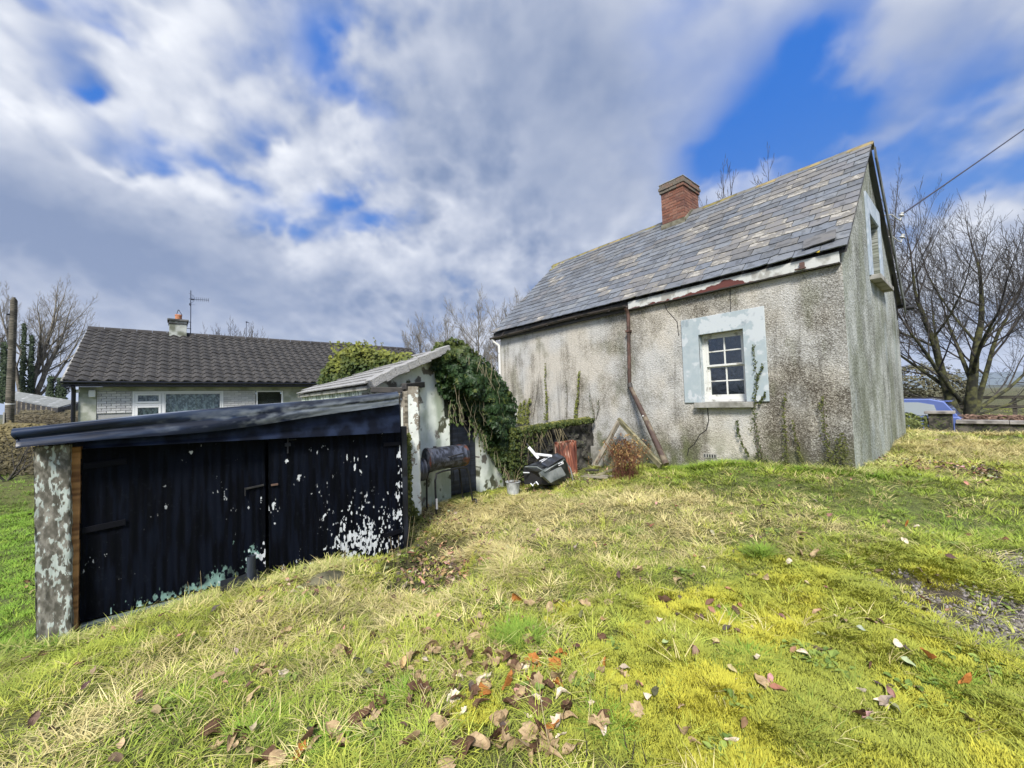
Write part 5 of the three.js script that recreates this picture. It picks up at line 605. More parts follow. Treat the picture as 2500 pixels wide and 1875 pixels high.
// ================================================================ the boundary and the road
{
  const dk = tex(512, 256, (u, v) => { const n = pf(u, v, 10, 6, 601), m = pf(u, v, 30, 3, 603); let c = mix3([0.02, 0.019, 0.016], [0.12, 0.105, 0.085], sst(0.35, 0.75, n)); return mix3(c, [0.07, 0.085, 0.03], sst(0.55, 0.7, m)); });
  const dm = new THREE.MeshStandardMaterial({ map: dk, roughness: 0.95, bumpMap: dk, bumpScale: 0.03 }), cop = withMap(mottle([0.13, 0.12, 0.11], [0.30, 0.28, 0.26], 6, 605), 0.95, 0.01);
  const w = thing('boundary_wall', 'low dark stone wall with flat coping along the road', 'wall', [16.4, -1.25, 3]);
  part(w, 'wall', grid(120, 8, (u, v) => { const z = lerp(-0.62, 14, u), y = lerp(-1.7, -0.96, v); return [16.30 + 0.05 * (fbm(z * 4, v * 5, 3, 607) - 0.5), y, z, z, y]; }), dm); part(w, 'wall', bx(16.34, 16.55, -1.7, -0.965, -0.62, 14, 0), dm);
  for (let k = 0; k < 16; k++) part(w, 'coping_stone', bx(16.24, 16.62, -0.96, -0.875 + 0.01 * hash(k, 1), -0.60 + k * 0.92, 0.315 + k * 0.92, 0.012), cop);
  const gp = thing('gate_pier', 'square dark gate pier with a flat cap beside the hedge', 'gate pier', [16.5, -1.25, -0.9]); part(gp, 'shaft', bx(16.28, 16.68, -1.7, -0.70, -1.12, -0.66, 0.012), dm); part(gp, 'cap', bx(16.22, 16.74, -0.70, -0.625, -1.19, -0.60, 0.015), cop);
  // fence across the road
  const fm = withMap(woodTex([0.045, 0.04, 0.032], [0.13, 0.115, 0.09], 13), 0.95, 0.003), f = thing('post_and_rail_fence', 'weathered post and rail fence across the road', 'fence', [26, -1.4, 6]);
  for (let k = -3; k < 6; k++) { const z = 0.68 + k * 1.75; part(f, 'post', bx(25.98, 26.10, -1.75, -0.385, z - 0.06, z + 0.06, 0.01), fm); }
  for (const [y, h] of [[-0.50, 0.13], [-0.88, 0.12]]) for (let k = -3; k < 5; k++) part(f, 'rail', bx(25.94, 25.978, y + 0.02 * hash(k, 5), y + h + 0.02 * hash(k, 5), 0.68 + k * 1.75 + 0.005, 0.68 + (k + 1) * 1.75 - 0.005, 0.006), fm);
  solo('road', 'dark asphalt road behind the low stone wall', 'road', grid(4, 60, (u, v) => [lerp(17.6, 21.4, u), -1.78 + 0.03 * Math.sin(u * Math.PI), lerp(-40, 40, v), u * 4, v * 80]), withMap(mottle([0.035, 0.035, 0.036], [0.065, 0.064, 0.062], 12, 611), 0.9, 0.006), [0, 0, 0], null, 'structure');
  // the blue car, seen over the wall
  const car = thing('blue_car', 'dark blue hatchback car seen over the boundary wall and hedge', 'car', [19, -1.78, -2.4]);
  const paint = new THREE.MeshPhysicalMaterial({ roughness: 0.35, clearcoat: 1, clearcoatRoughness: 0.08 }); paint.color.setRGB(0.10, 0.145, 0.36); const dg = new THREE.MeshPhysicalMaterial({ roughness: 0.06, metalness: 0 }); dg.color.setRGB(0.34, 0.38, 0.40);
  const prof = [[-0.42, 0.28], [-0.40, 0.62], [-0.47, 0.80], [-0.60, 0.90], [-0.92, 1.36], [-1.25, 1.44], [-2.3, 1.46], [-2.9, 1.32], [-3.65, 0.94], [-4.35, 0.80], [-4.50, 0.62], [-4.50, 0.28]];
  const carG = (pts, hw, x0, ins = 0) => { const q = poly(pts.map(([z, y]) => [-z, y]), [], hw * 2 - ins * 2, 0.03).applyMatrix4(toFront); q.translate(x0 - hw + ins, -1.80, 0); return q; };
  const body = part(car, 'body', carG([[-0.42, 0.22], [-0.38, 0.55], [-0.44, 0.80], [-0.62, 0.90], [-3.6, 0.94], [-4.3, 0.80], [-4.48, 0.62], [-4.48, 0.22]], 0.86, 19), paint);
  part(car, 'cabin', carG([[-0.60, 0.90], [-0.90, 1.37], [-1.20, 1.46], [-2.3, 1.48], [-2.9, 1.34], [-3.62, 0.94]], 0.78, 19, 0.02), paint);
  const sideW = poly([[1.02, 0.97], [1.10, 1.30], [1.45, 1.385], [2.3, 1.40], [2.8, 1.27], [3.3, 0.98]], [], 0.02).applyMatrix4(toFront); sideW.translate(18.20 - 0.012, -1.80, 0); part(car, 'side_window', sideW, dg); part(car, 'window_pillar', bx(18.17, 18.19, -0.83, -0.41, -2.12, -2.04, 0), MT.black);
  const rw = bar(V(19, -0.85, -0.64), V(19, -0.46, -0.88), 1.25, 0.03, 0.01); part(car, 'rear_window', rw, dg); void prof;
  for (const s of [-0.70, 0.70]) part(car, 'tail_light', bx(19 + s - 0.13, 19 + s + 0.13, -1.16, -0.95, -0.50, -0.39, 0.02), mat([0.45, 0.015, 0.02], 0.2));
  part(car, 'rear_spoiler', bx(18.4, 19.6, -0.415, -0.38, -0.98, -0.72, 0.012), paint); part(car, 'roof_rail', join([rod([V(18.35, -0.31, -1.2), V(18.35, -0.29, -2.5)], 0.018, 6), rod([V(19.65, -0.31, -1.2), V(19.65, -0.29, -2.5)], 0.018, 6)]), MT.black);
  part(car, 'number_plate', bx(18.74, 19.26, -1.22, -1.11, -0.385, -0.37, 0), mat([0.6, 0.6, 0.55], 0.5)); part(car, 'bumper', bx(18.14, 19.86, -1.56, -1.28, -0.46, -0.33, 0.04), paint); void body;
  for (const z of [-1.2, -3.75]) for (const x of [18.22, 19.78]) { const wl = part(car, 'wheel', new THREE.CylinderGeometry(0.31, 0.31, 0.2, 24).rotateZ(Math.PI / 2).translate(x, -1.49, z), MT.black); part(wl, 'rim', new THREE.CylinderGeometry(0.2, 0.2, 0.21, 16).rotateZ(Math.PI / 2).translate(x, -1.49, z), MT.iron); }
  // the dip in the ground hides its lower half; a telephone pole, cable and insulators
  const po = atD(20, 912, 14), pt = atD(30.5, 642, 14), pole = thing('telephone_pole', 'tall weathered wooden telephone pole with a pointed top', 'telephone pole', [po.x, -2, po.z]);
  const pw = withMap(woodTex([0.05, 0.045, 0.034], [0.15, 0.135, 0.105], 15), 0.95, 0.004); const dir = pt.clone().sub(po).normalize();
  part(pole, 'shaft', rod([po.clone().addScaledVector(dir, -2.2), po, po.clone().lerp(pt, 0.5), pt.clone().addScaledVector(dir, -0.12), pt], [0.125, 0.115, 0.095, 0.085, 0.03], 12), pw); part(pole, 'band', rod([po.clone().addScaledVector(dir, 0.62), po.clone().addScaledVector(dir, 0.66)], 0.118, 12), mat([0.6, 0.6, 0.58], 0.6)); part(pole, 'cover_strip', bar(po.clone().add(V(-0.1, -1.5, 0.1)), po.clone().add(V(-0.1, 0.35, 0.1)), 0.06, 0.04), mat([0.35, 0.34, 0.3], 0.8)); part(pole, 'bracket', bar(pt.clone().addScaledVector(dir, -0.62).add(V(-0.14, 0, 0.06)), pt.clone().addScaledVector(dir, -0.62), 0.05, 0.05), MT.iron);
  const wh = mat([0.40, 0.40, 0.37], 0.35); const ins = (y, x) => { const o = thing('insulator', y > 4.2 ? 'white porcelain insulator carrying the cable on the gable' : 'white porcelain insulator on a hooked bracket below the cable', 'insulator', [x, y, CZ], 'insulators on the gable'); part(o, 'bell', new THREE.LatheGeometry([[0.0, 0.075], [0.027, 0.075], [0.038, 0.056], [0.027, 0.045], [0.038, 0.022], [0.062, 0.0], [0.058, -0.015], [0.022, -0.015], [0, -0.015]].map((q) => new THREE.Vector2(...q)), 18).rotateX(0.35).translate(x, y, CZ + 0.24), wh); part(o, 'hook', rod([V(x - 0.45, y - 0.02, CZ - 0.02), V(x - 0.38, y - 0.03, CZ + 0.10), V(x - 0.22, y - 0.13, CZ + 0.18), V(x - 0.05, y - 0.13, CZ + 0.22), V(x, y - 0.02, CZ + 0.24)], 0.014, 7), wh); };
  ins(4.40, 14.05); ins(3.80, 13.88);
  const ca = V(14.05, 4.42, CZ + 0.24), cb = atD(2212, 275, 14), dd = cb.clone().sub(ca), cp = []; for (let k = 0; k <= 40; k++) { const t = k / 40 * 3.2; cp.push(ca.clone().addScaledVector(dd, t).add(V(0, -0.10 * t * (1 - t * 0.3), 0))); } solo('overhead_cable', 'thick dark overhead cable running up from the gable insulator', 'cable', rod(cp, 0.02, 6), mat([0.03, 0.03, 0.05], 0.6), ca.toArray());
  // wire stapled down the gable
  solo('service_wire', 'thin black service wire following the far slope down the gable', 'wire', rod([V(13.5, 3.9, CZ + 0.02), V(13.75, 3.1, CZ + 0.02), V(14.1, 2.2, CZ + 0.02), V(14.25, 1.8, CZ + 0.02)], 0.012, 5), MT.black, [13.5, 3.9, CZ]);
  // the long low farm shed at the far end of the lawn
  const A = atD(32, 846, 26), Bp = atD(165, 868, 24), C = atD(125, 880, 23); const fs = thing('farm_shed', 'long low farm shed with pale sheet roof and dark boarded walls', 'shed', [A.x + 2, -1.8, A.z + 2]);
  const rm2 = withMap(tex(256, 256, (u, v) => mix3(mix3([0.13, 0.135, 0.125], [0.20, 0.21, 0.20], pf(u, v, 6, 5, 621)), [0.32, 0.33, 0.33], sst(0.58, 0.64, pf(u * 1, v, 3, 2, 625)))), 0.8, 0.004);
  const e0 = atD(28, 862, 27), e1 = C, bk = atD(32, 845, 30), bk2 = atD(170, 867, 26); const quad = (a, b, c, d, th = 0.06) => { const o = [a, b, c, d], q = o.map((p) => p.clone().add(V(0, -th, 0))), P = o.concat(q), m = []; for (const f of [[0, 1, 2, 3], [7, 6, 5, 4], [0, 4, 5, 1], [1, 5, 6, 2], [2, 6, 7, 3], [3, 7, 4, 0]]) for (const k of [0, 1, 2, 0, 2, 3]) m.push(P[f[k]].x, P[f[k]].y, P[f[k]].z); const g = new THREE.BufferGeometry(); g.setAttribute('position', new THREE.Float32BufferAttribute(m, 3)); g.computeVertexNormals(); return uvBox(g); };
  part(fs, 'roof', quad(e0, e1, bk2, bk), rm2); const dn = (p, h) => p.clone().add(V(0, h, 0)); part(fs, 'wall', quad(dn(e0, -0.07), dn(e1, -0.07), dn(e1, -0.07).add(V(0, 0, -0.1)), dn(e0, -0.07).add(V(0, 0, -0.1)), 2.2), MT.darkWood); part(fs, 'wall', quad(dn(e1, -0.07), dn(bk2, -0.07), dn(bk2, -0.07).add(V(0, 0, -0.1)), dn(e1, -0.07).add(V(0, 0, -0.1)), 2.2), MT.darkWood);
  for (let k = 1; k < 9; k++) { const p = e0.clone().lerp(e1, k / 9); part(fs, 'cladding_post', bx(p.x - 0.03, p.x + 0.03, p.y - 1.5, p.y - 0.08, p.z, p.z + 0.06, 0), MT.oldWood); }
  // scraps on the lawn
  const rp = ground(58, 1000); solo('red_scrap', 'red plastic scrap lying in dead grass beyond the lawn', 'plastic scrap', bar(rp.clone().add(V(-0.3, 0.12, 0)), rp.clone().add(V(0.35, 0.2, -0.1)), 0.3, 0.08, 0.03), mat([0.36, 0.05, 0.05], 0.5), rp.toArray());
  const gs = ground(66, 1013); solo('grey_board', 'pale grey board lying flat at the lawn edge by the post', 'board', bar(gs.clone().add(V(-0.3, 0.06, 0)), gs.clone().add(V(0.5, 0.1, 0)), 0.4, 0.04, 0.01), MT.concrete, gs.toArray());
}

// ================================================================ bare trees
function growTree(o) {
  const q = rng(o.seed), main = new Tubes(), twig = new Tubes(); const N = (s) => (q() + q() + q() - 1.5) * s;
  const branch = (p, d, len, r, lev) => {
    const k = lev === 0 ? 7 : lev === 1 ? 6 : lev < 4 ? 4 : 3, pts = [p.clone()], rad = [r]; const dir = d.clone(); let c = p.clone();
    const end = r * (lev >= o.levels ? 0.3 : 0.42);
    for (let i = 1; i <= k; i++) { dir.add(V(N(o.wob), N(o.wob) + o.up * (lev ? 1 : 0.2), N(o.wob))).normalize(); c = c.clone().addScaledVector(dir, len / k); pts.push(c); rad.push(lerp(r, end, i / k)); }
    (r > o.thick ? main : twig).tube(pts, rad.map((v) => Math.max(v, o.min)), r > 0.06 ? 8 : r > 0.02 ? 5 : 3);
    if (lev >= o.levels) return;
    branch(c, dir, len * o.ratio * (0.8 + 0.3 * q()), end, lev + 1);
    const n = o.kids[Math.min(lev, o.kids.length - 1)] - (lev ? 1 : 0);
    for (let i = 0; i < n; i++) {
      const t = lerp(o.from[Math.min(lev, o.from.length - 1)], 1, (i + 0.5 + N(0.3)) / n), idx = clamp(t, 0.02, 1) * k, a = Math.min(k - 1, Math.floor(idx)), pp = pts[a].clone().lerp(pts[a + 1], idx - a), dd = pts[a + 1].clone().sub(pts[a]).normalize();
      const ang = o.spread[Math.min(lev, o.spread.length - 1)] * (0.7 + 0.6 * q()), az = i * 2.399 + q() * 1.2; let s = dd.clone().cross(V(0.3, 0.2, 0.9)).normalize(); const b = dd.clone().cross(s); s = s.multiplyScalar(Math.cos(az)).addScaledVector(b, Math.sin(az));
      const nd = dd.clone().multiplyScalar(Math.cos(ang)).addScaledVector(s, Math.sin(ang)).normalize();
      branch(pp, nd, len * o.ratio * (0.7 + 0.5 * q()) * (lev ? 1.15 - 0.45 * t : 1), lerp(r, end, t) * o.rr * (0.75 + 0.3 * q()), lev + 1);
    }
  };
  for (const s of o.stems) branch(V(...o.base).add(V(...(s.o ?? [0, 0, 0]))), V(...s.d).normalize(), s.len, s.r, s.lev ?? 0);
  return { main: main.build(), twig: twig.build(), n: main.size + twig.size };
}
const barkMoss = withMap(mottle([0.02, 0.02, 0.012], [0.085, 0.085, 0.03], 8, 701), 0.95, 0.02), bark = withMap(mottle([0.03, 0.026, 0.023], [0.08, 0.07, 0.06], 8, 703), 0.95, 0.01), barkPale = withMap(mottle([0.11, 0.098, 0.08], [0.22, 0.20, 0.165], 8, 705), 0.95, 0.01);
function addTree(name, label, o, m1, m2, group, crown = 'twigs') { const t = thing(name, label, 'tree', o.base, group), g = growTree(o); part(t, 'trunk', g.main, m1); part(t, crown, g.twig, m2); return t; }
{
  const rt = onX(2083, 900, 22); const B0 = [rt.x, -1.75, rt.z];
  const W = (x, y, z) => rgt.clone().multiplyScalar(x).add(V(0, y, 0)).addScaledVector(V(fwd.x, 0, fwd.z), z).toArray();
  addTree('bare_tree', 'spreading bare tree with several mossy trunks beside the road', { seed: 11, base: B0, levels: 6, wob: 0.11, up: 0.045, thick: 0.045, min: 0.004, kids: [5, 6, 5, 4, 3, 2], from: [0.40, 0.22, 0.2, 0.15, 0.15], spread: [0.66, 0.62, 0.6, 0.6], ratio: 0.62, rr: 0.56, stems: [{ d: W(-0.16, 1, 0), len: 3.9, r: 0.19, o: W(-0.12, 0, 0) }, { d: W(0.10, 1, 0.1), len: 4.1, r: 0.20, o: W(0.12, 0, 0) }, { d: W(0.36, 1, -0.1), len: 4.1, r: 0.10, o: W(0.25, 0.4, 0) }, { d: W(-0.95, 0.75, -0.2), len: 3.2, r: 0.08, lev: 1, o: W(-0.1, 1.3, 0) }, { d: W(1.0, 0.55, 0.1), len: 3.2, r: 0.075, lev: 1, o: W(0.3, 0.8, 0) }, { d: W(-0.8, 0.35, 0.2), len: 2.4, r: 0.05, lev: 2, o: W(-0.1, 0.9, 0) }, { d: W(0.9, 0.25, -0.3), len: 2.4, r: 0.05, lev: 2, o: W(0.2, 0.7, 0) }] }, barkMoss, bark);
  const far = (label, x, y, d, top, seed, o = {}, m = bark, g) => { const b = atD(x, y, d), h = atD(x, top, d).y - b.y; const base = [b.x, b.y, b.z]; return addTree('bare_tree', label, { seed, base, levels: 5, wob: 0.09, up: 0.07, thick: 0.05, min: 0.008, kids: [8, 5, 4, 4, 3], from: [0.3, 0.25, 0.2, 0.2], spread: [0.45, 0.45, 0.5], ratio: 0.5, rr: 0.58, stems: [{ d: [0, 1, 0], len: h * 0.50, r: h * 0.014 }], ...o, ...(o.stems ? { stems: o.stems(h) } : {}) }, m, m, g); };
  far('bare tree whose top twigs rise behind the ridge next to the brick chimney', 1575, 880, 24, 345, 21, { min: 0.007 }); far('bare tree whose tall twigs rise highest above the cottage ridge', 1672, 880, 24, 290, 22, { min: 0.007 });
  far('bare tree leaning out behind the barge board of the gable', 1925, 880, 26, 335, 23, { min: 0.006, kids: [8, 5, 4, 4, 3] });
  far('bare tree with fine crown at the edge of the view past the big roadside tree', 2290, 890, 24, 380, 24, { min: 0.006, kids: [8, 5, 4, 4, 3] });
  const gl = ['bare grey tree in the row beyond, beside the cottage corner', 'bare grey tree in the row beyond, tallest above the ivy', 'bare grey tree in the row beyond, between ivy and bungalow roof', 'bare grey tree in the row beyond, at its low thin end', 'bare grey tree in the row beyond, behind the white corner pipe'];
  [[1095, 640, 31], [1035, 655, 33], [965, 690, 32], [905, 700, 34], [1140, 640, 36]].forEach(([x, y, s], k) => far(gl[k], x, 870, 30, y - 40, s + k, { kids: [15, 7, 5, 4, 3], from: [0.10, 0.15, 0.2], min: 0.0065, up: 0.05, spread: [0.75, 0.6, 0.55] }, barkPale, 'row of bare trees beyond the outbuilding'));
  [[500, 672], [545, 668], [470, 690]].forEach(([x, y], k) => far(['small bare treetop behind the bungalow ridge beside the short mast', 'small bare treetop over the bungalow ridge past the short mast', 'small bare treetop behind the bungalow ridge by the tall aerial'][k], x, 880, 40, y, 51 + k, { levels: 4, min: 0.010 }));
  const lt = far('bare tree with two ivy clad trunks beyond the farm shed', 62, 862, 34, 640, 61, { kids: [9, 5, 4, 4, 3], from: [0.25, 0.2, 0.2], spread: [0.5, 0.5, 0.5], min: 0.007, stems: (h) => [{ d: [0.05, 1, 0], len: h * 0.66, r: 0.26, o: [0, 0, 0] }, { d: [0.30, 1, 0], len: h * 0.6, r: 0.20, o: [0.3, 0, 0] }, { d: [0.85, 1, 0.1], len: h * 0.6, r: 0.12, o: [0.4, 0, 0], lev: 1 }, { d: [-0.2, 1, 0], len: h * 0.62, r: 0.16, o: [-0.4, 0, 0] }] }, barkPale); void lt;
  far('bare ivy grown tree standing behind the telephone pole', 2, 870, 32, 655, 62, { kids: [8, 5, 4, 3, 3], min: 0.008 });
  far('small ivy covered tree between farm shed and bungalow', 118, 868, 33, 800, 63, { levels: 4, min: 0.009 }); far('lowest ivy covered tree right beside the bungalow gutter', 140, 868, 33, 812, 64, { levels: 4, min: 0.009 });
}

// ================================================================ leaves and plants
const leafMat = (rough = 0.5, tr = 0, sp = 0.6) => new THREE.MeshPhysicalMaterial({ roughness: rough, side: THREE.DoubleSide, transmission: tr, thickness: 0, specularIntensity: sp });
function leafGeo(out, fold = 0.25, len = 1) {                                // a flat leaf from its outline, folded along the midrib, stalk at the origin, pointing along +z
  const p = [], n = out.length; const y = (x, z) => fold * Math.abs(x) - 0.18 * z * z * len;
  for (const s of [-1, 1]) for (let k = 0; k < n - 1; k++) { const a = out[k], b = out[k + 1]; const A = [0, y(0, a[1]), a[1]], B = [s * a[0], y(a[0], a[1]), a[1]], C = [s * b[0], y(b[0], b[1]), b[1]], D = [0, y(0, b[1]), b[1]]; const tri = (q, r, t) => { s > 0 ? p.push(...q, ...t, ...r) : p.push(...q, ...r, ...t); }; if (a[0] > 0) tri(A, B, C); if (true) tri(A, C, D); }
  const g = new THREE.BufferGeometry(); g.setAttribute('position', new THREE.Float32BufferAttribute(p, 3)); g.computeVertexNormals(); const uv = new Float32Array(p.length / 3 * 2); for (let i = 0; i < p.length / 3; i++) { uv[i * 2] = p[i * 3] + 0.5; uv[i * 2 + 1] = p[i * 3 + 2]; } g.setAttribute('uv', new THREE.BufferAttribute(uv, 2)); return g;
}
const ivyLeaf = leafGeo([[0.05, 0], [0.42, 0.12], [0.34, 0.34], [0.52, 0.50], [0.26, 0.62], [0.12, 0.85], [0, 1]], 0.3);
const ovalLeaf = leafGeo([[0.02, 0], [0.24, 0.2], [0.34, 0.45], [0.26, 0.72], [0.1, 0.92], [0, 1]], 0.35);
class Inst { constructor() { this.m = []; this.c = []; } add(m, c) { this.m.push(m); this.c.push(c); return this; }
  build(g, mt) { const o = new THREE.InstancedMesh(g, mt, this.m.length), k = new THREE.Color(); this.m.forEach((m, i) => { o.setMatrixAt(i, m); const c = this.c[i]; o.setColorAt(i, k.setRGB(c[0], c[1], c[2])); }); return o; } }
const TRS = (() => { const q = new THREE.Quaternion(), e = new THREE.Euler(), s = V(1, 1, 1); return (p, rx, ry, rz, sc, sy) => new THREE.Matrix4().compose(p, q.setFromEuler(e.set(rx, ry, rz, 'YXZ')), s.set(sc, sy ?? sc, sc)); })();
function facing(p, n, roll, sc, q) { const z = V(q() - 0.5, -0.9 + 0.3 * q(), q() - 0.5); z.addScaledVector(n, -z.dot(n)).normalize(); const x = n.clone().cross(z); const m = new THREE.Matrix4().makeBasis(x, n, z); m.multiply(new THREE.Matrix4().makeRotationY(roll)); m.scale(V(sc, sc, sc)); return m.setPosition(p); }   // leaf whose upper side looks along n, hanging down
function putFoliage(t, inst, g, m, name = 'foliage', label) { const b = ORG.get(t) ?? [0, 0, 0]; for (const q of inst.m) { q.elements[12] -= b[0]; q.elements[13] -= b[1]; q.elements[14] -= b[2]; } const o = inst.build(g, m); o.name = name; o.userData.kind = 'stuff'; if (label) o.userData.label = label; t.add(o); return o; }
const inPoly = (P, x, y) => { let c = false; for (let i = 0, j = P.length - 1; i < P.length; j = i++) if ((P[i][1] > y) !== (P[j][1] > y) && x < (P[j][0] - P[i][0]) * (y - P[i][1]) / (P[j][1] - P[i][1]) + P[i][0]) c = !c; return c; };
const IVYM = leafMat(0.48, 0, 0.35), GREENM = leafMat(0.6, 0, 0.4);
// the ivy over the outbuilding's gable and down to the low wall
{
  const t = thing('ivy', 'thick dark ivy hanging over the outbuilding gable and its door', 'ivy', [4.9, -1.8, -6.5]); const q = rng(301), I = new Inst(), S = new Tubes();
  const P = [[932, 768], [945, 745], [968, 734], [1000, 742], [1032, 768], [1062, 800], [1090, 832], [1108, 868], [1110, 930], [1104, 985], [1092, 1020], [1078, 1000], [1064, 975], [1048, 945], [1030, 915], [1012, 890], [995, 868], [972, 858], [950, 835], [945, 800]];
  const edge = (x, y) => { let d = 1e9; for (let i = 0, j = P.length - 1; i < P.length; j = i++) { const ax = P[j][0], ay = P[j][1], dx = P[i][0] - ax, dy = P[i][1] - ay, k = clamp(((x - ax) * dx + (y - ay) * dy) / (dx * dx + dy * dy)); d = Math.min(d, Math.hypot(x - ax - k * dx, y - ay - k * dy)); } return d; };
  let n = 0, guard = 0; while (n < 7600 && guard++ < 90000) { const x = 925 + 192 * q(), y = 728 + 300 * q(); const ins = inPoly(P, x, y), e = edge(x, y); if (!ins && (e > 7 || q() > 0.25)) continue; n++;
    const th = 0.05 + 0.36 * sst(0, 38, ins ? e : 0) * (0.6 + 0.7 * vn(x * 0.045, y * 0.045, 5)) + 0.10 * vn(x * 0.12, y * 0.12, 8); const dep = q() < 0.75 ? th : th * q(); const p = onZ(x, y, ZG + dep + 0.02 + (q() - 0.5) * 0.03);
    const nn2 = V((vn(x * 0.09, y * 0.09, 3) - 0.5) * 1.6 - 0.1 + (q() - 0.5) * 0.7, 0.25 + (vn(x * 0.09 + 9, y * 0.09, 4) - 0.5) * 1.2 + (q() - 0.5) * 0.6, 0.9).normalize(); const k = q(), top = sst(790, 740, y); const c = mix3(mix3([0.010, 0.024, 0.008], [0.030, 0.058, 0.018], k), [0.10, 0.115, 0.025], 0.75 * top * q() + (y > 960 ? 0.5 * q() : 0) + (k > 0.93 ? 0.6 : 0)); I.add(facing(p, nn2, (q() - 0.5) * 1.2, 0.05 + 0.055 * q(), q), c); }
  for (let k = 0; k < 16; k++) { let x = 985 + 90 * q(), y = 760 + 60 * q(); const pts = []; for (let s = 0; s < 9; s++) { pts.push(onZ(x, y, ZG + 0.40)); x += (q() - 0.35) * 16; y += 8 + 18 * q(); } S.tube(pts, pts.map((_, i) => 0.006 - i * 0.0004), 4); }
  for (let k = 0; k < 26; k++) { let x = 965 + 140 * q(), y = x < 1010 ? 862 + 12 * q() : 880 + (x - 1010) * 1.35 + 20 * q(); const pts = []; for (let s = 0; s < 6; s++) { const p = onZ(x, y, ZG + 0.16 + 0.05 * s); pts.push(p); I.add(facing(p, V((q() - 0.5), 0.3, 0.9).normalize(), q() * 2 - 1, 0.04 + 0.035 * q(), q), mix3([0.02, 0.04, 0.012], [0.08, 0.11, 0.03], q())); x += (q() - 0.5) * 7; y += 5 + 6 * q(); } S.tube(pts, 0.0035, 3); }
  part(t, 'stem', S.build(), mat([0.22, 0.19, 0.12], 0.9)); putFoliage(t, I, ivyLeaf, IVYM, 'foliage');
  // dark woody mass under the leaves
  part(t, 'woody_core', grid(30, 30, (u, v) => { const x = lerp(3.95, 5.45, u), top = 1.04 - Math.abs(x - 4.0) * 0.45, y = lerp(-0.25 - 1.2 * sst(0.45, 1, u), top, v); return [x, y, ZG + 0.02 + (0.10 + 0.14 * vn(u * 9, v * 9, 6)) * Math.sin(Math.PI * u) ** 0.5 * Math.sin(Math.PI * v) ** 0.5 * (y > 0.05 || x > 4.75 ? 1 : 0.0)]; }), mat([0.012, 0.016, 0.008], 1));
}
{
  const t = thing('ivy', 'mossy ivy and weeds spilling over the dark wall beside the outbuilding', 'ivy', [5.9, -1.6, -6.5]); const q = rng(302), I = new Inst(), S = new Tubes();
  for (let k = 0; k < 2100; k++) { const u = q() ** 2.6, x = 5.35 + u * 2.8, h = q(); const reach = lerp(1.05, 0.05, sst(0, 0.38, u + 0.12 * (vn(u * 30, 3, 7) - 0.5))); const y = -0.52 - reach * h * h - 0.02 + 0.08 * q() - 0.08 * (1 - u); const p = V(x, y, -6.52 + 0.22 * q() * (1 - 0.6 * u)); const c = mix3([0.025, 0.05, 0.012], [0.13, 0.15, 0.025], q() * (1 - 0.5 * h)); I.add(facing(p, V((q() - 0.5) * 1.4, 0.4, 0.8).normalize(), q() * 2 - 1, 0.03 + 0.04 * q(), q), c.map((v) => v * 0.62)); }
  for (let k = 0; k < 26; k++) { const x = 5.4 + q() * 1.5, p = V(x, -0.55, -6.45); S.tube([p, p.clone().add(V(0.05 - 0.1 * q(), -0.15 - 0.1 * q(), 0.1)), p.clone().add(V(0.2 - 0.4 * q(), -0.3 - 0.5 * q(), 0.12))], [0.005, 0.004, 0.002], 4); }
  part(t, 'stem', S.build(), mat([0.25, 0.21, 0.12], 0.9)); putFoliage(t, I, ivyLeaf, GREENM);
}
// yellow green bush growing on the outbuilding roof
{
  const c0 = onX(765, 790, 3.7); const t = thing('roof_bush', 'yellow green ivy bush growing over the back of the outbuilding roof', 'bush', [c0.x, 0.8, c0.z]); const q = rng(305), I = new Inst(), S = new Tubes();
  const P = [[688, 828], [700, 800], [715, 778], [738, 762], [765, 752], [800, 752], [830, 762], [860, 772], [885, 770], [905, 772], [880, 784], [840, 795], [800, 806], [760, 820], [715, 838]];
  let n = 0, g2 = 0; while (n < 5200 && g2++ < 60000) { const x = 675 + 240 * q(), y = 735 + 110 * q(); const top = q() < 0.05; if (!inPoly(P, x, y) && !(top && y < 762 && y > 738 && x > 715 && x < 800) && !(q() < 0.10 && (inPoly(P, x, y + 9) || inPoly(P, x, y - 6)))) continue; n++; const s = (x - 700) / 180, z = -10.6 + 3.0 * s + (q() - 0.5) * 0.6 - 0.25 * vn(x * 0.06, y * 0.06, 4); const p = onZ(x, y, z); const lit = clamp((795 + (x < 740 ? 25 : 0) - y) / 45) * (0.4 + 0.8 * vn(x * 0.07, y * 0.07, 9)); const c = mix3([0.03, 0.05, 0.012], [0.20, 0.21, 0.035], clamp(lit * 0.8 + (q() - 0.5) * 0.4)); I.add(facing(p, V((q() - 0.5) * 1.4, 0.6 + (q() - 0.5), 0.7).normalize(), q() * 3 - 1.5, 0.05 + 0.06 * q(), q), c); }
  for (let k = 0; k < 10; k++) { const x = 720 + 100 * q(), a = onZ(x, 756, -9.6), b = onZ(x + (q() - 0.5) * 16, 730 + 14 * q(), -9.6); S.tube([a, a.clone().lerp(b, 0.5).add(V(0.02, 0, 0)), b], [0.008, 0.005, 0.003], 4); for (let j = 0; j < 5; j++) I.add(facing(a.clone().lerp(b, 0.4 + 0.15 * j), V(0.2, 0.5, 0.8).normalize(), q() * 6, 0.05, q), [0.12, 0.13, 0.03]); }
  part(t, 'stem', S.build(), mat([0.14, 0.11, 0.06], 0.9)); putFoliage(t, I, ivyLeaf, GREENM);
}
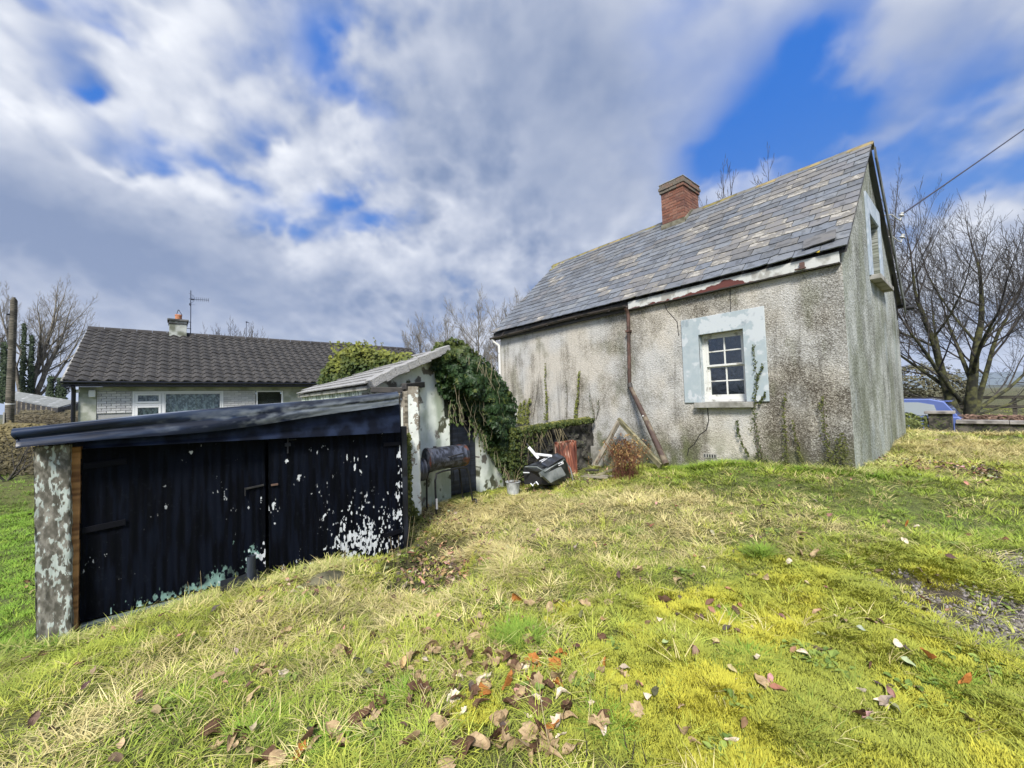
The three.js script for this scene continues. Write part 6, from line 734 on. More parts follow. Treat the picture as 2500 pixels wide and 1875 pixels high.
// creepers on the cottage front
{
  const creeper = (label, strands, seed, dens, col, fat = 0.03, size = 0.032) => {
    const q = rng(seed), I = new Inst(), S = new Tubes(), b = onX(strands[0][0][0], strands[0][0][1], CX); const t = thing('wall_ivy', label, 'ivy', b.toArray(), undefined);
    for (const st of strands) { const pts = st.map(([x, y]) => onX(x, y, CX - 0.03)); const fine2 = []; for (let k = 0; k < pts.length - 1; k++) for (let s = 0; s < 6; s++) fine2.push(pts[k].clone().lerp(pts[k + 1], s / 6).add(V(0, 0, (q() - 0.5) * 0.03))); fine2.push(pts[pts.length - 1]); S.tube(fine2, fine2.map((_, i) => lerp(0.007, 0.002, i / fine2.length)), 4);
      const N = Math.round(fine2.length * dens); for (let k = 0; k < N; k++) { const u = q() ** 1.25, a = u * (fine2.length - 1), p = fine2[Math.floor(a)].clone(), w = (st[0][2] ?? fat) * (1 - 0.75 * u); p.add(V(-0.02 - 0.04 * q(), (q() - 0.5) * 0.06, (q() + q() - 1) * w)); I.add(facing(p, V(-0.9, 0.35 * q(), (q() - 0.5) * 1.2).normalize(), (q() - 0.5) * 2, size * (0.6 + 0.7 * q()), q), mix3(col[0], col[1], q())); } }
    part(t, 'stem', S.build(), mat([0.10, 0.075, 0.045], 0.95)); putFoliage(t, I, ivyLeaf, GREENM);
  };
  const dk = [[0.03, 0.05, 0.015], [0.09, 0.10, 0.03]], yl = [[0.07, 0.085, 0.018], [0.20, 0.215, 0.05]];
  creeper('dark creeper climbing the blue window surround from the sill end to the grass', [[[1640, 1000, 0.14], [1632, 940], [1630, 900], [1632, 868]], [[1632, 870, 0.05], [1636, 830], [1632, 795], [1630, 765], [1629, 742]], [[1636, 820, 0.02], [1645, 800], [1652, 785]], [[1644, 868, 0.02], [1652, 855], [1656, 846]], [[1650, 1000, 0.16], [1640, 960], [1632, 900]]], 401, 5, dk, 0.03, 0.026);
  creeper('thin creeper crossing the pale patch under the window sill', [[[1618, 982, 0.02], [1604, 960], [1596, 930], [1592, 905]]], 402, 5, dk);
  creeper('widest clump of yellow green ivy above the mossy wall next to the outbuilding ivy', [[[1130, 912, 0.20], [1132, 890], [1135, 862]], [[1120, 912, 0.16], [1124, 880], [1128, 870]], [[1140, 912, 0.14], [1142, 880], [1146, 858]]], 403, 16, yl, 0.1, 0.045);
  creeper('narrow yellow green ivy column above the mossy wall in the middle of three', [[[1180, 905, 0.10], [1182, 870], [1184, 850]], [[1184, 905, 0.03], [1182, 850], [1179, 815], [1180, 780]]], 404, 8, yl, 0.1, 0.036);
  creeper('pointed yellow green ivy column where the mossy wall meets the cottage', [[[1243, 900, 0.09], [1247, 875], [1250, 850]], [[1247, 900, 0.04], [1251, 850], [1252, 820], [1254, 800]]], 405, 9, yl, 0.1, 0.036);
  creeper('bare thin creeper stems between the mossy wall end and the leaning timbers', [[[1286, 905, 0.01], [1278, 870], [1275, 845]], [[1288, 905, 0.01], [1294, 880], [1293, 862]], [[1224, 900, 0.01], [1226, 850], [1225, 820]], [[1152, 900, 0.01], [1160, 850], [1166, 800]]], 406, 2, dk, 0.02, 0.025);
  creeper('green creeper and moss at the foot of the cottage corner', [[[1808, 1005, 0.22], [1812, 970], [1815, 940]], [[1822, 1005, 0.16], [1824, 980], [1822, 930]], [[1790, 1005, 0.12], [1788, 960], [1780, 900], [1776, 850]], [[1735, 1000, 0.03], [1722, 950], [1712, 900]], [[1700, 1004, 0.06], [1698, 960], [1694, 900], [1700, 840]]], 407, 7, [[0.05, 0.06, 0.018], [0.12, 0.125, 0.035]], 0.05, 0.03);
}
// ivy on the white pier and beside the shed
{
  const t = thing('pier_ivy', 'small leaved ivy climbing between shed and white pier', 'ivy', [2.85, -1.9, -6.05]), q = rng(410), I = new Inst(), S = new Tubes();
  for (let k = 0; k < 1500; k++) { const u = q(), y = -2.0 + 1.55 * u, w = 0.11 + 0.28 * sst(-1.45, -2.0, y); const x = 2.84 + (q() - 0.5) * w + 0.10 * sst(-1.5, -1.9, y), p = V(x, y, -6.04 + 0.10 * q()); I.add(facing(p, V((q() - 0.5) * 1.2, 0.4, 0.8).normalize(), q() * 2 - 1, 0.025 + 0.03 * q(), q), mix3([0.05, 0.07, 0.015], [0.22, 0.22, 0.05], q() * q())); }
  S.tube([V(2.85, -2, -6.06), V(2.83, -1.3, -6.05), V(2.86, -0.6, -6.05)], [0.012, 0.008, 0.004], 5); part(t, 'stem', S.build(), bark); putFoliage(t, I, ivyLeaf, GREENM);
}
// red stemmed dead shrub before the timbers
{
  const b = ground(1352, 1034), t = thing('dead_shrub', 'russet dead shrub with many upright stems before the leaning timbers', 'shrub', b.toArray()), q = rng(420), S = new Tubes(), I = new Inst();
  for (let k = 0; k < 120; k++) { const a = q() * 6.28, sp = 0.08 + 0.5 * q() * q() + 0.14 * q(), h = (0.40 + 0.50 * q()) * (1 - 0.5 * sp), o = b.clone().add(V(0.46 * (q() - 0.5), -0.03, 0.46 * (q() - 0.5))); const e = o.clone().add(V(sp * Math.cos(a), h, sp * Math.sin(a))); const m = o.clone().lerp(e, 0.5).add(V(-0.25 * sp * Math.cos(a), 0.1 * h, -0.25 * sp * Math.sin(a))); S.tube([o, m, e], [0.0045, 0.0038, 0.002], 3);
    for (let j = 0; j < 3; j++) { const s = m.clone().lerp(e, 0.2 + 0.7 * q()), d = s.clone().add(V((q() - 0.5) * 0.16, 0.05 + 0.1 * q(), (q() - 0.5) * 0.16)); S.tube([s, d], [0.003, 0.0015], 3); for (let l = 0; l < 2; l++) I.add(TRS(d.clone().add(V((q() - 0.5) * 0.06, (q() - 0.3) * 0.05, (q() - 0.5) * 0.06)), q() * 3, q() * 6, q(), 0.025 + 0.025 * q()), mix3([0.15, 0.06, 0.025], [0.30, 0.21, 0.08], q())); } }
  part(t, 'stem', S.build(), withMap(mottle([0.09, 0.03, 0.016], [0.21, 0.085, 0.04], 8, 711), 0.9, 0)); putFoliage(t, I, ovalLeaf, GREENM, 'dead_leaves');
}
// clipped hedge by the gate, brambles and bank by the farm shed, the earth bank over the wall
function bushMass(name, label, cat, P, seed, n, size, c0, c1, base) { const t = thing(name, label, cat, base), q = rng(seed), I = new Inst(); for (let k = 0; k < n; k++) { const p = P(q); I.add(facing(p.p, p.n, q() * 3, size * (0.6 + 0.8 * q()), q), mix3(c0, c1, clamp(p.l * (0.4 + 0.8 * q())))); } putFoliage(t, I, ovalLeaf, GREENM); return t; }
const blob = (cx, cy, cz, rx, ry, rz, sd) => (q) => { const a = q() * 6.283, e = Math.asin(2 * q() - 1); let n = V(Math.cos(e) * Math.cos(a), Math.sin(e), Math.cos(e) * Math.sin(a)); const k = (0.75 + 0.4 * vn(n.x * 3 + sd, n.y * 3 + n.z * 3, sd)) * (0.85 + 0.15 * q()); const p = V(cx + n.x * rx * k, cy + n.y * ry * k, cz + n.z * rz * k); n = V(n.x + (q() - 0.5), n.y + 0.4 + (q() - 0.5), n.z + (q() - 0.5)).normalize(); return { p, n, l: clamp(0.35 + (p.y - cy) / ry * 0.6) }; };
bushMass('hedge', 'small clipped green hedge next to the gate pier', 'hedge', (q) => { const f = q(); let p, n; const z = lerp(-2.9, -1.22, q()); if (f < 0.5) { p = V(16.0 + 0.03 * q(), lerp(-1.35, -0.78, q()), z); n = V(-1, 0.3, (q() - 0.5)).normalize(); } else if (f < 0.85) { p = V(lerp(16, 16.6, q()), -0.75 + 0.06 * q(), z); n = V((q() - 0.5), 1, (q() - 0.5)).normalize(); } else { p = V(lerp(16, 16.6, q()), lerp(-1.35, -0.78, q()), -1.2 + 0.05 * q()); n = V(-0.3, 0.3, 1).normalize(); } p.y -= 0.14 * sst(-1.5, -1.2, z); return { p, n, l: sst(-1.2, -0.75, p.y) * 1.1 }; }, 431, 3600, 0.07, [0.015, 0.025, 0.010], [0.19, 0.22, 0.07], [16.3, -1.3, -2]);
{
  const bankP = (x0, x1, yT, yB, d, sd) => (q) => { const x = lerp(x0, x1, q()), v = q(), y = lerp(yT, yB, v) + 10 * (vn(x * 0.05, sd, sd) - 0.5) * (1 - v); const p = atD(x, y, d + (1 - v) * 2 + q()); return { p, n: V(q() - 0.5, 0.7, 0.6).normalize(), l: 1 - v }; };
  let b = atD(60, 900, 18); bushMass('brambles', 'brown dead bracken bank before the long farm shed', 'undergrowth', bankP(28, 170, 897, 925, 18, 3), 441, 3600, 0.14, [0.03, 0.024, 0.012], [0.095, 0.078, 0.042], b.toArray());
  b = atD(40, 880, 22); bushMass('brambles', 'dark scrubby hedge line under the farm shed wall', 'hedge', bankP(40, 170, 886, 900, 22, 5), 442, 1400, 0.16, [0.03, 0.026, 0.014], [0.13, 0.11, 0.06], b.toArray());
  b = atD(30, 985, 11.5); bushMass('brambles', 'tangled straw coloured undergrowth along the far lawn edge', 'undergrowth', bankP(-60, 110, 918, 1022, 10.8, 7), 443, 6500, 0.12, [0.05, 0.042, 0.017], [0.16, 0.13, 0.055], b.toArray());
  const q = rng(444), S = new Tubes(), g = ground(12, 1040), t = thing('bare_bush', 'bare dark bush at the edge of the lawn beyond the shed post', 'bush', g.toArray()); const gt = growTree({ seed: 31, base: [g.x, g.y - 0.05, g.z], levels: 3, wob: 0.2, up: 0.06, thick: 0.012, min: 0.004, kids: [5, 4, 4], from: [0.2, 0.2], spread: [0.7, 0.6], ratio: 0.6, rr: 0.6, stems: [{ d: [0.3, 1, 0], len: 0.8, r: 0.03 }, { d: [-0.4, 1, 0.1], len: 0.7, r: 0.03 }, { d: [0.7, 0.8, -0.2], len: 0.7, r: 0.022 }] }); part(t, 'branch', gt.main, bark); part(t, 'twigs', gt.twig, bark); void S; void q;
  const eb = V(18.8, -1.1, 1.6); bushMass('earth_bank', 'red brown leaf strewn bank behind the low boundary wall', 'bank', (q2) => { const u = q2(), v = q2(); return { p: V(lerp(16.7, 17.3, v), -1.05 + 0.22 * Math.sin(v * 3.1) + 0.10 * fbm(u * 12, v * 3, 2, 3), lerp(-0.5, 7, u)), n: V(-0.4 + (q2() - 0.5) * 0.6, 1, (q2() - 0.5) * 0.8).normalize(), l: q2() }; }, 445, 5200, 0.085, [0.05, 0.03, 0.02], [0.28, 0.18, 0.13], eb.toArray());
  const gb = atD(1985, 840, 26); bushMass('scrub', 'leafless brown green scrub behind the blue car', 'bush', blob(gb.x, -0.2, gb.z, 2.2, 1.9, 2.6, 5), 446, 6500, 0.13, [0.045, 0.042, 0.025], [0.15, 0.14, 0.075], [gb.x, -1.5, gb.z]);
  // ivy that clothes the far trunks
  for (const [x, y0, y1, w, d, l, sd] of [[46, 860, 700, 8, 33.6, 'dark ivy sleeve on the thicker far trunk by the pole', 451], [63, 850, 725, 7, 33.6, 'dark ivy sleeve on the slimmer far trunk', 452], [4, 870, 740, 12, 31.6, 'dark ivy sleeve behind the telephone pole', 453], [106, 862, 815, 8, 32.6, 'ivy tuft on the small tree between farm shed and bungalow', 454], [128, 868, 818, 13, 32.6, 'ivy mound right beside the bungalow gutter', 455]]) { const b2 = atD(x, y0, d); bushMass('trunk_ivy', l, 'ivy', (q3) => { const u = q3(), p = atD(x + (y0 - lerp(y0, y1, u)) * 0.03 + (q3() + q3() - 1) * w * (1.2 - u * 0.7), lerp(y0, y1, u), d + (q3() - 0.5)); return { p, n: V((q3() - 0.5) * 1.5, 0.4, 0.8).normalize(), l: q3() * 0.8 }; }, sd, 1100, 0.16, [0.012, 0.022, 0.010], [0.05, 0.075, 0.03], b2.toArray()); }
}

// ================================================================ grass, moss, fallen leaves
function tuft(seed, n, h, spread, lean, w, bend = 0.5) {
  const q = rng(seed), p = [];
  for (let k = 0; k < n; k++) {
    const a = q() * 6.283, r = spread * Math.sqrt(q()), hh = h * (0.55 + 0.6 * q()), la = a + (q() - 0.5) * 1.6, ln = lean * (0.4 + q()), ww = w * (0.7 + 0.6 * q()), fx = Math.cos(la), fz = Math.sin(la), sx = -fz * ww, sz = fx * ww; const S = 3; let prev = null;
    for (let s = 0; s <= S; s++) { const t = s / S, o = hh * (ln * t + bend * t * t), y = hh * t * Math.max(0.22, 1 - 0.32 * bend * t * (0.5 + ln)), cx = r * Math.cos(a) + fx * o, cz = r * Math.sin(a) + fz * o, kk = 1 - t * t * 0.95; const L = [cx - sx * kk, y, cz - sz * kk], R = [cx + sx * kk, y, cz + sz * kk]; if (prev) { p.push(...prev[0], ...prev[1], ...L); if (s < S) p.push(...prev[1], ...R, ...L); } prev = [L, R]; }
  }
  const g = new THREE.BufferGeometry(); g.setAttribute('position', new THREE.Float32BufferAttribute(p, 3)); g.computeVertexNormals(); const nn2 = g.attributes.normal; for (let i = 0; i < nn2.count; i++) { const v = V(nn2.getX(i), nn2.getY(i), nn2.getZ(i)); if (v.y < 0) v.negate(); v.y += 0.7; v.normalize(); nn2.setXYZ(i, v.x, v.y, v.z); } return g;
}
const grassM = leafMat(0.65, 0, 0.3);
{
  const kinds = { short: [0, 1, 2].map((k) => tuft(500 + k, 15, 0.034, 0.052, 0.7, 0.0020)), mid: [0, 1, 2].map((k) => tuft(510 + k, 14, 0.060, 0.055, 0.85, 0.0021, 0.9)), flat: [0, 1, 2].map((k) => tuft(520 + k, 13, 0.052, 0.065, 1.7, 0.0019, 1.3)), moss: [0, 1].map((k) => tuft(530 + k, 34, 0.017, 0.042, 0.5, 0.0018, 0.3)), tall: [0, 1].map((k) => tuft(540 + k, 16, 0.12, 0.05, 0.45, 0.0024, 0.8)) };
  const bins = new Map(); const q = rng(900); const put = (kind, p, sc, c, tilt = 0.25, sy) => { const gs = kinds[kind], g = gs[Math.floor(q() * gs.length)]; if (!bins.has(g)) bins.set(g, [kind, new Inst()]); bins.get(g)[1].add(TRS(p, (q() - 0.5) * tilt, q() * 6.283, (q() - 0.5) * tilt, sc, sy), c); };
  const gA = [0.20, 0.265, 0.045], gB = [0.44, 0.46, 0.075], hayC = [0.64, 0.56, 0.26], hayD = [0.42, 0.345, 0.14], mossA = [0.31, 0.32, 0.034], mossB = [0.43, 0.40, 0.042], lawn = [0.17, 0.31, 0.035], mossG = [0.24, 0.27, 0.045];
  const ring = (n, d0, d1, pw, grow) => {
    for (let k = 0; k < n; k++) {
      const d = Math.sqrt(lerp(d0 ** pw, d1 ** pw, q()) ** (2 / pw)), l = (q() * 2 - 1) * (1.38 * d + 0.9), x = fwd.x * d + rgt.x * l, z = fwd.z * d + rgt.z * l; if (blocked(x, z)) continue;
      const b = bare(x, z), pt = pit(x, z), li = field(LITTER, x, z); if (q() < b * 0.86 || q() < pt * 0.45 || q() < clamp(li) * 0.45) continue;
      const n1 = fbm(x * 1.7, z * 1.7, 3, 70), n2 = fbm(x * 5.5, z * 5.5, 3, 71), n3 = fbm(x * 0.6, z * 0.6, 3, 72);
      const M = field(MOSS, x, z) * (0.55 + 0.9 * n2) + (n3 > 0.55 && d < 5 ? 0.15 : 0), S = clamp(field(STRAW, x, z) * (0.4 + 1.1 * n1) + 0.16 + (n2 - 0.5) * 0.9), Gr = clamp(field(GREEN, x, z) * (0.5 + n2)); const p = V(x, Hy(x, z) - 0.004, z);
      if (M > 0.42 && d < 8 && q() < 0.82) { continue; }
      const far = sst(7, 14, d), left = x < -0.7 && z < -3.5;
      const straw = q() < S * (1 - 0.75 * Gr) * 0.92; let c; if (straw) c = mix3(hayD, hayC, q()); else c = mix3(mix3(gA, gB, clamp(n1 * 0.9 + (q() - 0.5) * 0.9 + 0.08)), lawn, Gr * 0.6); if (left && z < -5) c = mix3(lawn, gA, q() * 0.6);
      const dkn = 0.62 + 0.62 * clamp(0.5 + 1.6 * (fbm(x * 7, z * 7, 3, 88) - 0.5)) + (q() - 0.5) * 0.2; c = c.map((v) => v * dkn); const sc = (0.75 + 0.6 * q()) * (1 + grow * d); 
      const kk = left && z < -5.5 ? 'short' : straw ? (q() < 0.72 ? 'flat' : 'mid') : q() < 0.45 + 0.3 * far - 0.25 * (n1 - 0.5) ? 'short' : q() < 0.9 ? 'mid' : 'tall';
      put(kk, p, sc * (kk === 'tall' ? 0.8 : 1) * (0.7 + 0.6 * n1), c, straw ? 0.7 : 0.35);
    }
  };
  ring(15000, 0.7, 4.2, 2, 0); ring(20000, 4.0, 9, 2, 0.05); ring(17000, 8.5, 20, 2, 0.06); ring(4000, 19, 45, 2, 0.05);
  for (let k = 0; k < 4500; k++) { const x = -0.95 - 9 * q() ** 1.3, z = -3.6 - 10 * q(); if (blocked(x, z)) continue; put('short', V(x, Hy(x, z) - 0.004, z), 1.0 + 0.7 * q(), mix3(lawn, mix3(gA, gB, q()), 0.6 * q()), 0.4); }
  // long grass against walls, posts and the ledge
  const along = (pts, n, w, kind, cs, sc) => { for (let k = 0; k < n; k++) { const u = q() * (pts.length - 1), i = Math.floor(u), x = lerp(pts[i][0], pts[i + 1][0], u - i) + (q() + q() - 1) * w, z = lerp(pts[i][1], pts[i + 1][1], u - i) + (q() + q() - 1) * w; if (blocked(x, z)) continue; put(kind, V(x, Hy(x, z) - 0.005, z), sc * (0.6 + 0.8 * q()), mix3(cs[0], cs[1], q()), 0.5); } };
  along([[8.05, -1.2], [8.0, -2.6], [8.0, -4.4]], 700, 0.30, 'mid', [gA, lawn], 1.3); along([[8.1, -1.2], [8.08, -2.8]], 90, 0.12, 'tall', [gA, hayC], 1.1); along([[8.3, -1.2], [11, -1.15], [14.6, -1.1]], 500, 0.22, 'mid', [gA, hayC], 1.3);
  along([[-0.9, -5.05], [0.2, -4.95], [0.9, -4.9], [1.6, -4.95]], 420, 0.22, 'mid', [gA, hayC], 1.3); along([[-1.1, -5.2], [-1.3, -4.7], [-1.6, -3.9], [-1.7, -3.2]], 900, 0.35, 'flat', [[0.17, 0.21, 0.04], [0.36, 0.34, 0.12]], 1.5); along([[2.95, -4.9], [3.05, -4.2], [2.9, -3.4], [2.4, -3.05]], 500, 0.12, 'flat', [hayD, hayC], 1.2); along([[3.3, -5.6], [4.5, -5.7], [5.5, -5.6]], 500, 0.4, 'flat', [hayD, hayC], 1.2); along([[15.6, -2], [15.9, 0.5], [16, 6]], 500, 0.35, 'mid', [hayD, hayC], 1.5); along([[14.6, -1.2], [15.2, -3], [15.6, -6]], 200, 0.4, 'mid', [hayD, gB], 1.8); along([[6.2, -4.6], [7.2, -4.9], [7.9, -5.2]], 300, 0.35, 'mid', [hayD, gB], 1.1);
  for (const [x, y, n, kd, w] of [[1120, 1385, 60, 'tall', 0.13], [640, 1300, 60, 'mid', 0.16], [1610, 1425, 30, 'flat', 0.06], [1560, 1330, 20, 'mid', 0.08], [1790, 1190, 30, 'mid', 0.12], [1640, 1200, 26, 'tall', 0.10], [1360, 1150, 24, 'mid', 0.12], [1310, 1560, 26, 'mid', 0.08], [860, 1500, 30, 'mid', 0.10], [560, 1560, 34, 'mid', 0.10], [720, 1610, 34, 'mid', 0.09], [1840, 1215, 26, 'mid', 0.12], [420, 1500, 40, 'flat', 0.2], [2060, 1480, 20, 'mid', 0.1]]) { const g = ground(x, y); for (let k = 0; k < n; k++) { const a = q() * 6.28, r = w * Math.sqrt(q()), xx = g.x + r * Math.cos(a), zz = g.z + r * Math.sin(a); put(kd, V(xx, Hy(xx, zz) - 0.004, zz), 0.7 + 0.5 * q(), mix3(gA, lawn, q()), 0.3); } }
  // moss cushions
  let n = 0; for (let k = 0; k < 130000 && n < 24000; k++) { const d = Math.sqrt(lerp(0.8, 64, q() ** 1.6)), l = (q() * 2 - 1) * (1.35 * d + 0.5), x = fwd.x * d + rgt.x * l, z = fwd.z * d + rgt.z * l; if (blocked(x, z)) continue; const n2 = fbm(x * 5.5, z * 5.5, 3, 71), M = field(MOSS, x, z) * (0.55 + 0.9 * n2) + 0.12 * (fbm(x * 2.2, z * 2.2, 3, 75) - 0.35); if (M < 0.20 + 0.25 * q() || q() < bare(x, z) * 0.9) continue; n++; const m1 = fbm(x * 3, z * 3, 3, 77); put('moss', V(x, Hy(x, z) - 0.003 + 0.012 * fbm(x * 14, z * 14, 2, 79), z), (0.8 + 0.7 * q()) * (1 + d * 0.07), mix3(mix3(mossG, mossA, clamp(m1 * 1.3 + (q() - 0.5) * 0.4)), mossB, clamp((m1 - 0.42) * 2.6 + (q() - 0.5) * 0.5)), 0.4, (0.8 + 0.7 * q()) * (0.7 + 0.9 * m1)); }
  const names = { short: ['grass', 'short green grass across the garden'], mid: ['grass', 'ragged green grass across the garden'], flat: ['grass', 'flattened straw coloured dead grass'], moss: ['moss', 'yellow green moss cushions in the turf'], tall: ['grass', 'longer grass tufts and stalks'] };
  const mm = new THREE.MeshStandardMaterial({ roughness: 0.95, side: THREE.DoubleSide });
  for (const [g, [kind, I]] of bins) { const o = I.build(g, kind === 'moss' ? mm : grassM); o.name = numbered(names[kind][0]); scene.add(o); tag(o, names[kind][1], kind === 'moss' ? 'moss' : 'grass', kind + (kind === 'moss' ? ' in the turf' : ' grass of the garden'), 'stuff'); }
}
// fallen leaves: each one near the camera is its own
{
  const q = rng(950);
  const curl = (out, f, c, seed) => { const r2 = rng(seed), p = [], N = out.length, g = []; for (const s of [-1, 1]) for (let k = 0; k < N - 1; k++) { const a = out[k], b = out[k + 1], M = 3; for (let j = 0; j < M; j++) { const X = (o, t) => { const x = s * o[0] * t, z = o[1] - 0.5; return [x * (1 - 0.25 * f), f * 0.55 * x * x * 2 + c * z * z * 0.9 + 0.09 * Math.sin(z * 7 + x * 5 + seed), z]; }; const t0 = j / M, t1 = (j + 1) / M, A = X(a, t0), B = X(a, t1), C = X(b, t1), D = X(b, t0); s > 0 ? g.push(...A, ...C, ...B, ...A, ...D, ...C) : g.push(...A, ...B, ...C, ...A, ...C, ...D); } } void r2; void p; const o = new THREE.BufferGeometry(); o.setAttribute('position', new THREE.Float32BufferAttribute(g, 3)); o.computeVertexNormals(); return uvBox(o); };
  const oval = [[0.0, 0], [0.14, 0.08], [0.27, 0.24], [0.33, 0.45], [0.28, 0.68], [0.15, 0.88], [0, 1]], lobed = [[0.0, 0], [0.10, 0.1], [0.30, 0.2], [0.22, 0.32], [0.42, 0.46], [0.26, 0.6], [0.32, 0.76], [0.12, 0.86], [0, 1]];
  const geos = [curl(oval, 1.2, 0.5, 1), curl(oval, 2.2, -0.6, 2), curl(oval, -1.2, 0.9, 3), curl(lobed, 1.4, 0.7, 4), curl(lobed, -0.8, -0.6, 5), curl(oval, 2.8, 1.2, 6)];
  const vein = (a, b, s) => new THREE.MeshPhysicalMaterial({ map: tex(128, 128, (u, v) => { const n = pf(u, v, 5, 5, s), r = Math.abs(((u * 3 + v * 6) % 1) - 0.5); return mix3(mix3(a, b, n), a.map((k) => k * 0.6), (r > 0.44 ? 0.35 : 0) + 0.5 * sst(0.62, 0.75, pf(u, v, 11, 4, s + 5))); }), roughness: 0.7, side: THREE.DoubleSide, specularIntensity: 0.1 });
  const kinds = { tan: [vein([0.25, 0.17, 0.09], [0.47, 0.355, 0.21], 801), 'curled tan fallen leaf lying in the grass', 'tan fallen leaves'], pale: [vein([0.52, 0.42, 0.30], [0.72, 0.63, 0.50], 803), 'pale cream fallen leaf lying in the grass', 'pale fallen leaves'], dark: [vein([0.075, 0.042, 0.026], [0.17, 0.10, 0.06], 805), 'dark brown fallen leaf lying in the grass', 'dark fallen leaves'], orange: [vein([0.28, 0.10, 0.025], [0.46, 0.21, 0.06], 807), 'orange brown fallen leaf lying in the grass', 'orange fallen leaves'] };
  const L7 = 't720,670 d770,690 t300,745 d320,775 p430,770 t1060,740 t1100,715 t1230,640 t1215,680 t1360,665 d1370,690 t1405,725 t1530,700 t1560,720 t1590,690 d1655,712 t1650,745 t1740,740 p1730,765 p1382,815 t1440,795 t1510,805 p1535,800 p1340,910 d945,940 t1100,930 d1095,960 t860,1010 t855,1070 d880,1000 t700,1095 t735,1160 d740,1185 t1270,1030 t1275,1095 o515,1222 d560,1140 t595,1150 d190,1110 t165,1185 d1715,885 t1780,840 d1740,575 d1765,625 p1795,930 o1745,815 p1930,905 p2090,950 t1970,1030 p1745,1020 t1790,1090 d1825,1110 t1705,1190 t1830,1180 t1760,1240 t1870,1230 p1925,1120 t2130,1050 p2150,1090 t2145,790 d1445,510 t1500,470 d915,560 d675,600 t440,550 t435,635 d1165,490 t1760,410 p1940,390 t2180,390 t1510,520 d380,600 t265,905 d320,1250 t390,1262 t1150,830 p1200,720 t930,1010 d330,990 t1450,600 d1330,860 t620,545';
  const L8 = 't40,1200 t370,1515 t410,1545 p610,1550 p995,1090 d1330,1140 t775,1240 p240,905 t565,440 t975,450 p470,630 t430,590 t985,570 t1050,560 p910,595 t1440,392 o1530,400 p1575,405 p1520,492 p1160,890 p575,530 p750,1120 o1850,1240 o1640,1105 p1405,1350 d1300,1425 t330,690 t410,670 d265,815 d700,660 t790,680 p670,915 p175,1310 p625,1210 d850,510 t1410,415 p1300,1295 t1340,905 p1485,1040 t130,640 p20,770';
  let id = 0; const spawn = (s, sx, ox, oy) => { for (const it of s.split(' ')) { const k = { t: 'tan', d: 'dark', p: 'pale', o: 'orange' }[it[0]], [a, b] = it.slice(1).split(',').map(Number); const X = ox + a * sx, Y = oy + b * sx, g = ground(X, Y), dist = g.length(); const [m, , group] = kinds[k]; const gi = Math.floor(q() * 6), fM = field(MOSS, g.x, g.z), place = (pit(g.x, g.z) > 0.3 ? 'in the hollow' : dist < 2.3 ? 'in the frontmost turf' : fM > 0.55 ? 'on yellow moss' : dist < 2.7 ? 'in thick front grass' : dist < 3.2 ? 'in short green grass' : dist < 4.2 ? 'in mixed grass' : dist < 6.5 ? 'in dry grass' : 'in distant grass') + ' ' + (X < 330 ? 'below the shed post' : X < 560 ? 'below the hinged door' : X < 740 ? 'below the speckled door' : X < 900 ? 'below the white pier' : X < 1060 ? 'below the barbecue' : X < 1200 ? 'below the black box' : X < 1420 ? 'below the leaning timbers' : X < 1700 ? 'below the cottage window' : X < 1880 ? 'below the cottage corner' : 'below the boundary wall'); const size = (k === 'pale' ? 0.068 : 0.098) * (0.6 + 0.7 * q()) * (dist > 4 ? 1.15 : 1) * (Y > 1400 && X > 900 && X < 1320 && k !== 'p' ? 1.22 : 1); const label = (size > 0.105 ? 'large ' : size < 0.07 ? 'small ' : '') + ['curled oval', 'tightly rolled', 'flat oval', 'curled lobed', 'flat lobed', 'crumpled'][gi] + ' ' + { tan: 'tan', dark: 'dark brown', pale: 'pale cream', orange: 'orange brown' }[k] + ' fallen leaf ' + place; const o = new THREE.Mesh(geos[gi], m); o.name = numbered('fallen_leaf'); o.position.copy(g).add(V(0, 0.016 + 0.022 * q(), 0)); o.rotation.set((q() - 0.5) * 1.1 + 0.25, q() * 6.28, (q() - 0.5) * 1.1, 'YXZ'); o.scale.setScalar(size); scene.add(o); tag(o, label, 'leaf', group); id++; } };
  { const g = () => q() + q() + q() - 1.5; let s = ''; for (let k = 0; k < 58; k++) s += (k ? ' ' : '') + 'tdtdto'[k % 6] + Math.round(1700 + 620 * g()) + ',' + Math.round(880 + 380 * g()); spawn(s, 0.4, 442.4, 1150.2); } spawn('d1160,880 t1120,905 p1180,870 d1310,700 t1345,720 d1420,700 t1570,740 t1620,690 d1690,760 p1490,830 t1700,915 d1735,905 t1800,860 d1790,890 t1260,680 d700,660 t750,660 d290,765 t330,790 d830,1040 t870,1040 t720,1130 d690,1140 t1250,1060 d1290,1010 t150,1150 d210,1130 t540,1170 d580,1110 t1940,1010 d1960,990 t1870,1170 d1790,1210 t1840,1140 p1900,1060 t2110,1080 d2160,1010 t1470,560 d1430,540 t1740,620 d1780,600 t1640,500 t1870,430 d1900,390 t2050,410 d1350,640 t1400,640 t1050,640 d985,800 t1130,700 d1010,740 t60,1180 d40,1100 t250,1180 d1080,1180 t1120,1150 p1400,1000 t1480,1180 d1560,1150', 0.4, 442.4, 1150.2); spawn(L7, 0.4, 442.4, 1150.2); spawn(L8, 0.41327, 1327.2, 973.3);
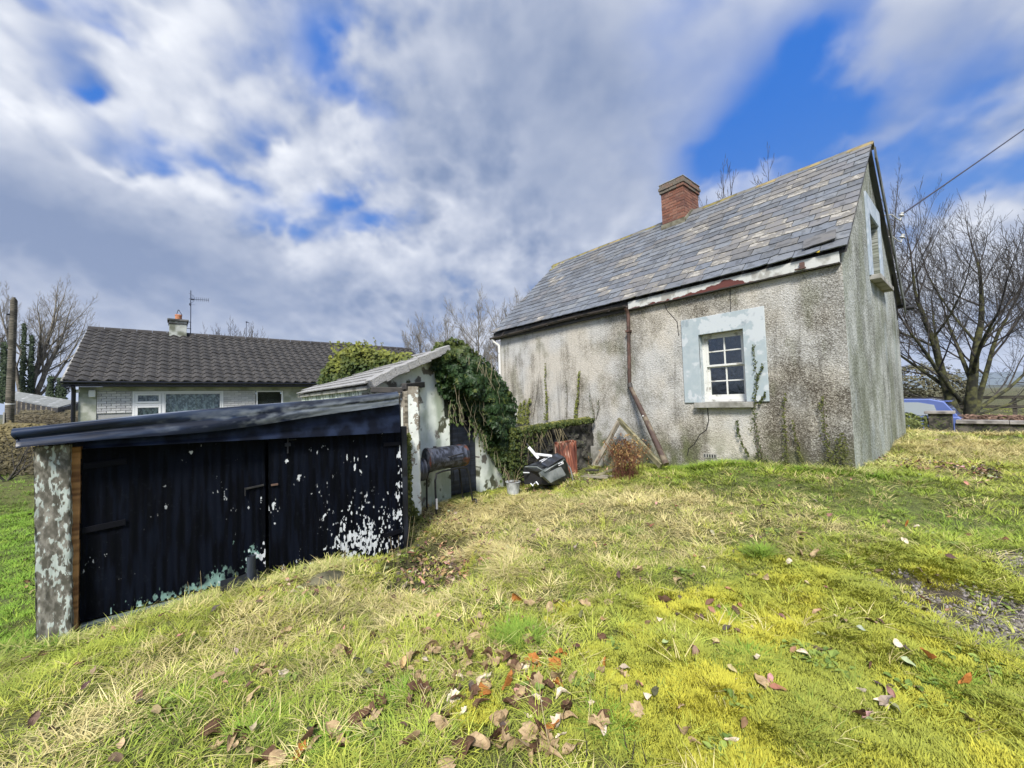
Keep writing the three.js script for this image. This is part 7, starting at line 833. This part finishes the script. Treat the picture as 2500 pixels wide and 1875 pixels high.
  // drifts of litter, too many to count
  const I = new Inst(); const cs = [[0.24, 0.15, 0.085], [0.14, 0.08, 0.05], [0.38, 0.29, 0.18], [0.08, 0.05, 0.033]]; let n = 0; for (let k = 0; k < 60000 && n < 1900; k++) { const d = 2 + 15 * q(), l = (q() * 2 - 1) * 1.2 * d, x = fwd.x * d + rgt.x * l, z = fwd.z * d + rgt.z * l; if (blocked(x, z)) continue; const f = field(LITTER, x, z) + 0.5 * pit(x, z) + 0.02 * (d < 8 ? 1 : 0.4); if (q() > f * 0.8) continue; n++; I.add(TRS(V(x, Hy(x, z) + 0.02 + 0.03 * q(), z), (q() - 0.5) * 1.4, q() * 6.28, (q() - 0.5) * 1.4, 0.05 + 0.045 * q()), cs[Math.floor(q() * 4)].map((v) => v * (0.7 + 0.6 * q()))); }
  const o = I.build(geos[0], new THREE.MeshStandardMaterial({ roughness: 0.8, side: THREE.DoubleSide })); o.name = 'leaf_litter'; scene.add(o); tag(o, 'drifts of small brown leaf litter in the hollow and by walls', 'leaf litter', null, 'stuff');
  // broad leaved weeds in the turf
  const Wd = new Inst(); for (const [x, y, m] of [[1790, 1430, 26], [1740, 1410, 20], [2050, 1180, 10], [1600, 1520, 9], [1330, 1400, 9], [980, 1420, 9], [620, 1480, 8], [430, 1390, 9], [1480, 1240, 12], [1150, 1500, 9], [800, 1580, 9], [1980, 1500, 14], [2120, 1440, 18], [1560, 1620, 10], [350, 1540, 9], [1260, 1480, 8], [720, 1390, 8], [1680, 1150, 14], [1900, 1120, 14], [2140, 1300, 14], [930, 1290, 18], [885, 1230, 20], [1080, 1310, 12]]) { const g = ground(x, y), R = m > 12 ? 0.15 : 0.06; for (let k = 0; k < m * 2; k++) { const a2 = q() * 6.283, r = R * Math.sqrt(q()), px = g.x + r * Math.cos(a2), pz = g.z + r * Math.sin(a2); Wd.add(TRS(V(px, Hy(px, pz) + 0.012 + 0.02 * q(), pz), -0.35 + (q() - 0.5) * 0.7, q() * 6.283, (q() - 0.5) * 0.8, 0.022 + 0.032 * q()), mix3([0.09, 0.145, 0.03], [0.22, 0.28, 0.06], q())); } }
  const wo = Wd.build(ovalLeaf, GREENM); wo.name = 'weeds'; scene.add(wo); tag(wo, 'low broad leaved green weeds scattered in the turf', 'weeds', null, 'stuff');
  // gravel of the worn patch
  const Gv = new Inst(), pb = new THREE.IcosahedronGeometry(1, 0); n = 0; for (let k = 0; k < 60000 && n < 6000; k++) { const x = 3.4 + 3.4 * q(), z = -2 + 3.4 * q(), b = bare(x, z); if (q() > b) continue; n++; if (fbm(x * 6, z * 6, 3, 33) < 0.41) continue; const v = 0.06 + 0.34 * q() * q(); Gv.add(TRS(V(x, Hy(x, z) + 0.002, z), q() * 6, q() * 6, q() * 6, 0.007 + 0.013 * q() * q()), [v * 1.08, v * 0.95, v * 0.86]); }
  const go = Gv.build(pb, mat([1, 1, 1], 0.9)); go.name = 'gravel'; scene.add(go); tag(go, 'grey gravel showing through worn turf', 'gravel', null, 'stuff');
  // dark dead stalks and a few long straws
  const S = new Tubes(), S2 = new Tubes(); const stalk = (x, y, h, n2, w, T, r) => { const g = ground(x, y); for (let k = 0; k < n2; k++) { const a = g.clone().add(V((q() - 0.5) * w, -0.01, (q() - 0.5) * w)), b = a.clone().add(V((q() - 0.5) * h * 0.5, h * (0.6 + 0.6 * q()), (q() - 0.5) * h * 0.5)); T.tube([a, a.clone().lerp(b, 0.5).add(V((q() - 0.5) * 0.02, 0, 0)), b], [r, r * 0.8, r * 0.4], 4); } };
  for (const [x, y, h, k, w] of [[745, 1340, 0.14, 5, 0.14], [850, 1300, 0.2, 5, 0.12], [895, 1300, 0.16, 3, 0.06], [690, 1570, 0.14, 1, 0.02], [1790, 1080, 0.35, 3, 0.2], [1640, 1120, 0.25, 4, 0.3], [1570, 1090, 0.35, 4, 0.3], [1380, 1640, 0.12, 3, 0.1], [1260, 1640, 0.14, 3, 0.1], [1330, 1520, 0.1, 2, 0.1]]) stalk(x, y, h, k, w, S, 0.003);
  for (const [x, y, h, k, w] of [[400, 1300, 0.35, 2, 0.3], [760, 1240, 0.3, 3, 0.4], [860, 1215, 0.35, 3, 0.3], [885, 1190, 0.5, 2, 0.1], [470, 1390, 0.2, 2, 0.2], [990, 1140, 0.3, 5, 0.5], [1180, 1050, 0.3, 8, 0.8], [1290, 1000, 0.6, 3, 0.15], [1150, 1060, 0.25, 6, 0.4], [1745, 990, 0.45, 14, 0.4], [1750, 985, 0.35, 14, 0.3], [1190, 1620, 0.3, 1, 0.02], [2180, 1500, 0.12, 3, 0.2]]) stalk(x, y, h, k, w, S2, 0.0026);
  solo('dead_stalks', 'dark dead weed stalks sticking out of the grass', 'stalks', S.build(), mat([0.045, 0.035, 0.03], 0.9), [0, 0, 0], null, 'stuff'); solo('dry_straws', 'long pale dry straws bending over the grass', 'straws', S2.build(), mat([0.42, 0.34, 0.2], 0.8), [0, 0, 0], null, 'stuff');
}

// ---------------------------------------------------------------- shadows on, and the picture
scene.traverse((o) => { if (o.isMesh) { o.castShadow = true; o.receiveShadow = true; } });
renderer.render(scene, camera);
